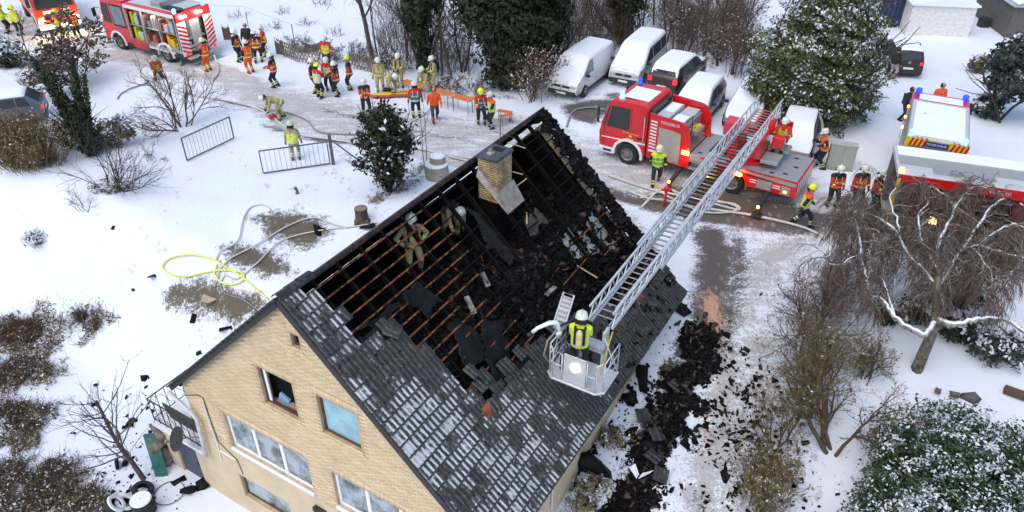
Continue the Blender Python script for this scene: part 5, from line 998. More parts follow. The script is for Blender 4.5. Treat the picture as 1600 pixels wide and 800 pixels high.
HAT = dict(L=4.2, W=1.79, belt=.93, zb=.24, top=[(0, .95), (.08, 1.0), (.40, 1.40), (.60, 1.46), (2.2, 1.48), (2.5, 1.42), (3.25, .98), (4.0, .84), (4.17, .66), (4.2, .5)], cab=(.08, 3.2), roof=(.46, 2.45), tumble=.78, side=[(.45, 1.15), (1.22, 3.0)],
           snow=[(.45, 4.0)], wheels=(.75, 3.33), wr=.32, handles=(1.3,), rl=.86, rh=.09, anchor=(0, 0), badge=('r', .9, VWB))
M['vwhite2'] = mat('pale_silver_white', (.52, .55, .57), .35, coat=.3)
GP = 'snow covered vehicles parked in the yard'
pz = lambda x, y: atz(x, y, 0)
van = car('panel_van', 'white panel van parked beside the dark ivy, first of the snowy row', 'van', pz(914, 152), math.radians(-120), VAN, M['vanwhite'], .55, 'glassblue', GP)
k = MB(); k.tube([(4.26, .55, 1.26), (4.18, .1, 1.34), (4.16, -.3, 1.35)], .014, 4); k.tube([(4.26, -.1, 1.26), (4.20, -.5, 1.32)], .014, 4); k.build('wipers', M['plastic'], van)
car('minibus', 'white minibus with dark side windows parked next to the panel van', 'van', pz(1007, 133), math.radians(-117), MPV, M['vwhite2'], .9, 'glass', GP)
suv = car('dark_estate_car', 'dark wine coloured car with red tail lamps, back towards the road', 'car', pz(1068, 150), math.radians(58), SUV, M['darkred'], .8, 'glass', GP)
k = MB(); k.b6(.18, .30, -.6, .45, 1.40, 1.46); k.build('wiped_gap', M['glass'], suv)
car('silver_estate_car', 'silver estate car under snow between the dark car and the ladder truck', 'car', pz(1103, 198), math.radians(-119), EST, M['silver'], 1., 'glass', GP)
car('white_hatchback', 'snow buried car half hidden behind the top of the ladder', 'car', pz(1188, 205), math.radians(-117), dict(EST, L=4.5), M['silver'], 1., 'glass', GP)
car('black_hatchback', 'snow covered black car with bare front bumper behind the truck turntable', 'car', pz(1266, 258), math.radians(-114), dict(HAT, anchor=(3.33, .9), badge=None, snow=[(.04, 4.0)]), M['blackpaint'], 1.1, 'glass', GP)
golf = car('black_hatchback', 'black hatchback with red tail lamps and open door near the blue container', 'car', pz(1414, 122), math.radians(77), HAT, M['blackpaint'], .5, 'glass')
k = MB(); k.box((2.35, 1.35, .72), (.08, .95, .62), 0, Matrix.Rotation(.15, 3, 'Z')); k.build('open_door', M['blackpaint'], golf, bevel=.03); k = MB(); k.box((2.3, 1.28, 1.2), (.05, .8, .38), 0, Matrix.Rotation(.15, 3, 'Z')); k.build('door_window', M['glassblue'], golf, bevel=.03)
car('silver_saloon_car', 'silver blue car at the left edge behind the brown hedge', 'car', G(72, 192), math.radians(203 + 0), dict(EST, anchor=(.1, .85), rl=.82, snow=[(.62, 2.55), (3.6, 4.6)]), mat('slate_blue_paint', (.10, .13, .17), .3, coat=.3), .7, 'glass')
# ---------------------------------------------------------------- people
def capsule(k, p, q, r0, r1, n=10, m=0):
    p, q = Vector(p), Vector(q); d = q - p; L_ = max(d.length, 1e-4); R = d.to_track_quat('Z', 'X').to_matrix() if d.length > 1e-4 else Matrix.Identity(3)
    prof = [(r0 * math.sin(a), -r0 * math.cos(a)) for a in (.15, .6, 1.1)] + [(r0, 0), (r1, L_)] + [(r1 * math.cos(a), L_ + r1 * math.sin(a)) for a in (.45, .95, 1.42)]
    k.lathe(prof, n, p, m, 'z', R)
def ik(a, b, l1, l2, pole):
    a, b = Vector(a), Vector(b); d = b - a; L_ = min(d.length, (l1 + l2) * .995); dn = d.normalized(); b = a + dn * L_
    x = (l1 * l1 - l2 * l2 + L_ * L_) / (2 * L_); h = math.sqrt(max(0, l1 * l1 - x * x)); pl = Vector(pole); pl = (pl - dn * pl.dot(dn)).normalized(); return a + dn * x + pl * h, b
def make_body(pelvis, chest, headdir, hands, feet, look=(0, 1, 0), armpole=(.4, -1, -.3), kneepole=(0, 1, 0), toes=None):
    """one continuous body: x = right, y = forward. returns mesh, head frame, back frame"""
    pel, ch = Vector(pelvis), Vector(chest); up = (ch - pel).normalized(); rt = Vector((1, 0, 0)); fw = up.cross(rt) * -1; fw = rt.cross(up) * -1 if False else up.cross(Vector((-1, 0, 0)))
    fw = Vector((0, 1, 0)) - up * up.y; fw.normalize(); bones = []
    def add(z, p, q, r0, r1): bones.append((z, Vector(p), Vector(q), r0, r1))
    for s in (-1, 1): add('torso', pel + rt * s * .07, ch + rt * s * .085 - up * .05, .135, .135)
    add('torso', pel - up * .06, pel + up * .05, .16, .16); add('torso', ch - rt * .14 + up * .03, ch + rt * .14 + up * .03, .095, .095)
    nk = ch + up * .13; hd = nk + Vector(headdir).normalized() * .15; lk = Vector(look).normalized()
    hu = (hd - nk).normalized(); lk = (lk - hu * lk.dot(hu)).normalized(); hr = lk.cross(hu)
    add('skin', nk - up * .02, hd - hu * .03, .058, .06); add('skin', hd - hu * .035 + lk * .02, hd + hu * .05, .075, .092); add('skin', hd - hu * .075 + lk * .05, hd - hu * .06 + lk * .055, .04, .045)
    add('skin', hd - hu * .015 + lk * .095, hd - hu * .04 + lk * .115, .014, .020)
    for s in (-1, 1): add('skin', hd + hr * s * .088 - hu * .02, hd + hr * s * .09 + hu * .015, .017, .019)
    for s, hnd in zip((-1, 1), hands):
        sh = ch + rt * s * .19 + up * .03; el, wr = ik(sh, hnd, .29, .26, Vector((armpole[0] * s, armpole[1], armpole[2])))
        add('upper', sh, el, .075, .062); add('fore', el, wr, .062, .048); fd = (wr - el).normalized(); sd = fd.cross(Vector((s, .2, .3))).normalized(); nn = fd.cross(sd)
        pm = wr + fd * .06; add('glove', wr + fd * .01, pm + fd * .015, .036, .04)
        for i, (off, ln) in enumerate(((-.036, .062), (-.012, .075), (.012, .070), (.035, .055))):
            b0 = pm + sd * off + fd * .02; b1 = b0 + fd * ln * .6 + nn * ln * .15; b2 = b1 + fd * ln * .35 + nn * ln * .45; add('glove', b0, b1, .0135, .013); add('glove', b1, b2, .013, .0115)
        b0 = wr + fd * .03 - sd * .035; b1 = b0 - sd * .035 + fd * .03 + nn * .015; add('glove', b0, b1, .016, .0145); add('glove', b1, b1 + fd * .03 + nn * .012, .0145, .012)
    for s, ft, ty in zip((-1, 1), feet, toes or ((0, 1, 0), (0, 1, 0))):
        hp = pel + rt * s * .095 - up * .06; an = Vector(ft) + Vector((0, 0, .10)); kn, an = ik(hp, an, .43, .42, Vector(kneepole) + Vector((s * .12, 0, 0))); ty = Vector(ty).normalized()
        add('thigh', hp, kn, .108, .078); add('calf', kn, an, .076, .064); add('boot', an + Z * .02, an - Z * .035, .062, .058); add('boot', an - Z * .05 - ty * .05, an - Z * .052 + ty * .13, .05, .044)
    k = MB()
    for z, p, q, r0, r1 in bones: capsule(k, p, q, r0, r1)
    o = k.build('tmp', [], None); rm = o.modifiers.new('r', 'REMESH'); rm.mode = 'VOXEL'; rm.voxel_size = .0115; sm = o.modifiers.new('s', 'SMOOTH'); sm.iterations = 3; sm.factor = .5; dm = o.modifiers.new('d', 'DECIMATE'); dm.ratio = .42
    dg = bpy.context.evaluated_depsgraph_get(); dg.update(); me = bpy.data.meshes.new_from_object(o.evaluated_get(dg)); me0 = o.data; bpy.data.objects.remove(o); bpy.data.meshes.remove(me0); me.name = 'person'
    n = len(me.polygons); c = np.zeros(n * 3); me.polygons.foreach_get('center', c); c = c.reshape(-1, 3); best = np.full(n, 1e9); zi = np.zeros(n, int); tt2 = np.zeros(n)
    zn = ['torso', 'upper', 'fore', 'glove', 'thigh', 'calf', 'boot', 'skin']
    for z, p, q, r0, r1 in bones:
        p_, d = np.array(p), np.array(q - p); l2 = d @ d + 1e-9; t_ = np.clip((c - p_) @ d / l2, 0, 1); dist = np.linalg.norm(c - p_ - t_[:, None] * d, axis=1) - (r0 + (r1 - r0) * t_); u = dist < best; best[u] = dist[u]; zi[u] = zn.index(z); tt2[u] = t_[u]
    # slots: 0 jacket 1 yoke/shoulder 2 stripe 3 sleeve 4 trousers 5 boots 6 glove 7 skin
    rel = (c - np.array(pel)) @ np.array(up); tl = (ch - pel).length; xr = np.abs((c - np.array(pel)) @ np.array(rt)); tor = zi == 0; mi = np.zeros(n, int)
    mi[tor & (rel > tl * .86)] = 1; mi[tor & (rel > -.03) & (rel < .035)] = 2; mi[tor & (rel > tl * .44) & (rel < tl * .53)] = 2; mi[tor & (xr > .092) & (xr < .118) & (rel > tl * .5) & (rel < tl * 1.05)] = 2
    mi[tor & (rel < -.10)] = 4; mi[zi == 1] = 3; mi[(zi == 1) & (tt2 < .25)] = 1; mi[zi == 2] = 3; mi[(zi == 2) & (tt2 > .40) & (tt2 < .58)] = 2; mi[zi == 3] = 6; mi[(zi == 4) & (tt2 > .02)] = 4; mi[zi == 5] = 4; mi[(zi == 5) & (((tt2 > .45) & (tt2 < .58)) | ((tt2 > .70) & (tt2 < .80)))] = 2; mi[zi == 6] = 5; mi[zi == 7] = 7
    me.polygons.foreach_set('material_index', mi.astype(np.int32)); me.polygons.foreach_set('use_smooth', np.ones(n, bool)); return me, frame(hd, hr, lk, hu), frame(ch, rt, fw, up)
ST = dict(pelvis=(0, 0, .94), chest=(0, .02, 1.38), headdir=(0, .1, 1))
POSES = {
 'stand': dict(ST, hands=((-.30, .08, .82), (.30, .10, .84)), feet=((-.13, 0, 0), (.13, .03, 0)), look=(0, 1, -.2)),
 'hold': dict(ST, hands=((-.12, .34, 1.08), (.14, .36, 1.05)), feet=((-.14, .04, 0), (.13, -.05, 0)), look=(0, 1, -.45), headdir=(0, .25, 1)),
 'hip': dict(ST, hands=((-.20, .10, 1.0), (.26, .30, 1.12)), feet=((-.16, -.03, 0), (.15, .05, 0)), look=(.5, 1, -.1), armpole=(1, -.3, -.2)),
 'walk': dict(pelvis=(0, 0, .92), chest=(0, .06, 1.36), headdir=(0, .2, 1), hands=((-.28, .26, .92), (.28, -.16, .86)), feet=((-.10, -.26, .04), (.10, .30, 0)), look=(0, 1, -.3)),
 'bend': dict(pelvis=(0, -.12, .88), chest=(0, .26, 1.08), headdir=(0, 1, .25), hands=((-.14, .46, .46), (.18, .52, .42)), feet=((-.16, .02, 0), (.18, -.22, 0)), look=(0, .6, -1), armpole=(.3, -.3, .5)),
 'reach': dict(pelvis=(0, 0, .93), chest=(0, .08, 1.36), headdir=(0, .2, 1), hands=((-.60, .30, 1.36), (.26, .34, 1.15)), feet=((-.18, -.10, 0), (.16, .14, 0)), look=(-.3, 1, -.2)),
 'sit': dict(pelvis=(0, 0, .52), chest=(0, .05, .96), headdir=(0, .15, 1), hands=((-.22, .42, .80), (.22, .42, .80)), feet=((-.14, .46, .05), (.14, .48, .05)), look=(0, 1, -.2)),
 'kneel': dict(pelvis=(0, 0, .50), chest=(0, .20, .92), headdir=(0, .3, 1), hands=((-.16, .52, .52), (.18, .55, .50)), feet=((-.12, -.28, .04), (.16, .22, 0)), look=(0, 1, -.5)),
}
BODY = {n: make_body(**p) for n, p in POSES.items()}
def pm(n, c, r=.8): return mat(n, c, r, var=.12, scale=14, bump=.25, bscale=30)
PM = dict(tan=pm('tan_cloth', (.36, .29, .165)), tan2=pm('tan_shoulder', (.33, .27, .16)), red=pm('red_cloth', (.50, .035, .022)), navy=pm('navy_cloth', (.012, .014, .024)), blackc=pm('black_cloth', (.012, .012, .013)), yel=pm('reflective_yellow', (.66, .74, .16), .5),
          silv=pm('reflective_silver', (.60, .62, .50), .45), hiv=pm('hi_vis_yellow', (.60, .78, .05)), ora=pm('hi_vis_orange', (.80, .095, .02)), blu=pm('blue_vest', (.03, .09, .30)), grn=pm('green_vest', (.10, .48, .06)), whitev=pm('white_vest', (.58, .60, .62)), boot=pm('boot_leather', (.014, .013, .013), .5),
          glove=pm('glove_cloth', (.03, .028, .025)), skin=pm('skin', (.48, .27, .19), .55), jean=pm('dark_jeans', (.03, .036, .055)), pink=pm('pale_trousers', (.42, .33, .34)), hair=pm('dark_hair', (.03, .02, .014)), grey=pm('grey_hair', (.2, .17, .15)), yellowc=pm('yellow_cloth', (.66, .48, .02)))
OUT = {  # jacket, yoke, stripe, sleeve, trousers, boots, glove, skin
 'tan': ('tan', 'tan2', 'yel', 'tan', 'tan', 'boot', 'glove', 'skin'), 'red': ('red', 'navy', 'yel', 'red', 'navy', 'boot', 'glove', 'skin'), 'rednavy': ('red', 'navy', 'yel', 'navy', 'navy', 'boot', 'glove', 'skin'), 'yelred': ('yellowc', 'red', 'yel', 'red', 'navy', 'boot', 'glove', 'skin'),
 'hiv': ('hiv', 'hiv', 'silv', 'hiv', 'navy', 'boot', 'glove', 'skin'), 'hivred': ('hiv', 'ora', 'silv', 'navy', 'navy', 'boot', 'glove', 'skin'), 'orange': ('ora', 'ora', 'ora', 'ora', 'jean', 'boot', 'skin', 'skin'), 'oravest': ('ora', 'ora', 'yel', 'navy', 'navy', 'boot', 'glove', 'skin'), 'oratrou': ('ora', 'ora', 'yel', 'navy', 'ora', 'boot', 'glove', 'skin'),
 'grn': ('grn', 'hiv', 'yel', 'navy', 'navy', 'boot', 'glove', 'skin'), 'blu': ('blu', 'red', 'yel', 'red', 'navy', 'boot', 'glove', 'skin'), 'white': ('whitev', 'red', 'yel', 'red', 'navy', 'boot', 'glove', 'skin'), 'hivtan': ('hiv', 'tan', 'silv', 'tan', 'tan', 'boot', 'glove', 'skin'), 'civ': ('blackc', 'blackc', 'blackc', 'blackc', 'pink', 'boot', 'skin', 'skin'), 'civ2': ('blackc', 'blackc', 'blackc', 'blackc', 'jean', 'boot', 'skin', 'skin')}
k = MB(); k.lathe([(.142, -.035), (.150, -.03), (.135, .0), (.132, .05), (.112, .105), (.07, .14), (.001, .152)], 18); k.add([(-.09, .10, -.03), (.09, .10, -.03), (.07, .185, -.045), (-.07, .185, -.045), (-.09, .10, -.015), (.09, .10, -.015), (.07, .185, -.035), (-.07, .185, -.035)], [(0, 1, 2, 3), (7, 6, 5, 4), (0, 4, 5, 1), (1, 5, 6, 2), (2, 6, 7, 3), (3, 7, 4, 0)]); k.box((0, -.02, .12), (.03, .20, .06))
k.prism([(-.12, -.16), (.12, -.16), (.135, -.03), (-.135, -.03)], -.125, -.10, 1)
HM = {}
for n_, c_ in (('white', (.66, .70, .60)), ('yellow', (.72, .74, .04)), ('green', (.50, .62, .42))):
    o = k.build('helmet', [mat(n_ + '_helmet', c_, .4, var=.08), PM['blackc']], None, smooth=True); HM[n_] = o.data; bpy.data.objects.remove(o)
k = MB(); k.lathe([(.085, -.09), (.105, -.03), (.108, .03), (.09, .09), (.04, .125), (.001, .13)], 16, (0, -.018, .005)); o = k.build('hair', PM['hair'], None, smooth=True); HAIR = o.data; bpy.data.objects.remove(o)
k = MB()
for s in (-1, 1): k.box((s * .034, .092, .018), (.022, .012, .010), 0); k.box((s * .034, .094, .034), (.032, .008, .006), 1)
k.box((0, .099, -.062), (.042, .008, .008), 2); o = k.build('face', [mat('eye', (.03, .02, .015), .2), PM['hair'], mat('lips', (.35, .13, .1), .5)], None); FACE = o.data; bpy.data.objects.remove(o)
k = MB(); k.lathe([(.02, -.24), (.065, -.22), (.072, -.1), (.072, .16), (.05, .22), (.02, .25)], 12, (0, -.24, -.12)); k.b6(-.13, .13, -.185, -.15, -.38, .10, 1); k.bar((-.11, -.16, .1), (-.11, .12, .08), .05, .02, 1); k.bar((.11, -.16, .1), (.11, .12, .08), .05, .02, 1); k.bar((-.11, .135, .06), (-.11, .135, -.3), .05, .02, 1); k.bar((.11, .135, .06), (.11, .135, -.3), .05, .02, 1)
o = k.build('breathing_apparatus', [mat('pale_yellow_bottle', (.62, .58, .25), .4), PM['blackc']], None); SCBA = o.data; bpy.data.objects.remove(o)
o = k.build('breathing_apparatus', [PM['blackc'], PM['blackc']], None); SCBA2 = o.data; bpy.data.objects.remove(o)
def person(P, face, pose, outfit, label, helmet='white', scba=None, height=1.82, group=None, cat='person', hair=None):
    """P = where the feet stand; face = compass angle (deg from +X) the person looks towards"""
    me, hf, bf = BODY[pose]; o = link('person', me); sc_ = height / 1.80; o.location = P; o.rotation_euler = (0, 0, math.radians(face) - PI / 2); o.scale = (sc_ * 1.13, sc_ * 1.13, sc_); tag(o, label, cat, group)
    if len(me.materials) == 0:
        for i in range(8): me.materials.append(PM['navy'])
    for i, c_ in enumerate(OUT[outfit]): o.material_slots[i].link = 'OBJECT'; o.material_slots[i].material = PM[c_]
    f = link('face', FACE, o); f.matrix_basis = hf
    if helmet and helmet in HM: h = link('helmet', HM[helmet], o); h.matrix_basis = hf @ Matrix.Translation((0, -.01, .055))
    elif helmet is None: h = link('hair', HAIR, o); h.matrix_basis = hf
    if scba: s = link('breathing_apparatus', scba, o); s.matrix_basis = bf
    return o
GR = 'firefighters standing on the snowy road'
# (foot pixel, facing, pose, outfit, label, helmet, scba)
PPL = [
 ((12, 52), 20, 'hold', 'hiv', 'firefighter in yellow vest cut by the left picture edge', 'yellow', None), ((32, 55), -30, 'stand', 'hiv', 'person in yellow green vest beside the orange red truck', 'yellow', None), ((98, 62), 60, 'hold', 'yelred', 'firefighter in yellow and red jacket bending at the orange truck front', 'yellow', None), ((126, 62), 150, 'reach', 'oravest', 'person in orange vest with arm held out beside the orange truck', 'white', None),
 ((248, 122), -60, 'kneel', 'yelred', 'firefighter crouching behind the bare shrub near the fire engine', 'white', None), ((327, 111), 150, 'stand', 'oratrou', 'person in orange vest standing behind the striped engine rear', 'white', None),
 ((374, 96), -20, 'stand', 'rednavy', 'firefighter in dark jacket at left of the group by the fence', 'white', None), ((393, 114), 140, 'stand', 'oratrou', 'person in orange jacket and trousers in front of the fence group', 'white', None), ((405, 98), 100, 'hip', 'red', 'firefighter in red jacket with yellow yoke, back turned, by the fence', 'white', None), ((417, 88), 200, 'hold', 'yelred', 'firefighter at right end of the group by the brown board', 'white', None), ((391, 82), -90, 'stand', 'civ2', 'person in black behind the group at the fence', None, None),
 ((432, 136), 170, 'hold', 'red', 'lone firefighter in red jacket on the road left of the big group', 'white', None),
 ((492, 145), 0, 'stand', 'rednavy', 'firefighter at the left end of the talking group', 'white', None), ((500, 153), 60, 'hold', 'white', 'person in white vest and yellow helmet in the talking group', 'yellow', None), ((513, 106), -90, 'stand', 'yelred', 'firefighter standing behind the talking group near the hedge', 'white', None), ((516, 142), -90, 'hold', 'white', 'firefighter in pale vest facing the camera in the talking group', 'white', None), ((529, 150), 170, 'hip', 'red', 'firefighter in red jacket at the right of the talking group', 'white', None), ((549, 140), 190, 'stand', 'red', 'firefighter in red jacket with bright yellow helmet', 'yellow', None),
 ((595, 143), -80, 'stand', 'tan', 'firefighter in tan suit standing left of the yellow stretcher', 'white', None), ((626, 135), -100, 'hold', 'tan', 'firefighter in tan suit standing behind the yellow stretcher', 'white', SCBA2), ((613, 147), -60, 'bend', 'hivtan', 'helper in pale yellow vest bending over the stretcher', 'white', None), ((667, 140), -120, 'kneel', 'tan', 'firefighter in tan suit crouching by the orange bench', 'white', None), ((679, 140), -150, 'hold', 'tan', 'firefighter in tan suit with black air pack by the bench', 'white', SCBA2),
 ((573, 178), -70, 'hold', 'red', 'firefighter in red jacket above the dark evergreen', 'white', None), ((651, 184), 100, 'stand', 'blu', 'firefighter in blue vest seen from behind beside the evergreen', 'white', None), ((680, 188), -80, 'walk', 'orange', 'bareheaded person in bright orange jacket walking on the road', None, None), ((752, 194), -80, 'hold', 'blu', 'firefighter in blue vest and yellow helmet beside the far bench', 'yellow', None), ((769, 200), -150, 'hold', 'hivred', 'firefighter in yellow and red vest at the right of the bench', 'green', None),
 ((437, 186), 205, 'bend', 'tan', 'firefighter in tan suit bending over a cutting saw on the road', 'white', None), ((463, 250), 100, 'stand', 'hivtan', 'firefighter in yellow green jacket standing behind the leaning gate', 'green', None),
 ((1024, 287), -100, 'walk', 'grn', 'firefighter in green vest walking beside the ladder truck', 'white', None), ((1281, 262), 170, 'reach', 'oravest', 'firefighter holding the thick hose beside the snow covered car', 'white', None),
 ((1250, 352), -10, 'walk', 'hivred', 'firefighter in bright yellow jacket and yellow helmet near the hose', 'yellow', None), ((1297, 322), -90, 'hold', 'red', 'firefighter in red jacket, first of the row by the red truck', 'white', None), ((1334, 322), -90, 'stand', 'red', 'firefighter in red jacket, second of the row by the red truck', 'white', None), ((1360, 328), -60, 'hold', 'red', 'firefighter in red jacket, third of the row by the red truck', 'white', None), ((1373, 338), 180, 'hold', 'yelred', 'firefighter half hidden by twigs, last of the row by the red truck', 'white', SCBA2),
 ((1391, 122), 20, 'stand', 'civ', 'person in black coat and pale trousers at the open car door', None, None), ((1409, 188), -60, 'hold', 'civ2', 'person in black jacket beside the cab of the light roofed engine', None, None), ((1457, 182), -90, 'stand', 'orange', 'person in orange jacket in front of the engine cab', None, None)]
for (px, fc_, ps, ou, lb, he, sb) in PPL:
    P = G(*px); person(P, fc_, ps, ou, lb, he, sb, height=1.86 if he else 1.80)
# crew in the basket, at the controls and inside the burnt roof
person(bC + Vector((-.10, .12, .062)), 60 + 18, 'hold', 'hiv', 'firefighter with pale air bottle standing in the ladder basket', 'white', SCBA, 1.88)
sq = TF_ @ Vector((-.72, 1.05, -.08)); person(sq, math.degrees(math.atan2(bF.y, bF.x)), 'sit', 'yelred', 'firefighter sitting at the ladder controls on the truck turntable', 'white', None, 1.86)
person(atz(648, 424, 3.22), -70, 'hip', 'tan', 'firefighter in tan suit standing inside the burnt roof under the battens', 'white', SCBA2, 1.92); person(atz(706, 370, 3.15), -60, 'bend', 'tan', 'firefighter bending in the dark attic near the chimney', 'white', SCBA2, 1.9)
# ---------------------------------------------------------------- trees, shrubs
def leafmat(name, c1, c2, rough=.6, snowc=(.72, .76, .80), trans=0):
    m = bpy.data.materials.new(name); m.use_nodes = True; t, N, L, b = nodes_of(m)
    c = mix(N, L, attr(N, 'rv'), c1, c2); c = mix(N, L, attr(N, 'sn'), c, snowc); L.new(c, b.inputs['Base Color']); b.inputs['Roughness'].default_value = rough; b.inputs['Specular IOR Level'].default_value = .3; return m
LM = dict(laurel=leafmat('laurel_leaf', (.016, .036, .014), (.05, .085, .034), .45), yew=leafmat('yew_needles', (.010, .018, .009), (.032, .045, .018)), conifer=leafmat('conifer_spray', (.036, .058, .018), (.115, .14, .046)), ivy=leafmat('ivy_leaf', (.010, .015, .007), (.036, .044, .018)), blue=leafmat('blue_fir', (.022, .034, .028), (.06, .08, .066)),
          brown=leafmat('withered_leaf', (.075, .056, .036), (.20, .15, .095)), tan=leafmat('tan_beech_leaf', (.13, .085, .04), (.30, .205, .105)), olive=leafmat('olive_twig_leaf', (.11, .085, .035), (.26, .20, .09)), russet=leafmat('russet_leaf', (.10, .058, .036), (.22, .135, .085)))
BK = dict(grey=mat('grey_bark', (.085, .072, .06), .9, var=.3, scale=8), dark=mat('dark_bark', (.045, .037, .03), .9, var=.3, scale=8), brown=mat('brown_bark', (.10, .066, .042), .9, var=.3, scale=8), birch=mat('birch_bark', (.36, .32, .27), .8, col2=(.07, .055, .045), thr=(.38, .55), scale=5), red=mat('red_twig', (.15, .105, .088), .85, var=.25), olive=mat('olive_twig', (.15, .115, .06), .85, var=.25))
def unit(v): return v / (np.linalg.norm(v, axis=-1, keepdims=True) + 1e-9)
def grow(rng, P, D, Ln, R, levels):
    """branching in steps, all branches of a level at once; returns per level (A, B, r0, r1)"""
    out = []; P = np.asarray(P, float); D = unit(np.asarray(D, float)); Ln = np.asarray(Ln, float); R = np.asarray(R, float)
    for li_, lv in enumerate(levels):
        k = lv.get('k', 4); n = len(P); pts = [P]; d = D; dirs = []
        for i in range(k):
            d = unit(d + rng.normal(size=(n, 3)) * lv.get('wob', .15) + np.array([0, 0, lv.get('grav', 0)])); pts.append(pts[-1] + d * (Ln / k)[:, None]); dirs.append(d)
        tp = lv.get('tip', .4); rad = [R * (1 - (1 - tp) * i / k) for i in range(k + 1)]
        out.append((np.concatenate(pts[:-1]), np.concatenate(pts[1:]), np.concatenate(rad[:-1]), np.concatenate(rad[1:])))
        nc = lv.get('nc', 0)
        if not nc: break
        idx = np.repeat(np.arange(n), nc); t_ = lv.get('t0', .25) + (1 - lv.get('t0', .25)) * rng.random(len(idx)); f = t_ * k; j = np.minimum(f.astype(int), k - 1); pa = np.stack(pts); da = np.stack(dirs)
        q = pa[j, idx] + (pa[j + 1, idx] - pa[j, idx]) * (f - j)[:, None]; dd = da[j, idx]; perp = unit(np.cross(dd, rng.normal(size=dd.shape))); a = lv.get('ang', .8) * (1 + .25 * rng.normal(size=len(idx)))
        D = unit(dd * np.cos(a)[:, None] + perp * np.sin(a)[:, None]); P = q; Ln = Ln[idx] * lv.get('lr', .6) * (1.15 - .6 * t_) * (.7 + .6 * rng.random(len(idx))); R = np.stack(rad)[j, idx] * lv.get('rr', .55); R = np.maximum(R, lv.get('rmin', .004))
    return out
def build_bare(o, lv, mats, split=2, names=('trunk', 'twigs')):
    for nm, ls, n, m_ in ((names[0], lv[:split], 6, mats[0]), (names[1], lv[split:], 3, mats[1])):
        if not ls: continue
        A, B_, r0, r1 = [np.concatenate([l[i] for l in ls]) for i in range(4)]; V_, F_ = segs_mesh(A, B_, r0, r1, n); tag(npmesh(nm, V_, F_, m_, o, smooth=(n > 3)), kind='stuff' if n == 3 or len(A) > 40 else None)
def leaves(rng, P, Nrm, size, asp=.5, snow=None):
    n = len(P); Nrm = unit(Nrm + rng.normal(size=P.shape) * .55); u = unit(np.cross(Nrm, rng.normal(size=P.shape))); v = np.cross(Nrm, u); s = size * (.6 + .8 * rng.random(n))[:, None]
    V_ = np.stack([P - u * s, P - v * s * asp + Nrm * s * .15, P + u * s, P + v * s * asp + Nrm * s * .15], 1).reshape(-1, 3); F_ = np.arange(n * 4).reshape(-1, 4)
    return V_, F_, Nrm
def cloud(rng, lobes, n, shell=.55):
    """points in a set of ellipsoids, denser towards the skin; lobes: (centre, (rx, ry, rz))"""
    w_ = np.array([l[1][0] * l[1][1] * l[1][2] for l in lobes]) ** .67; ids = rng.choice(len(lobes), n, p=w_ / w_.sum()); d = unit(rng.normal(size=(n, 3))); r = shell + (1 - shell) * rng.random(n) ** .6
    c = np.array([tuple(l[0]) for l in lobes])[ids]; a = np.array([l[1] for l in lobes])[ids]; bumps = 1 + .26 * np.sin(d[:, 0] * 7 + ids) * np.sin(d[:, 1] * 6 + ids * 2) + .18 * np.sin(d[:, 2] * 11 + d[:, 0] * 9)
    return c + d * a * (r * bumps)[:, None], unit(d / a), r
def foliage(o, rng, lobes, n, size, lm, snow=.2, asp=.5, shell=.55, name='crown', up=.3, clump=.0, salt=.28):
    P, Nn, r = cloud(rng, lobes, n, shell)
    g = vnoise(P[:, 0] * 1.7 + P[:, 2], P[:, 1] * 1.7 - P[:, 2] * .6, .55, int(rng.integers(99))); keep = g > clump; P, Nn, r = P[keep], Nn[keep], r[keep]
    V_, F_, Nl = leaves(rng, P, unit(Nn + np.array([0, 0, up])), size, asp)
    zz = np.clip(Nn[:, 2] * .6 + .45, 0, 1); g2 = vnoise(P[:, 0] * 2 + 31, P[:, 1] * 2 + P[:, 2], .5, int(rng.integers(99))); sn = ((rng.random(len(P)) * salt + g2 * (1.1 - salt)) < snow * (zz + .25) * 1.25) & (r > .7)
    return npmesh(name, V_, F_, LM[lm], o, fattr={'sn': sn * (.75 + .25 * rng.random(len(P))), 'rv': rng.random(len(P))})
def hull(lobes, mat_, o, f=.62): pass
rv = np.random.default_rng(21)
def V3(P): return np.array([P[0], P[1], P[2]])
def bare(name, label, cat, px, h, stems=5, spread=.5, r=.05, levels=None, mats=('grey', 'grey'), group=None, seed=0, lean=(0, 0, 0), names=('stems', 'twigs'), P=None, leaf=None):
    rng = np.random.default_rng(seed + 100); P = V3(P if P is not None else G(*px)); o = thing(name, label, cat, P, 0, group); n = stems; b0 = np.zeros((n, 3)); b0[:, :2] = rng.normal(size=(n, 2)) * .06 * stems ** .5; d = rng.normal(size=(n, 3)) * spread + np.array([0, 0, 1]) + np.array(lean); d[:, 2] = np.abs(d[:, 2]); b0[:, 2] = -.1
    lv = grow(rng, b0, d, np.full(n, h) * (.75 + .4 * rng.random(n)), np.full(n, r) * (.7 + .5 * rng.random(n)), levels)
    build_bare(o, lv, (BK[mats[0]], BK[mats[1]]), 2 if len(levels) > 2 else 1, names)
    if leaf:
        A, B_ = lv[-1][0], lv[-1][1]; idx = rng.integers(0, len(A), leaf[1]); Q = A[idx] + (B_[idx] - A[idx]) * rng.random((leaf[1], 1)); V_, F_, _ = leaves(rng, Q, rng.normal(size=Q.shape), leaf[2], .55)
        npmesh('dry_leaves', V_, F_, LM[leaf[0]], o, fattr={'sn': (rng.random(leaf[1]) < leaf[3]) * .9, 'rv': rng.random(leaf[1])})
    return o
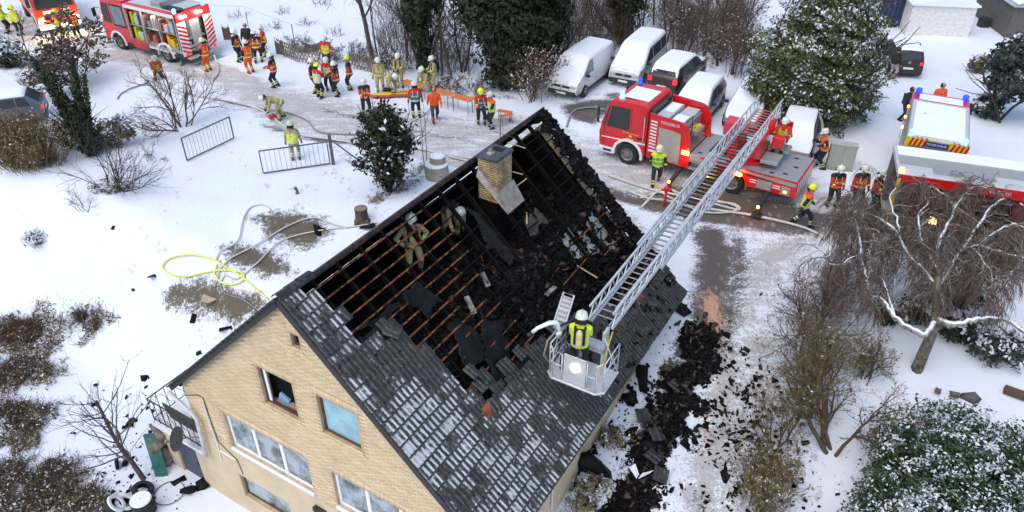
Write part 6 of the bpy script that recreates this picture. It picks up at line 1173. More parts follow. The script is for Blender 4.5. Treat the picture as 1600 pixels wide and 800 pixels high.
SHRUB = [dict(k=5, wob=.12, grav=.02, nc=7, t0=.2, ang=.6, lr=.6, rr=.6), dict(k=4, wob=.18, nc=6, t0=.15, ang=.7, lr=.55, rr=.6), dict(k=3, wob=.2, nc=4, ang=.7, lr=.6, rr=.7, rmin=.005), dict(k=2, wob=.2)]
TREE = [dict(k=7, wob=.07, grav=.05, nc=11, t0=.3, ang=.8, lr=.55, rr=.45), dict(k=5, wob=.16, grav=.06, nc=8, t0=.2, ang=.7, lr=.5, rr=.5), dict(k=4, wob=.2, grav=.04, nc=5, ang=.7, lr=.6, rr=.6, rmin=.006), dict(k=3, wob=.2)]
THIN = [dict(k=6, wob=.06, grav=.05, nc=8, t0=.35, ang=.6, lr=.45, rr=.5), dict(k=4, wob=.15, nc=5, ang=.6, lr=.5, rr=.6, rmin=.006), dict(k=3, wob=.2)]
# ---- left side
bare('bare_shrub', 'many stemmed bare shrub in front of the crouching firefighter', 'shrub', (285, 200), 3.0, 9, .45, .045, SHRUB, ('brown', 'brown'), seed=1)
bare('brown_shrub_tree', 'brown twiggy shrub tree below the orange red truck', 'tree', (122, 130), 2.7, 10, .5, .06, SHRUB, ('grey', 'brown'), seed=2, leaf=('brown', 17000, .062, .12))
bare('small_bare_tree', 'small grey bare tree left of the brown shrub tree', 'tree', (48, 92), 3.2, 3, .4, .05, SHRUB, ('grey', 'grey'), seed=3)
bare('bare_spreading_shrub', 'low bare shrub with fanned out stems on the snow', 'shrub', (176, 300), 2.2, 12, .75, .025, SHRUB[:3], ('dark', 'dark'), seed=4)
foliage(thing('shrub_base_thicket', 'dark leafy clump at the foot of the fanned bare shrub', 'shrub', G(176, 296)), rv, [((0, 0, .2), (.9, .5, .35))], 700, .06, 'brown', .45)
for i, (px, h, lb) in enumerate((((62, 128), 1.0, 'tiny bare plant in the snow above the silver car'), ((38, 138), .8, 'tiny leafy twig plant left of the silver car roof'), ((135, 326), .9, 'single thin twig plant in the open snow'), ((238, 250), .7, 'small dry plant between yew and leaning gate'))): bare('small_twig_plant', lb, 'plant', px, h, 6, .5, .012, SHRUB[:3], ('dark', 'dark'), seed=30 + i)
def bush(name, label, px, lobes, n, size, lm, snow, cat='shrub', asp=.5, shell=.5, stems=5, group=None, h=1., up=.3, clump=0., bark='dark', P=None, salt=.28):
    P = P if P is not None else G(*px); o = thing(name, label, cat, P, 0, group); rng = np.random.default_rng(int(px[0] * 7 + px[1])); foliage(o, rng, lobes, n, size, lm, snow, asp, shell, up=up, clump=clump, salt=salt)
    lv = grow(rng, rng.normal(size=(stems, 3)) * [.12, .12, 0], rng.normal(size=(stems, 3)) * [.4, .4, 0] + [0, 0, 1], np.full(stems, h), np.full(stems, .035 * max(1, h / 1.5)), [dict(k=4, wob=.12, nc=6, t0=.3, ang=.7, lr=.6), dict(k=3, wob=.2)]); build_bare(o, lv, (BK[bark], BK[bark]), 1, ('stems', 'branches')); return o
# dark multi-tipped yew
Py = G(145, 242); hy = hgt(Py, 112); lob = []
for (dx, dy, top, r) in ((-1.55, .7, 1.0, .30), (-.9, .4, .86, .34), (.1, .3, .80, .36), (.35, .1, 1.02, .26), (-.25, -.1, .6, .42), (.75, .2, .92, .16), (-1.15, -.2, .62, .16)):
    for t_ in np.linspace(.12, top, 8): lob.append(((dx * t_, dy * t_, hy * t_), (r * (1.25 - .75 * t_ / top), r * (1.25 - .75 * t_ / top), hy * .10)))
bush('columnar_yew', 'dark columnar yew with several upright tips in the left garden', (145, 242), lob, 9000, .085, 'yew', .03, 'tree', h=2.5, shell=.4)
bush('snowy_shrub', 'low dark shrub to the right of the yew foot', (176, 228), [((0, 0, .7), (.8, .6, .7)), ((.6, .2, .8), (.6, .5, .6)), ((-.4, -.3, .5), (.5, .4, .5))], 2200, .08, 'brown', .35, h=1.2, clump=.25)
bush('snowy_shrub', 'thin leaved shrub to the left of the yew foot', (106, 232), [((0, 0, .8), (.6, .5, .8))], 700, .085, 'yew', .35, h=1.3, clump=.25)
bush('rhododendron', 'dark leaved shrub at the left picture edge below the vest wearers', (12, 102), [((0, 0, .8), (1.0, .8, .9)), ((.7, -.2, .6), (.6, .5, .6))], 1500, .14, 'yew', .5, h=1.1, clump=.3)
bush('snowy_cushion_plant', 'round snow dusted cushion plant alone on the lawn', (60, 376), [((0, 0, .16), (.60, .50, .30))], 800, .06, 'brown', .85, h=.3)
# tan beech hedge beside the car
o = thing('beech_hedge', 'tan brown beech hedge in front of the silver car', 'hedge', G(46, 256)); rng = np.random.default_rng(77)
A = np.stack([rng.normal(size=900) * .55, rng.normal(size=900) * .35, np.zeros(900)], 1); d = unit(rng.normal(size=(900, 3)) * .22 + A * [.35, .35, 0] + [-.08, .1, 1]); Lh = rng.uniform(1.2, 2.5, 900); V_, F_ = segs_mesh(A, A + d * Lh[:, None], np.full(900, .014), np.full(900, .006)); npmesh('stems', V_, F_, BK['olive'], o)
idx = rng.integers(0, 900, 9000); Q = A[idx] + d[idx] * (Lh[idx] * rng.random(9000) ** .6)[:, None] + rng.normal(size=(9000, 3)) * .06; V_, F_, _ = leaves(rng, Q, rng.normal(size=Q.shape), .055); npmesh('withered_leaves', V_, F_, LM['tan'], o, fattr={'sn': (rng.random(9000) < .07) * .9, 'rv': rng.random(9000)})
# brush bed at the left edge, lower bushes
for i, (px, rx, ry, n, lb, lm, sn) in enumerate((((60, 520), 2.3, 1.0, 7800, 'brown brush bed with snow specks at the left edge', 'russet', .22), ((140, 502), 1.2, .55, 2600, 'right end of the brown brush bed on the lawn', 'russet', .25), ((15, 590), 1.9, 1.2, 5200, 'olive brown ground shrub below the brush bed', 'olive', .35), ((20, 660), 1.4, 1.0, 3000, 'snowy evergreen ground shrub at the left edge', 'ivy', .45), ((40, 755), 1.9, 1.2, 5200, 'brown leafy bush in the bottom left corner', 'brown', .4), ((110, 785), 1.0, .6, 2400, 'low brown bush beside the tyre stack', 'olive', .45))):
    o = thing('brush_patch', lb, 'shrub', G(*px)); rng = np.random.default_rng(400 + i); P, Nn, r = cloud(rng, [((0, 0, .05), (rx, ry, .20)), ((rx * .4, ry * .3, .05), (rx * .7, ry * .7, .24)), ((-rx * .5, ry * .2, .05), (rx * .6, ry * .8, .18))], n, .2)
    ok = vnoise(P[:, 0] + 5, P[:, 1] + 9, .42, 60 + i) > .40; P, Nn = P[ok], Nn[ok]; V_, F_, _ = leaves(rng, P, Nn, .05); npmesh('leaves', V_, F_, LM[lm], o, fattr={'sn': (rng.random(len(P)) < sn * .7) * .9, 'rv': rng.random(len(P))})
    A = P[:n // 3] * [1, 1, .4]; d = unit(rng.normal(size=A.shape) + [0, 0, .6]); V_, F_ = segs_mesh(A, A + d * rng.uniform(.2, .6, (len(A), 1)), np.full(len(A), .009), np.full(len(A), .004)); npmesh('twigs', V_, F_, BK['brown'], o)
Pt = G(222, 752); bare('bare_fruit_tree', 'slender bare tree with curving branches left of the balcony', 'tree', None, 4.3, 1, .02, .12, [dict(k=8, wob=.05, grav=.03, nc=22, t0=.25, ang=1.0, lr=.72, rr=.36), dict(k=7, wob=.10, grav=.10, nc=5, t0=.2, ang=.55, lr=.45, rr=.5, rmin=.007), dict(k=4, wob=.15, grav=.05, nc=2, ang=.5, lr=.5, rr=.7, rmin=.006), dict(k=3, wob=.1)], ('grey', 'grey'), seed=9, P=Pt, lean=(-.30, .18, 0), names=('trunk', 'twigs'))
# ---- ivy tree in front of the road, evergreens behind it
Pi = G(606, 300); hi = hgt(Pi, 172)
lob = [((.15, 0, hi * f), (rr_, rr_, hi * .16)) for f, rr_ in ((.18, .6), (.32, .85), (.46, 1.0), (.60, 1.1), (.74, 1.05), (.86, .8), (.95, .5))] + [((.6, .1, hi * .6), (.7, .6, .6)), ((-.5, 0, hi * .68), (.65, .6, .6))]
bush('ivy_clad_tree', 'dark evergreen ivy clad tree beside the concrete well ring', (606, 300), lob + [((float(a), float(b), hi * float(c)), (.35, .35, .3)) for a, b, c in zip(rv.normal(size=9) * .75, rv.normal(size=9) * .4, rv.uniform(.3, .98, 9))], 8500, .095, 'ivy', .16, 'tree', h=hi * .85, shell=.4, clump=.26, salt=.7)
bare('bare_sapling', 'thin bare sapling between the evergreen and the well', 'tree', (668, 262), 3.0, 2, .08, .02, THIN[:2], ('grey', 'grey'), seed=12)
def bigtree(name, label, px, top, lob_f, n, size, lm, snow, cat='tree', **kw):
    P = G(*px); h = hgt(P, top); return bush(name, label, px, lob_f(h), n, size, lm, snow, cat, h=h * .7, stems=3, **kw)
bigtree('ivy_covered_tree', 'massive dark ivy covered tree left of the white panel van', (795, 138), -60, lambda h: [((.0, 0, h * .12), (1.3, 1.0, h * .10)), ((.2, .3, h * .3), (1.9, 1.5, h * .18)), ((-.3, .5, h * .55), (2.3, 1.8, h * .22)), ((.9, .6, h * .5), (1.8, 1.5, h * .22)), ((-1.2, .6, h * .72), (1.6, 1.5, h * .2)), ((.6, .8, h * .85), (2.2, 1.8, h * .2))], 26000, .13, 'ivy', .02, shell=.35)
bigtree('ivy_covered_tree', 'second ivy covered tree just right of the massive one', (850, 118), -60, lambda h: [((.0, 0, h * .2), (1.0, 1.0, h * .18)), ((.1, .3, h * .45), (1.3, 1.2, h * .2)), ((.0, .5, h * .75), (1.5, 1.3, h * .25))], 11000, .12, 'ivy', .03, shell=.35)
bigtree('ivy_column_tree', 'narrow ivy covered trunk beside the street lamp', (664, 118), -60, lambda h: [((0, 0, h * .15), (.38, .38, h * .12)), ((-.1, 0, h * .36), (.55, .5, h * .15)), ((-.3, .1, h * .55), (.8, .7, h * .16)), ((.3, .2, h * .72), (1.0, .8, h * .16)), ((-.2, .2, h * .9), (1.0, .8, h * .14))], 8000, .11, 'ivy', .08, shell=.4)
bigtree('ivy_covered_tree', 'ivy covered tree rising behind the white minibus', (972, 68), -60, lambda h: [((0, 0, h * .25), (.7, .7, h * .22)), ((.1, .2, h * .6), (1.2, 1.0, h * .25)), ((-.4, .3, h * .85), (1.2, 1.0, h * .2))], 8000, .12, 'ivy', .10, shell=.4)
Pc = G(1262, 188); hc = hgt(Pc, -30)
bush('snow_dusted_cypress', 'large snow dusted evergreen tree beside the parked cars', (1262, 188), [((0, 0, hc * .16), (2.7, 2.1, hc * .17)), ((.0, .2, hc * .34), (2.9, 2.4, hc * .2)), ((-.3, .3, hc * .55), (2.9, 2.3, hc * .2)), ((.3, .5, hc * .74), (2.3, 2.0, hc * .18)), ((.1, .6, hc * .92), (1.5, 1.4, hc * .14)), ((1.8, -.1, hc * .2), (1.3, 1.2, hc * .15)), ((-2.0, 0, hc * .3), (1.3, 1.3, hc * .16))], 70000, .08, 'conifer', .30, 'tree', h=hc * .8, shell=.5, up=.1, salt=.8, clump=.12)
Pc = G(1562, 188); hc = hgt(Pc, 62)
bush('snowy_fir', 'dark bluish fir with snowy twigs at the right edge', (1562, 188), [((0, 0, hc * .55), (1.3, 1.2, hc * .25)), ((.5, .2, hc * .75), (1.5, 1.2, hc * .2)), ((-.7, .1, hc * .8), (.8, .8, hc * .15)), ((1.2, 0, hc * .45), (1.0, .9, hc * .22)), ((.2, .2, hc * .95), (.8, .8, hc * .12))], 12000, .12, 'blue', .24, 'tree', h=hc * .8, shell=.5)
bush('small_fir_bush', 'small snowy fir bush under the right edge fir', (1538, 182), [((0, 0, .6), (.7, .6, .6))], 1600, .10, 'blue', .4, h=.9)
bush('dark_round_bush', 'small dark bush left of the right edge fir', (1527, 112), [((0, 0, .5), (.6, .5, .5))], 900, .09, 'brown', .2, h=.7)
# ---- bare trees along the far side of the road
bl = lambda i: np.random.default_rng(900 + i)
bare('bare_tree', 'leaning grey bare tree beside the road hedge', 'tree', (586, 100), 9.0, 1, .02, .17, TREE, ('grey', 'grey'), seed=41, lean=(-.22, .1, 0), names=('trunk', 'twigs'))
GT = 'thin bare trees along the far side of the road'
TL = [(594, 98, 6.5, 'thin bare tree right behind the leaning grey tree'), (632, 96, 6., 'thin bare tree left of the ivy covered trunk'), (650, 108, 5., 'bare sapling touching the ivy covered trunk'), (690, 120, 6., 'bare tree directly right of the street lamp'), (704, 122, 6., 'bare tree between lamp and massive ivy tree'), (722, 112, 5., 'slim bare tree at the edge of the massive ivy tree'),
      (905, 66, 6., 'bare tree behind the panel van roof'), (885, 80, 6., 'bare tree left behind the panel van'), (930, 60, 6., 'bare tree between panel van and minibus'), (1000, 58, 7., 'bare tree behind the minibus roof'), (1052, 82, 7., 'bare tree at the minibus rear corner'), (1040, 66, 6., 'bare tree leaning over the minibus rear'), (1075, 84, 6., 'bare tree behind the dark wine car'), (1098, 92, 5.5, 'bare tree right behind the dark wine car'),
      (1120, 104, 5., 'bare tree above the silver estate car'), (1140, 118, 4.5, 'bare tree between silver estate and snow dusted evergreen'), (1022, 40, 7., 'far bare tree above the minibus'), (1090, 50, 7., 'far bare tree above the dark car'), (960, 40, 7., 'far bare tree left of the minibus ivy')]
for i, (x, y, h, lb) in enumerate(TL): bare('bare_tree', lb, 'tree', (x, y), h, 1 + i % 2, .10, .07, TREE[:3] if i % 3 else THIN, (('grey', 'brown', 'dark')[i % 3], ('grey', 'brown', 'brown')[i % 3]), GT, seed=60 + i, names=('trunk', 'twigs'))
for i, (x, y, lb, lm, sn) in enumerate(((1150, 120, 'russet thicket between silver estate car and big evergreen', 'russet', .06), (1122, 96, 'russet thicket behind the silver estate car', 'russet', .12), (1060, 66, 'brown undergrowth behind the minibus', 'brown', .25), (990, 50, 'brown undergrowth left of the minibus ivy', 'brown', .25), (1150, 60, 'grey brown thicket left of the evergreen top', 'brown', .05), (830, 158, 'leafy brown patch at the panel van front wheel', 'russet', .3), (1345, 40, 'twiggy brown bush below the blue container', 'brown', .1))):
    bare('thicket', lb, 'shrub', (x, y), 2.6 if y > 50 else 3.2, 16, .35, .02, SHRUB[:3], ('brown', 'red' if i < 2 else 'brown'), None, seed=90 + i, leaf=(lm, 1800, .06, sn))
for i, (x, y, lb) in enumerate(((590, 108, 'low hedge left of the tan firefighters'), (560, 96, 'low hedge behind the yellow helmet firefighter'), (620, 112, 'low hedge behind the tan firefighters'), (700, 138, 'low hedge behind the orange benches'), (740, 146, 'low snowy hedge right end by the ivy tree'), (520, 92, 'low hedge behind the talking group'), (465, 82, 'low snowy shrubs behind the lattice fence'))):
    bare('low_hedge', lb, 'hedge', (x, y), .95, 20, .6, .014, SHRUB[:3], ('dark', 'dark'), 'low roadside hedge shrubs', seed=120 + i, leaf=('brown', 700, .05, .5))
for i, (x, y, lb) in enumerate(((440, 22, 'small weed tuft in the field left of the bare tree'), (480, 40, 'weed tuft in the field above the grey board'), (520, 55, 'weed tuft in the field near the hedge'), (430, 45, 'weed tuft in the field above the lattice fence'), (500, 8, 'weed tuft at the top edge of the field'), (372, 28, 'weed tuft left in the field behind the engine'))):
    bare('weed_tuft', lb, 'plant', (x, y), .7, 14, .7, .012, SHRUB[:2], ('dark', 'dark'), 'weed tufts in the snowy field', seed=140 + i)
# ---- weeping birch on the right
g0 = G(1432, 578); gz_ = g0.z
birch = thing('weeping_birch', 'weeping birch with pale twisted limbs and hanging brown twigs', 'tree', g0)
def W3(x, y, h): return atz(x, y, gz_ + h) - g0
limbs = [([W3(1432, 578, 0), W3(1443, 552, .8), W3(1458, 515, 1.9), W3(1463, 480, 2.5), W3(1464, 452, 3.0), W3(1466, 420, 3.5), W3(1462, 385, 3.9)], .20, .07), ([W3(1461, 505, 2.1), W3(1444, 522, 2.1), W3(1425, 516, 2.2), W3(1402, 500, 2.3), W3(1388, 482, 2.4), W3(1378, 468, 2.6), W3(1360, 462, 2.8), W3(1355, 440, 3.1), W3(1362, 400, 3.5)], .10, .04),
         ([W3(1463, 500, 2.2), W3(1490, 508, 2.3), W3(1520, 500, 2.5), W3(1545, 497, 2.6), W3(1575, 502, 2.7), W3(1610, 525, 2.6)], .10, .045), ([W3(1464, 452, 3.0), W3(1482, 425, 3.3), W3(1500, 395, 3.6), W3(1530, 385, 3.8), W3(1570, 398, 3.9), W3(1610, 405, 3.9)], .08, .04), ([W3(1464, 450, 3.0), W3(1440, 420, 3.4), W3(1420, 400, 3.7), W3(1405, 370, 3.9), W3(1380, 345, 4.0), W3(1350, 335, 4.1), W3(1320, 345, 4.0)], .075, .03),
         ([W3(1462, 400, 3.8), W3(1475, 360, 4.2), W3(1490, 330, 4.4), W3(1470, 300, 4.6), W3(1445, 290, 4.7)], .065, .03), ([W3(1500, 395, 3.6), W3(1530, 350, 4.1), W3(1555, 320, 4.3), W3(1580, 310, 4.3), W3(1610, 330, 4.2)], .06, .03), ([W3(1355, 440, 3.1), W3(1345, 400, 3.6), W3(1342, 360, 3.9), W3(1330, 320, 4.1), W3(1345, 308, 4.1)], .05, .025), ([W3(1405, 370, 3.9), W3(1400, 340, 4.2), W3(1390, 310, 4.4), W3(1400, 292, 4.5)], .045, .02),
         ([W3(1545, 440, 3.3), W3(1570, 430, 3.4), W3(1600, 420, 3.5)], .05, .03), ([W3(1520, 388, 3.75), W3(1545, 420, 3.6), W3(1550, 445, 3.3), W3(1535, 455, 3.0)], .04, .015), ([W3(1350, 335, 4.1), W3(1335, 355, 3.9), W3(1320, 350, 3.8)], .03, .012), ([W3(1490, 330, 4.4), W3(1510, 300, 4.7), W3(1530, 292, 4.8), W3(1560, 300, 4.7)], .045, .02), ([W3(1464, 420, 3.5), W3(1440, 380, 3.9), W3(1435, 340, 4.3), W3(1450, 315, 4.5), W3(1440, 300, 4.6)], .05, .02), ([W3(1530, 385, 3.8), W3(1560, 360, 4.1), W3(1590, 350, 4.2), W3(1615, 370, 4.1)], .05, .02), ([W3(1400, 500, 2.3), W3(1380, 440, 2.9), W3(1370, 410, 3.3), W3(1340, 400, 3.5), W3(1310, 415, 3.5), W3(1290, 410, 3.4)], .045, .02)]
def smooth_line(pts, k=4):
    pts = [Vector(p) for p in pts]; out = []
    for i in range(len(pts) - 1):
        p0, p1, p2, p3 = pts[max(i - 1, 0)], pts[i], pts[i + 1], pts[min(i + 2, len(pts) - 1)]
        for j in range(k): t_ = j / k; out.append(.5 * ((2 * p1) + (p2 - p0) * t_ + (2 * p0 - 5 * p1 + 4 * p2 - p3) * t_ ** 2 + (3 * p1 - p0 - 3 * p2 + p3) * t_ ** 3))
    return out + [pts[-1]]
rb2 = np.random.default_rng(55); SP, SD = [], []
for i, (pts, r0, r1) in enumerate(limbs):
    q = smooth_line(pts); q = [p + Vector(rb2.normal(size=3) * .02) * (i > 0) for p in q]; n = len(q); rad = [r0 + (r1 - r0) * j / (n - 1) for j in range(n)]; k = MB(); k.tube(q, rad, 8); k.build('trunk' if i == 0 else 'limb', BK['birch'] if i else mat('birch_trunk', (.19, .165, .13), .85, col2=(.05, .04, .03), thr=(.38, .55), scale=4), birch, smooth=True)
    if i:
        k = MB(); k.tube([p + Z * rad[j] * .62 for j, p in enumerate(q)], [x * .72 for x in rad], 6); k.build('limb_snow', M['snow'], birch, smooth=True)
    for j in range(max(2, n // 3) if i == 0 else 1, n): SP.append(V3(q[j])); SD.append(V3(q[min(j + 1, n - 1)] - q[max(j - 1, 0)]))
SP, SD = np.array(SP), np.array(SD); hi_ = SP[:, 2] > 2.75; SP, SD = SP[hi_], SD[hi_]; NB = 300; idx = rb2.integers(0, len(SP), NB); d0 = unit(rb2.normal(size=(NB, 3)) * [1, 1, .4] + [0, 0, .25])
lv = grow(rb2, SP[idx], d0, rb2.uniform(.5, 1.4, NB), np.full(NB, .024), [dict(k=6, wob=.3, grav=-.04, nc=9, t0=.15, ang=.8, lr=.8, rr=.55, rmin=.007), dict(k=5, wob=.12, grav=-.42, nc=6, t0=.2, ang=.5, lr=.75, rr=.8, rmin=.0045, tip=.7), dict(k=4, wob=.08, grav=-.5, tip=.6)])
for nm, l, m_ in (('branches', lv[:1], BK['birch']), ('hanging_twigs', lv[1:], BK['red'])):
    A, B_, r0, r1 = [np.concatenate([x[i] for x in l]) for i in range(4)]; V_, F_ = segs_mesh(A, B_, r0, r1, 3); npmesh(nm, V_, F_, m_, birch)
# ---- shrub row left of the birch
for i, (px, h, st, lb, n) in enumerate((((1292, 702), 3.4, 5, 'thick stemmed olive shrub with bent trunks, nearest of the hedge row', 2600), ((1262, 640), 2.6, 8, 'olive brown twiggy shrub behind the bent trunks', 3200), ((1255, 590), 2.3, 9, 'olive brown shrub in the middle of the hedge row', 3000), ((1268, 540), 2.2, 9, 'reddish twiggy shrub beneath the birch twigs', 2200), ((1290, 490), 2.2, 9, 'reddish brown shrub at the upper end of the hedge row', 2000), ((1345, 590), 1.3, 10, 'low olive shrub between hedge row and birch trunk', 1600), ((1190, 790), 1.7, 14, 'olive brown bush at the bottom edge by the rubble', 5000), ((1215, 700), 2.2, 6, 'thin bare shrub between rubble and bent trunks', 600))):
    bare('hedge_shrub', lb, 'shrub', px, h, st, .32, .075 if i == 0 else .028, SHRUB, ('brown', 'olive' if i not in (3, 4) else 'red'), 'shrubs of the hedge row', seed=170 + i, leaf=('olive' if i not in (3, 4) else 'russet', int(n * (.42 if i != 6 else 1.2)), .034, .08))
for i, (px, lb, r) in enumerate((((1432, 500), 'dark evergreen shrub behind the birch trunk', .9), ((1500, 530), 'low dark shrub right of the birch trunk', .8), ((1560, 560), 'snowy evergreen shrub at the right edge under the birch', 1.1), ((1385, 505), 'small dark shrub left of the birch trunk', .45), ((1500, 480), 'dark shrub under the hanging birch twigs', .7))):
    bush('evergreen_shrub', lb, px, [((0, 0, .5), (r, r * .7, .55)), ((r * .5, .1, .4), (r * .6, r * .5, .4))], int(1700 * r), .08, 'yew' if i != 2 else 'blue', .42, h=.8, clump=.22)
# ---- laurel in the lower right corner
gl = G(1480, 800); cz = gl.z; o_ = lambda x, y, h: tuple(atz(x, y, cz + h) - gl)
lob = [(o_(1450, 740, 1.3), (1.7, 1.3, 1.2)), (o_(1400, 790, .9), (1.3, 1.1, 1.0)), (o_(1520, 720, 1.5), (1.6, 1.3, 1.2)), (o_(1580, 760, 1.4), (1.6, 1.4, 1.2)), (o_(1420, 690, 1.3), (1.2, 1.1, .95)), (o_(1480, 672, 1.4), (1.2, 1.0, .9)), (o_(1650, 740, 1.2), (1.6, 1.4, 1.1)), (o_(1380, 840, .8), (1.2, 1.0, .9)), (o_(1480, 830, 1.2), (1.9, 1.3, 1.1)), (o_(1600, 850, 1.3), (1.9, 1.5, 1.2))]
bush('snow_laden_laurel', 'big green laurel bush laden with snow in the bottom right corner', (1480, 800), lob, 70000, .054, 'laurel', .325, 'shrub', h=1.2, shell=.55, stems=8, up=.5, P=gl, salt=.5)

# undergrowth of the wood strip along the top: too fine to count
rw = np.random.default_rng(88); nw_ = 5200; pxs = np.concatenate([rw.uniform(590, 735, 1300), rw.uniform(865, 1165, 3900)]); pys = np.concatenate([rw.uniform(-20, 118, 1300), rw.uniform(-30, 88, 3900)]); Q = np.array([tuple(G(a_, b_)) for a_, b_ in zip(pxs, pys)])
keep = (vnoise(Q[:, 0] + 90, Q[:, 1] + 20, 2.2, 5) > .30); Q = Q[keep]; d = unit(rw.normal(size=Q.shape) * [.35, .35, 0] + [0, 0, 1]); lv = grow(rw, Q, d, rw.uniform(.6, 2.6, len(Q)), np.full(len(Q), .014), [dict(k=3, wob=.14, nc=3, t0=.3, ang=.6, lr=.6, rr=.7, rmin=.007), dict(k=2, wob=.2)])
A, B_, r0, r1 = [np.concatenate([x[i] for x in lv]) for i in range(4)]; V_, F_ = segs_mesh(A, B_, r0, r1, 3); tag(npmesh('undergrowth', V_, F_, [BK['brown'], BK['red'], BK['grey']], mi=np.repeat(rw.integers(0, 3, len(A)), 3)), 'bare brown undergrowth of the wood strip along the top', 'undergrowth', kind='stuff')

# low brush and withered ground cover of the left beds
for i, (poly, n, lm, lb) in enumerate((([(-20, 500), (60, 472), (150, 480), (190, 497), (150, 525), (100, 560), (50, 610), (-20, 640)], 9000, 'russet', 'sprawling brown brush and withered stalks of the left bed'), ([(-20, 640), (40, 620), (70, 650), (60, 700), (-20, 720)], 3500, 'olive', 'olive ground cover below the sprawling brown brush'), ([(-20, 740), (80, 720), (150, 760), (190, 800), (-20, 820)], 6000, 'brown', 'withered ground cover in the bottom left corner'))):
    rng = np.random.default_rng(700 + i); q = np.stack([rng.uniform(-20, 200, n * 3), rng.uniform(460, 830, n * 3)], 1); q = q[inpoly(q[:, 0], q[:, 1], poly)][:n]; gp_ = [tuple(G(*p)) for p in poly]; W0 = np.array(gp_); lo, hi = W0.min(0), W0.max(0); P = np.stack([rng.uniform(lo[0], hi[0], n), rng.uniform(lo[1], hi[1], n)], 1); P = P[inpoly(P[:, 0], P[:, 1], gp_)]; P = P[vnoise(P[:, 0] + 50, P[:, 1] + 50, .7, 31 + i) + .4 * vnoise(P[:, 0], P[:, 1], .2, 5) > .64]; zz = hz(P[:, 0], P[:, 1]); P = np.column_stack([P, zz + rng.random(len(P)) * .12])
    V_, F_, _ = leaves(rng, P, np.tile([[0., 0, 1]], (len(P), 1)), .06); nl = len(F_); A = P - [0, 0, .1]; d = unit(rng.normal(size=A.shape) + [0, 0, .5]); V2, F2 = segs_mesh(A, A + d * rng.uniform(.15, .55, (len(A), 1)), np.full(len(A), .009), np.full(len(A), .004))
    V_ = np.concatenate([V_, V2]); F_ = np.concatenate([F_, F2 + nl * 4]); tag(npmesh('ground_brush', V_, F_, [LM[lm], BK['brown']], mi=np.r_[np.zeros(nl, int), np.ones(len(F2), int)], fattr={'sn': np.r_[(rng.random(nl) < .25) * .9, np.zeros(len(F2))], 'rv': np.r_[rng.random(nl), np.zeros(len(F2))]}), lb, 'brush', kind='stuff')
# ---------------------------------------------------------------- gates, fence, benches, hoses, rubble and other small things
def gate_leaf(label, tl, tr, bl_, br, n=14, lock=None):
    A, B_ = G(*bl_), G(*br); ha, hb = hgt(A, tl[1]), hgt(B_, tr[1]); h = min(1.5, (ha + hb) / 2); o = thing('garden_gate', label, 'gate', A); b = B_ - A; T1, T2 = Z * (h + .08), b + Z * (h + .08); B1, B2 = Z * .08, b + Z * .08
    k = MB(); k.bar(T1, T2, .045, .05); k.bar(B1, B2, .045, .05); k.bar(B1, T1, .05, .05, up=b); k.bar(B2, T2, .05, .05, up=b); k.build('gate_frame', M['gate'], o)
    first = None
    for i in range(1, n):
        if first is None: k = MB(); k.tube([(0, 0, 0), (0, 0, h)], .009, 5); first = k.build('bar', M['gate'], o); q = first
        else: q = copy_to(first, o)
        q.location = b * (i / n) + Z * .08
    return o, A, B_, h
gate_leaf('blue green steel gate leaf standing open on the snow, left one', (280, 222), (360, 182), (293, 253), (366, 218))
go, A, B_, h = gate_leaf('blue green steel gate leaf beside its post, right one', (408, 237), (511, 226), (412, 273), (516, 258))
P = G(521, 257); k = MB(); k.b6(-.06, .06, -.06, .06, -.1, 1.5); tag(inworld(k.build('gate_post', M['boardgrey'], bevel=.01), Matrix.Translation(P)), 'dark square gate post with slanting brace', 'post'); 
Q = G(580, 268); k = MB(); k.bar(P + Z * 1.2 + Vector((.08, 0, 0)), Q + Z * .1, .05, .05); tag(k.build('gate_brace', M['gate']), 'thin green brace running from the gate post to the ground', 'brace')
P = G(592, 276); k = MB(); k.tube([(0, 0, -.1), (0, 0, 1.15)], .08, 8); tag(inworld(k.build('wooden_post', M['wood']), Matrix.Translation(P)), 'short wooden post left of the ivy clad tree', 'post')
# lattice fence along the road
for i, ((x0, y0), (x1, y1)) in enumerate((((432, 82), (462, 96)), ((462, 96), (500, 102)), ((548, 106), (590, 116)), ((395, 72), (414, 78)))):
    A, B_ = G(x0, y0), G(x1, y1); o = thing('lattice_fence', ('crossed wooden lattice fence panel ' + ('left of the grey board', 'below the grey board', 'behind the yellow helmet firefighter', 'behind the group at the engine')[i]), 'fence', A, 0, 'lattice fence along the road'); b = B_ - A; n = max(3, int(b.length / .22)); u = b / n
    k = MB(); k.bar((0, 0, .25), b + Z * .25, .04, .05); k.bar((0, 0, .65), b + Z * .65, .04, .05); k.build('fence_rail', M['wood'], o)
    for j in range(n):
        for s in (1, -1): p0, p1 = u * j, u * (j + 2.2); p0, p1 = (p0, p1) if s > 0 else (p1, p0); k = MB(); k.bar(p0 + Vector((0, -.03 * s, .05)), p1 + Vector((0, -.03 * s, .95)), .045, .02, up=(0, 1, 0)); k.build('slat', M['wood'], o)
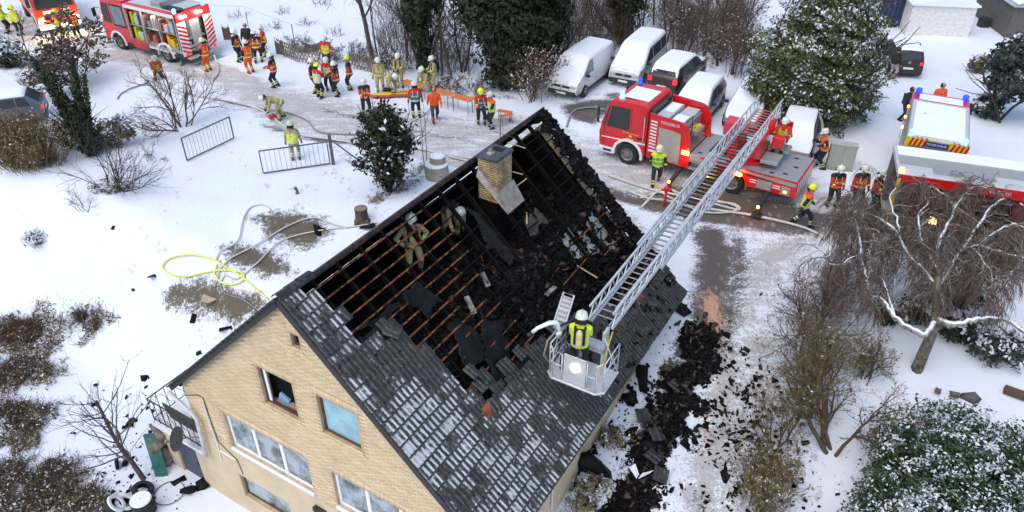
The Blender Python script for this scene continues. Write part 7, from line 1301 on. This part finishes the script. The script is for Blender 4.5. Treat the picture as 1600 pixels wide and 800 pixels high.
for i, (x0, y0, x1, y1, ty, lb) in enumerate(((432, 84, 445, 86, 60, 'narrow dark brown board panel at the fence'), (475, 82, 506, 80, 64, 'wide grey board panel with snow on its curved top'), (350, 62, 362, 62, 38, 'reddish brown board panel right of the engine rear'))):
    A, B_ = G(x0, y0), G(x1, y1); h = hgt(A, ty); o = thing('board_panel', lb, 'panel', A); b = B_ - A; n = max(2, int(b.length / .18))
    for j in range(n):
        t_ = (j + .5) / n; k = MB(); k.bar(b * t_ + Z * 0, b * t_ + Z * (h - .25 * math.sin(PI * t_)), b.length / n - .006, .03, up=Vector((b.y, -b.x, 0))); k.build('board', M['boardgrey'] if i != 2 else BK['red'], o)
    k = MB(); k.tube([b * t_ + Z * (h - .25 * math.sin(PI * t_) + .02) for t_ in np.linspace(.02, .98, 7)], .035, 5); k.build('snow_cap', M['snow'], o)
for i, (x, y, ty, lb) in enumerate(((461, 72, 38, 'thin field fence post above the lattice fence'), (388, 42, 20, 'field fence post right of the engine'))):
    P = G(x, y); hh = hgt(P, ty); k = MB(); k.tube([(0, 0, 0), (0, 0, hh)], .03, 6); tag(inworld(k.build('fence_post', M['steel']), Matrix.Translation(P)), lb, 'post')
pa, pb = G(461, 72), G(388, 42); k = MB(); pc = G(340, 40); k.tube([pa + Z * 1.35, (pa + pb) / 2 + Z * 1.3, pb + Z * 1.35, pc + Z * 1.3], .012, 4); tag(k.build('fence_wire', M['steel']), 'dark wire strung between the field fence posts', 'wire')
# street lamp
P = G(684, 113); hh = hgt(P, 36); o = thing('street_lamp', 'grey street lamp with flat snowy head beside the ivy trunk', 'street lamp', P); k = MB(); k.tube([(0, 0, 0), (0, 0, 1.2), (0, 0, hh)], [.07, .05, .04], 8); k.build('pole', M['steel'], o); k = MB(); k.lathe([(.08, -.12), (.32, -.02), (.32, .02), (.05, .10)], 14, (0, 0, hh)); k.build('lamp_head', M['alulight'], o); k = MB(); k.lathe([(.31, .02), (.28, .06), (.05, .14)], 14, (0, 0, hh + .004)); k.build('snow_cap', M['snow'], o)
# orange benches and tables
def bench(label, p0, p1, w_=.28, h=.48):
    A, B_ = atz(*p0, h), atz(*p1, h); A.z = B_.z = 0; o = thing('folding_bench', label, 'bench', A, 0, 'orange folding benches by the road'); b = B_ - A; n = Vector((-b.y, b.x, 0)).normalized()
    k = MB(); k.bar(Z * h, b + Z * h, w_, .04); k.build('seat_board', M['bench'], o, bevel=.01)
    for t_ in (.12, .88):
        k = MB(); k.tube([b * t_ + n * w_ * .4, b * t_ + n * w_ * .4 + Z * (h - .02)], .014, 5); k.build('leg', M['plastic'], o); k = MB(); k.tube([b * t_ - n * w_ * .4, b * t_ - n * w_ * .4 + Z * (h - .02)], .014, 5); k.build('leg', M['plastic'], o)
bench('orange folding table behind the tan firefighters, leftmost', (630, 126), (662, 136), .5, .76); bench('orange folding table right of the crouching firefighter', (680, 140), (706, 148), .5, .76); bench('orange folding table in front of the hedge', (708, 149), (738, 157), .5, .76); bench('orange bench running towards the blue vest firefighter', (736, 152), (762, 160), .28); bench('short orange bench at the right of the vest wearers', (778, 172), (800, 176), .28); bench('orange bench slanting right of the vest wearers', (781, 182), (801, 178), .28)
for i, (x, y, lb) in enumerate(((601, 152, 'yellow and orange rescue stretcher beside the tan firefighter, left one'), (630, 150, 'yellow and orange rescue stretcher under the bending helper, right one'))):
    P = G(x, y, .08); o = thing('rescue_stretcher', lb, 'stretcher', P, .15); k = MB(); pr = [(.75 * math.cos(a) * (1 + .12 * math.cos(2 * a)), .26 * math.sin(a)) for a in np.linspace(0, 2 * PI, 20, endpoint=False)]; k.slab(pr, 0, .10); k.build('orange_shell', M['orange'], o, bevel=.03); k = MB(); k.slab([(x_ * .84, y_ * .76) for x_, y_ in pr], .102, .15); k.build('yellow_mat', M['yellow'], o, bevel=.03)
P = G(606, 148, .1); k = MB(); k.box((0, 0, .15), (.4, .3, .3)); tag(inworld(k.build('black_bag', PM['blackc'], bevel=.08), Matrix.Translation(P)), 'black bag lying between the two stretchers', 'bag')
P = G(427, 187, .05); o = thing('cutting_saw', 'red cutting saw held to the road by the bending firefighter', 'saw', P, .6); k = MB(); k.b6(-.2, .12, -.1, .1, .03, .24); k.build('motor', M['red'], o, bevel=.03); k = MB(); k.lathe([(.16, -.01), (.16, .01)], 18, (.28, 0, .14), 0, 'y'); k.build('blade', M['steel'], o); k = MB(); k.tube([(-.2, 0, .1), (-.35, 0, .3), (-.1, 0, .4), (.1, .0, .22)], .018, 6); k.build('handle', M['plastic'], o)
# well ring, stump, bits on the lawn
P = G(683, 276); o = thing('concrete_well', 'two stacked concrete well rings with snow on top', 'well', P); k = MB(); k.lathe([(.52, -.1), (.52, .62), (.46, .62), (.46, .5)], 26); k.build('lower_ring', M['concrete'], o); k = MB(); k.lathe([(.36, .621), (.36, .95), (.3, .95)], 24, (.06, .10, 0)); k.build('upper_ring', M['concrete'], o); k = MB(); k.lathe([(.355, .951), (.33, 1.0), (.1, 1.04)], 24, (.06, .10, 0)); k.lathe([(.51, .622), (.49, .66), (.37, .68)], 24, (0, 0, 0)); k.build('snow_cap', M['snow'], o, smooth=True)
P = G(566, 345); o = thing('tree_stump', 'brown sawn tree stump standing in the garden snow', 'stump', P); k = MB(); q = [(.36, -.05), (.28, .1), (.25, .4), (.27, .58), (.001, .60)]; k.lathe(q, 14); k.tube([(0, -.1, .15), (-.25, -.35, .02)], [.12, .04], 6); k.tube([(.1, -.1, .12), (.35, -.3, .02)], [.10, .04], 6); k.build('trunk', mat('stump_bark', (.10, .075, .055), .9, var=.4, scale=7, bump=.6), o); k = MB(); k.lathe([(.26, .602), (.001, .63)], 14); k.build('cut_face', mat('cut_wood', (.20, .16, .12), .8, var=.3, scale=9), o)
P = G(464, 304); k = MB(); k.tube([(0, 0, 0), (.03, .02, .16), (-.02, 0, .34)], [.09, .06, .075], 7); tag(inworld(k.build('grey_peg', M['boardgrey']), Matrix.Translation(P)), 'small grey broken peg sticking in the garden snow', 'peg')
def hose(label, px, r=.045, mat_='firehose', h=.05, name='fire_hose', cat='hose', zs=None):
    pts = [G(*p, h + (zs[i] if zs else 0)) for i, p in enumerate(px)]; q = smooth_line(pts, 5)
    q = [Vector((p.x, p.y, max(p.z, float(hz(p.x, p.y)) + r + .03))) for p in q]; k = MB(); k.tube(q, r, 7); return tag(k.build(name, M[mat_], smooth=True), label, cat)
hose('white hose running from the engine rear down past the bending firefighter', [(303, 66), (318, 76), (335, 92), (342, 112), (332, 128)], zs=[1.0, .9, .3, 0, 0]); hose('grey hose along the road past the saw to the ladder truck', [(232, 128), (262, 136), (300, 150), (345, 158), (392, 168), (420, 180), (440, 196), (470, 212), (520, 220), (580, 228), (640, 232), (700, 244), (740, 250)], .05)
hose('grey hose curling over the road from the bending firefighter', [(330, 155), (400, 170), (450, 178), (480, 190), (500, 208), (560, 212), (640, 212)], .035, 'firehosegrey'); hose('thin grey hose arc left of the bare shrub', [(184, 156), (190, 148), (205, 140), (232, 131)], .035, 'firehosegrey'); hose('grey suction hose hanging from the engine rear corner', [(296, 80), (288, 92), (283, 104)], .08, 'firehosegrey', zs=[.6, .3, 0])
hose('white hose passing the concrete well towards the house', [(700, 246), (760, 260), (800, 268)], .05); hose('white hose between house and ladder truck, upper line', [(950, 276), (985, 288), (1020, 299), (1080, 312), (1150, 330), (1148, 322), (1120, 318)], .05); hose('white hose from the hydrant across the wet road to the right', [(980, 300), (1010, 312), (1040, 316), (1100, 328), (1180, 340), (1260, 360), (1300, 385), (1320, 410)], .055)
hose('white hose loop lying under the ladder', [(1000, 312), (1030, 303), (1048, 312), (1090, 332), (1140, 334), (1150, 325), (1120, 316), (1075, 308)], .045); hose('grey hose lying on the dark wet patch of the yard', [(885, 200), (893, 180), (905, 172), (930, 170), (950, 176)], .045, 'firehosegrey')
hose('thick grey hose curving from the turntable past the man to the rear of the truck', [(1232, 190), (1252, 200), (1268, 215), (1278, 232), (1276, 255), (1258, 271), (1236, 272)], .07, 'firehosegrey', zs=[1.5, 1.45, 1.3, .9, .3, 0, .3])
hose('bright yellow hose looped on the snow beside the house', [(420, 470), (402, 455), (380, 436), (355, 420), (330, 406), (300, 400), (270, 404), (255, 416), (262, 428), (290, 434), (320, 428), (350, 424), (378, 428), (380, 440), (362, 447), (345, 442), (336, 430), (340, 415)], .035, 'yellowhose'); hose('grey white hose crossing the muddy lawn patches', [(338, 410), (345, 395), (372, 378), (380, 345), (392, 326), (412, 322), (424, 330)], .03, 'firehose'); hose('pale hose running from yellow loop over the mud to the stump', [(340, 440), (350, 415), (400, 385), (450, 355), (490, 342), (520, 352), (545, 358)], .03); hose('pale hose along the house to the lawn', [(345, 445), (352, 432), (372, 437), (400, 415), (440, 378), (500, 362), (545, 357), (590, 350)], .03); hose('grey cable from the hose loop to the house wall', [(345, 445), (352, 460), (380, 470), (400, 484)], .025, 'firehosegrey')
P = G(1038, 322); o = thing('standpipe', 'red hydrant standpipe with two white hoses attached', 'hydrant', P); k = MB(); k.tube([(0, 0, 0), (0, 0, .75)], .06, 10); k.lathe([(.11, .72), (.12, .8), (.09, .9), (.03, .96)], 12); k.build('pipe', M['red'], o, smooth=True)
for s in (1, -1): k = MB(); k.tube([(0, 0, .75), (s * .22, 0, .78)], .055, 9); k.build('outlet', M['red'], o); k = MB(); k.tube([(s * .22, 0, .78), (s * .5, -.1, .66), (s * .95, -.2, .1), (s * 1.1, -.25, .06)], .05, 7); k.build('hose_end', M['firehose'], o, smooth=True)
# cabinet, containers, tent, far roofs
P = G(1310, 262); o = thing('utility_cabinet', 'grey green utility cabinet in the snow behind the hose man', 'cabinet', P, math.radians(-16)); k = MB(); k.b6(-.55, .55, -.2, .2, 0, 1.15); k.build('cabinet', mat('grey_green_cabinet', (.36, .38, .33), .6, var=.06), o, bevel=.015); k = MB(); k.b6(-.57, .57, -.22, .22, 1.152, 1.2); k.build('lid', mat('cabinet_lid', (.40, .43, .40), .6), o); k = MB(); k.b6(-.004, .004, -.204, -.2, .05, 1.1); k.build('door_gap', M['plastic'], o); k = MB(); k.b6(-.6, .6, -.32, .3, -.1, .03); k.build('plinth', M['concrete'], o)
P = G(1390, 42); o = thing('blue_container', 'dark blue container with snow streaks at the top right', 'container', P, math.radians(-12)); k = MB(); k.b6(-1.35, 1.2, 0, 5.5, .1, 2.6); k.build('container_box', mat('container_blue', (.012, .035, .13), .5, col2=(.02, .028, .045), thr=(.4, .6), scale=1.2), o)
for i in range(9): k = MB(); k.b6(-1.3 + i * .29, -1.16 + i * .29, -.05, -.004, .15, 2.55); k.build('rib', mat('container_rib', (.02, .04, .10), .5), o)
k = MB(); k.b6(-1.3, 1.15, .1, 5.4, 2.602, 2.66); k.build('roof_snow', mat('thin_snow', SNOWC, .7, col2=(.03, .05, .12), thr=(.40, .52), scale=3), o)
a_, b_, c_, d_ = G(1412, 50), G(1512, 62), None, None; o = thing('white_shed', 'white low building with snow covered roof at the top right', 'shed', G(1455, 56), math.radians(-8)); k = MB(); k.b6(-1.6, 2.2, 0, 7, 0, 1.9); k.build('wall', mat('shed_wall', (.70, .68, .64), .7), o); k = MB(); k.prism([(-1.75, 1.902), (2.35, 1.902), (2.35, 2.0), (.3, 2.35), (-1.75, 2.0)], -.15, 7.1); k.build('roof', M['snow'], o)
P = G(1600, 60); o = thing('grey_shed', 'grey roofed shed in the top right corner', 'shed', P, math.radians(-5)); k = MB(); k.b6(-1.2, 4, 0, 5, 0, 2.0); k.build('wall', M['boardgrey'], o); k = MB(); k.prism([(-1.4, 2.002), (4.2, 2.002), (1.4, 3.0)], -.3, 5.2); k.build('roof', mat('frosted_roof', (.36, .39, .43), .7, var=.15, scale=2), o); k = MB(); k.prism([(-1.2, 2.12), (1.3, 2.98), (1.4, 3.06), (-1.2, 2.2)], -.2, 5.1); k.build('roof_snow', M['snow'], o)
bush('far_conifer', 'dark conifer between the white and the grey shed', (1560, 14), [((0, 0, .8), (.9, .8, .8)), ((.1, .1, 1.6), (.6, .6, .6))], 1500, .12, 'yew', .1, 'tree', h=1.5)
P = G(1535, 42); k = MB(); k.b6(-.3, .3, -.25, .25, 0, .6); tag(inworld(k.build('dark_crate', M['plastic'], bevel=.03), Matrix.Translation(P)), 'small dark crate in the snow between the sheds', 'crate')
# long log / kerb stones in the right garden
P, Q = G(1568, 612), G(1612, 628); k = MB(); k.tube([P + Z * .12, Q + Z * .12], .16, 9); tag(k.build('fallen_log', BK['brown']), 'brown log half buried in snow at the right edge', 'log')
for i, (x, y, s_, lb) in enumerate(((1490, 618, .35, 'flat dark stone left of the log'), (1513, 624, .4, 'flat dark stone next to the log'), (1465, 612, .25, 'small dark stone left in the stone row'))):
    V_, F_ = chunks(np.random.default_rng(i + 3), np.array([[0, 0, .05]]), np.array([s_]), .4); o = npmesh('edging_stone', V_, F_, M['boardgrey']); inworld(o, Matrix.Translation(G(x, y))); tag(o, lb, 'stone', 'stones beside the log')
# bottom-left yard: tyres, hoop, glass sheets, stone wall, sticks
P = G(228, 800); o = None
for i, (dx, dy, dz, tilt, lb) in enumerate(((0, 0, .0, 0, 'bottom tyre of the stack below the balcony tree'), (.02, .02, .21, 0, 'middle tyre of the stack below the balcony tree'), (.0, .0, .42, 0, 'snow topped uppermost tyre of the stack'), (-.75, .15, .05, .5, 'tyre leaning on the stack with a snowy rim'), (-.95, -.1, .35, .9, 'second leaning tyre with a snowy rim'), (-.35, .7, .12, .3, 'dark tyre lying behind the stack'))):
    k = MB(); k.lathe([(.18, -.09), (.31, -.10), (.34, -.05), (.34, .05), (.31, .10), (.18, .09)], 22, (0, 0, .10), 0, 'z', None, False); t_ = tag(k.build('car_tyre', M['rubber']), lb, 'tyre', 'old tyres below the balcony'); t_.location = P + Vector((dx, dy, dz)); t_.rotation_euler = (0, tilt, .4)
    if i >= 2 and i < 5: k = MB(); k.lathe([(.16 if i == 2 else .2, .0), (.17 if i == 2 else .22, .05), (.31, .05), (.33, .0)] if i > 2 else [(.33, 0), (.31, .05), (.03, .06), (.02, .0)], 20, (0, 0, .205), 0, 'z', None, i == 2); k.build('snow_ring', M['snow'], t_)
P = G(265, 772, .06); k = MB(); k.tube([P + Vector((.48 * math.cos(a), .48 * math.sin(a), 0)) for a in np.linspace(0, 2 * PI, 26)], .014, 5); tag(k.build('wire_hoop', M['plastic']), 'thin black hoop lying on the snow by the blue door', 'hoop')
P = G(250, 745); o = thing('glass_sheets', 'stack of greenish glass sheets leaning beside the blue door', 'glass', P)
for i in range(3): k = MB(); k.bar(Vector((i * .09, 0, 0)), Vector((-.25 + i * .09, .55, 1.5)), .26 - i * .03, .02, up=(.3, -1, .4)); k.build('sheet', mat('green_glass', (.05, .17, .15), .12, var=.3, scale=4), o)
rs3 = random.Random(6); P0 = G(262, 748); P1 = G(247, 675); o = thing('stone_wall', 'rough stone wall with rubble beside the annex', 'wall', P0); M['stone'] = mat('rough_stone', (.22, .19, .155), .9, var=.35, scale=4, bump=.5)
ux = Vector((-.517 * .0 + BX.x * -1, BX.y * -1, 0)); vx = AX
Pw = AX * GA + BX * (U0 - 7.6); Pw.z = -4.65; o.location = Pw
for i in range(4):
    for j in range(7):
        if i == 3 and j % 2: continue
        c_ = -BX * (.12 + .05 * rs3.random()) + AX * (-.15 + j * .33 + .15 * (i % 2)) + Z * (.2 + i * .40); V_, F_ = chunks(np.random.default_rng(i * 9 + j), np.array([[0, 0, 0]]), np.array([.34]), 1.0); s_ = npmesh('stone', V_, F_, M['stone'], o); s_.location = c_
for i, (x, y, s_, lb) in enumerate(((183, 728, .45, 'dark broken tile on the snow left of the tree foot'), (172, 786, .4, 'dark tile shard left of the tyres'), (298, 766, .6, 'black felt scrap on the snow in front of the blue door'), (316, 757, .42, 'black shard at the threshold of the blue door'), (280, 752, .3, 'small black shard left of the blue door'), (238, 432, .3, 'lone black cinder on the lawn'), (303, 499, .3, 'black cinder beside the muddy strip'), (352, 515, .45, 'black shards on the snow next to the verge'), (226, 592, .35, 'black shard on the snow above the balcony'), (311, 553, .2, 'small cinder close to the left verge'), (208, 454, .14, 'tiny cinder left of the lone black one'), (318, 463, 0, ''), (177, 357, .16, 'twig end lying in the open snow'), (497, 361, .4, 'dark wooden block on the muddy lawn patch'), (575, 356, .4, 'black shards right of the stump'), (1365, 95, 0, ''), (1430, 232 - 22, .0, ''), (1310, 231, .35, 'dark rubbish bag in the snow above the cabinet'), (200, 668, .3, 'dark shard under the bare fruit tree'), (205, 660, .35, 'dark plank piece under the bare fruit tree'))):
    if not s_: continue
    V_, F_ = chunks(np.random.default_rng(i + 40), np.array([[0, 0, .04], [s_ * .5, s_ * .2, .03]]), np.array([s_ * .8, s_ * .5]), .2); q = npmesh('roof_shard', V_, F_, M['felt']); inworld(q, Matrix.Translation(G(x, y))); tag(q, lb, 'debris', 'scattered black shards')
P = G(327, 467, .03); k = MB(); k.slab([(-.25, -.2), (.1, -.32), (.32, -.1), (.25, .2), (.0, .28), (-.3, .2)], 0, .03); tag(inworld(k.build('insulation_board', mat('beige_sheet', (.46, .34, .25), .8)), Matrix.Translation(P)), 'beige board lying on the muddy strip', 'board')
rk = np.random.default_rng(12)
def heap(name, label, px, n, spread, hmax, smin, smax, mats, flat=.2, parts=None):
    ctr = [G(*p) for p in px]; i = rk.integers(0, len(ctr) - 1, n); t_ = rk.random(n); c = np.array([tuple(ctr[a].lerp(ctr[a + 1], float(b))) for a, b in zip(i, t_)]); off = rk.normal(size=(n, 2)) * spread; c[:, :2] += off; rr_ = np.hypot(off[:, 0], off[:, 1]) / spread; ok = vnoise(c[:, 0] + 40, c[:, 1] + 40, .55, 17) + .5 * vnoise(c[:, 0], c[:, 1], .2, 18) + .35 * np.exp(-rr_ ** 2) > .66; c = c[ok]; rr_ = rr_[ok]; n = len(c)
    c[:, 2] = hz(c[:, 0], c[:, 1]) + np.clip(hmax * np.exp(-rr_ ** 2) * rk.random(n), .02, 2); V_, F_ = chunks(rk, c, smin + (smax - smin) * rk.random(n) ** 5, flat); return tag(npmesh(name, V_, F_, mats, mi=np.repeat(rk.choice(len(mats), n, p=np.array([.62, .20, .08, .10][:len(mats)]) / sum([.62, .20, .08, .10][:len(mats)])), 6)), label, 'rubble', kind='stuff')
CM = [M['char'], M['chargrey'], mat('dark_brown_char', (.06, .038, .026), .8, var=.4), M['tile']]
heap('rubble_heap', 'big heap of charred roof rubble beside the house wall', [(1092, 525), (1078, 580), (1062, 630), (1040, 690)], 9000, .38, .34, .02, .22, CM); heap('rubble_heap', 'lower heap of charred rubble near the bottom edge', [(1030, 690), (1005, 735), (985, 790), (970, 830)], 6000, .38, .2, .02, .22, CM); heap('scattered_cinders', 'black cinders scattered over the snow right of the rubble', [(1130, 560), (1150, 640), (1130, 720), (1110, 800)], 1700, 1.2, .04, .012, .13, CM[:2]); heap('scattered_cinders', 'fine cinders spread over the trodden snow near the shrubs', [(1160, 580), (1190, 680), (1180, 800)], 1100, 1.1, .03, .015, .14, CM[:2]); heap('scattered_cinders', 'small dark bits strewn under the bare fruit tree', [(170, 640), (230, 690), (180, 760), (250, 790)], 260, .9, .04, .03, .16, CM[:2]); heap('scattered_cinders', 'cinders lying on the snow along the house wall', [(1000, 600), (950, 670), (910, 750)], 160, .5, .08, .06, .25, CM[:2])
for i, (x, y, w_, l_, rz, lb) in enumerate(((1010, 680, .5, .5, .3, 'grey ribbed tile on top of the rubble'), (1022, 738, .5, .42, -.3, 'ribbed tile piece in the middle of the rubble'), (1004, 722, .4, .45, .9, 'tilted ribbed tile left in the rubble'), (990, 650, .35, .4, .2, 'dark tile at the upper rubble edge'), (915, 735, .9, .7, .4, 'large black roof fragment at the foot of the wall'), (1000, 592, .6, .5, .7, 'black fragment on the snow below the basket'), (982, 625, .4, .35, .2, 'black diamond shaped fragment near the wall'), (1065, 488, .3, .25, .5, 'broken black tile near the far eave corner'), (1130, 748, .35, .3, .4, 'dark shard right of the lower rubble'), (1040, 610, .5, .4, .8, 'long charred board on the big heap'))):
    o = link('fallen_tile', tme) if i in (0, 1, 2, 3, 9) else npmesh('roof_fragment', *chunks(np.random.default_rng(i), np.array([[0, 0, .05], [.2, .15, .04]]), np.array([w_, w_ * .6]), .18), M['felt']); P = G(x, y, .30 if i in (0, 1, 2, 3, 9) else .05); o.location = P; o.rotation_euler = (.2, .15, rz)
    if i in (0, 1, 2, 3, 9): o.scale = (1.5, 1.2, 1); o.color = (.1, .8, 0, 1)
    tag(o, lb, 'debris', 'larger fallen roof pieces')
P = G(995, 752, .25); k = MB(); k.plate([(-.25, .2, .15), (-.05, -.1, .0), (.05, .05, .0), (-.05, .3, .2)], .01); k.plate([(.0, -.12, 0), (.35, .02, .08), (.5, .12, .1), (.15, .08, .02)], .01); tag(inworld(k.build('white_sheet_scrap', M['pvc']), Matrix.Translation(P)), 'bent white metal scrap on the lower rubble', 'debris')
for i, (x, y, r, lb) in enumerate(((955, 690, .8, 'withered shrub between house wall and rubble'), (925, 765, .6, 'brown withered shrub at the foot of the wall'), (975, 505 + 8, .35, 'green grass tuft at the far wall corner'), (910, 795, .5, 'withered shrub at the bottom edge near the wall'))):
    bush('withered_shrub', lb, (x, y), [((0, 0, .25), (r, r * .6, .3))], int(900 * r), .05, 'olive' if i != 2 else 'conifer', .25, h=.5, clump=.2)
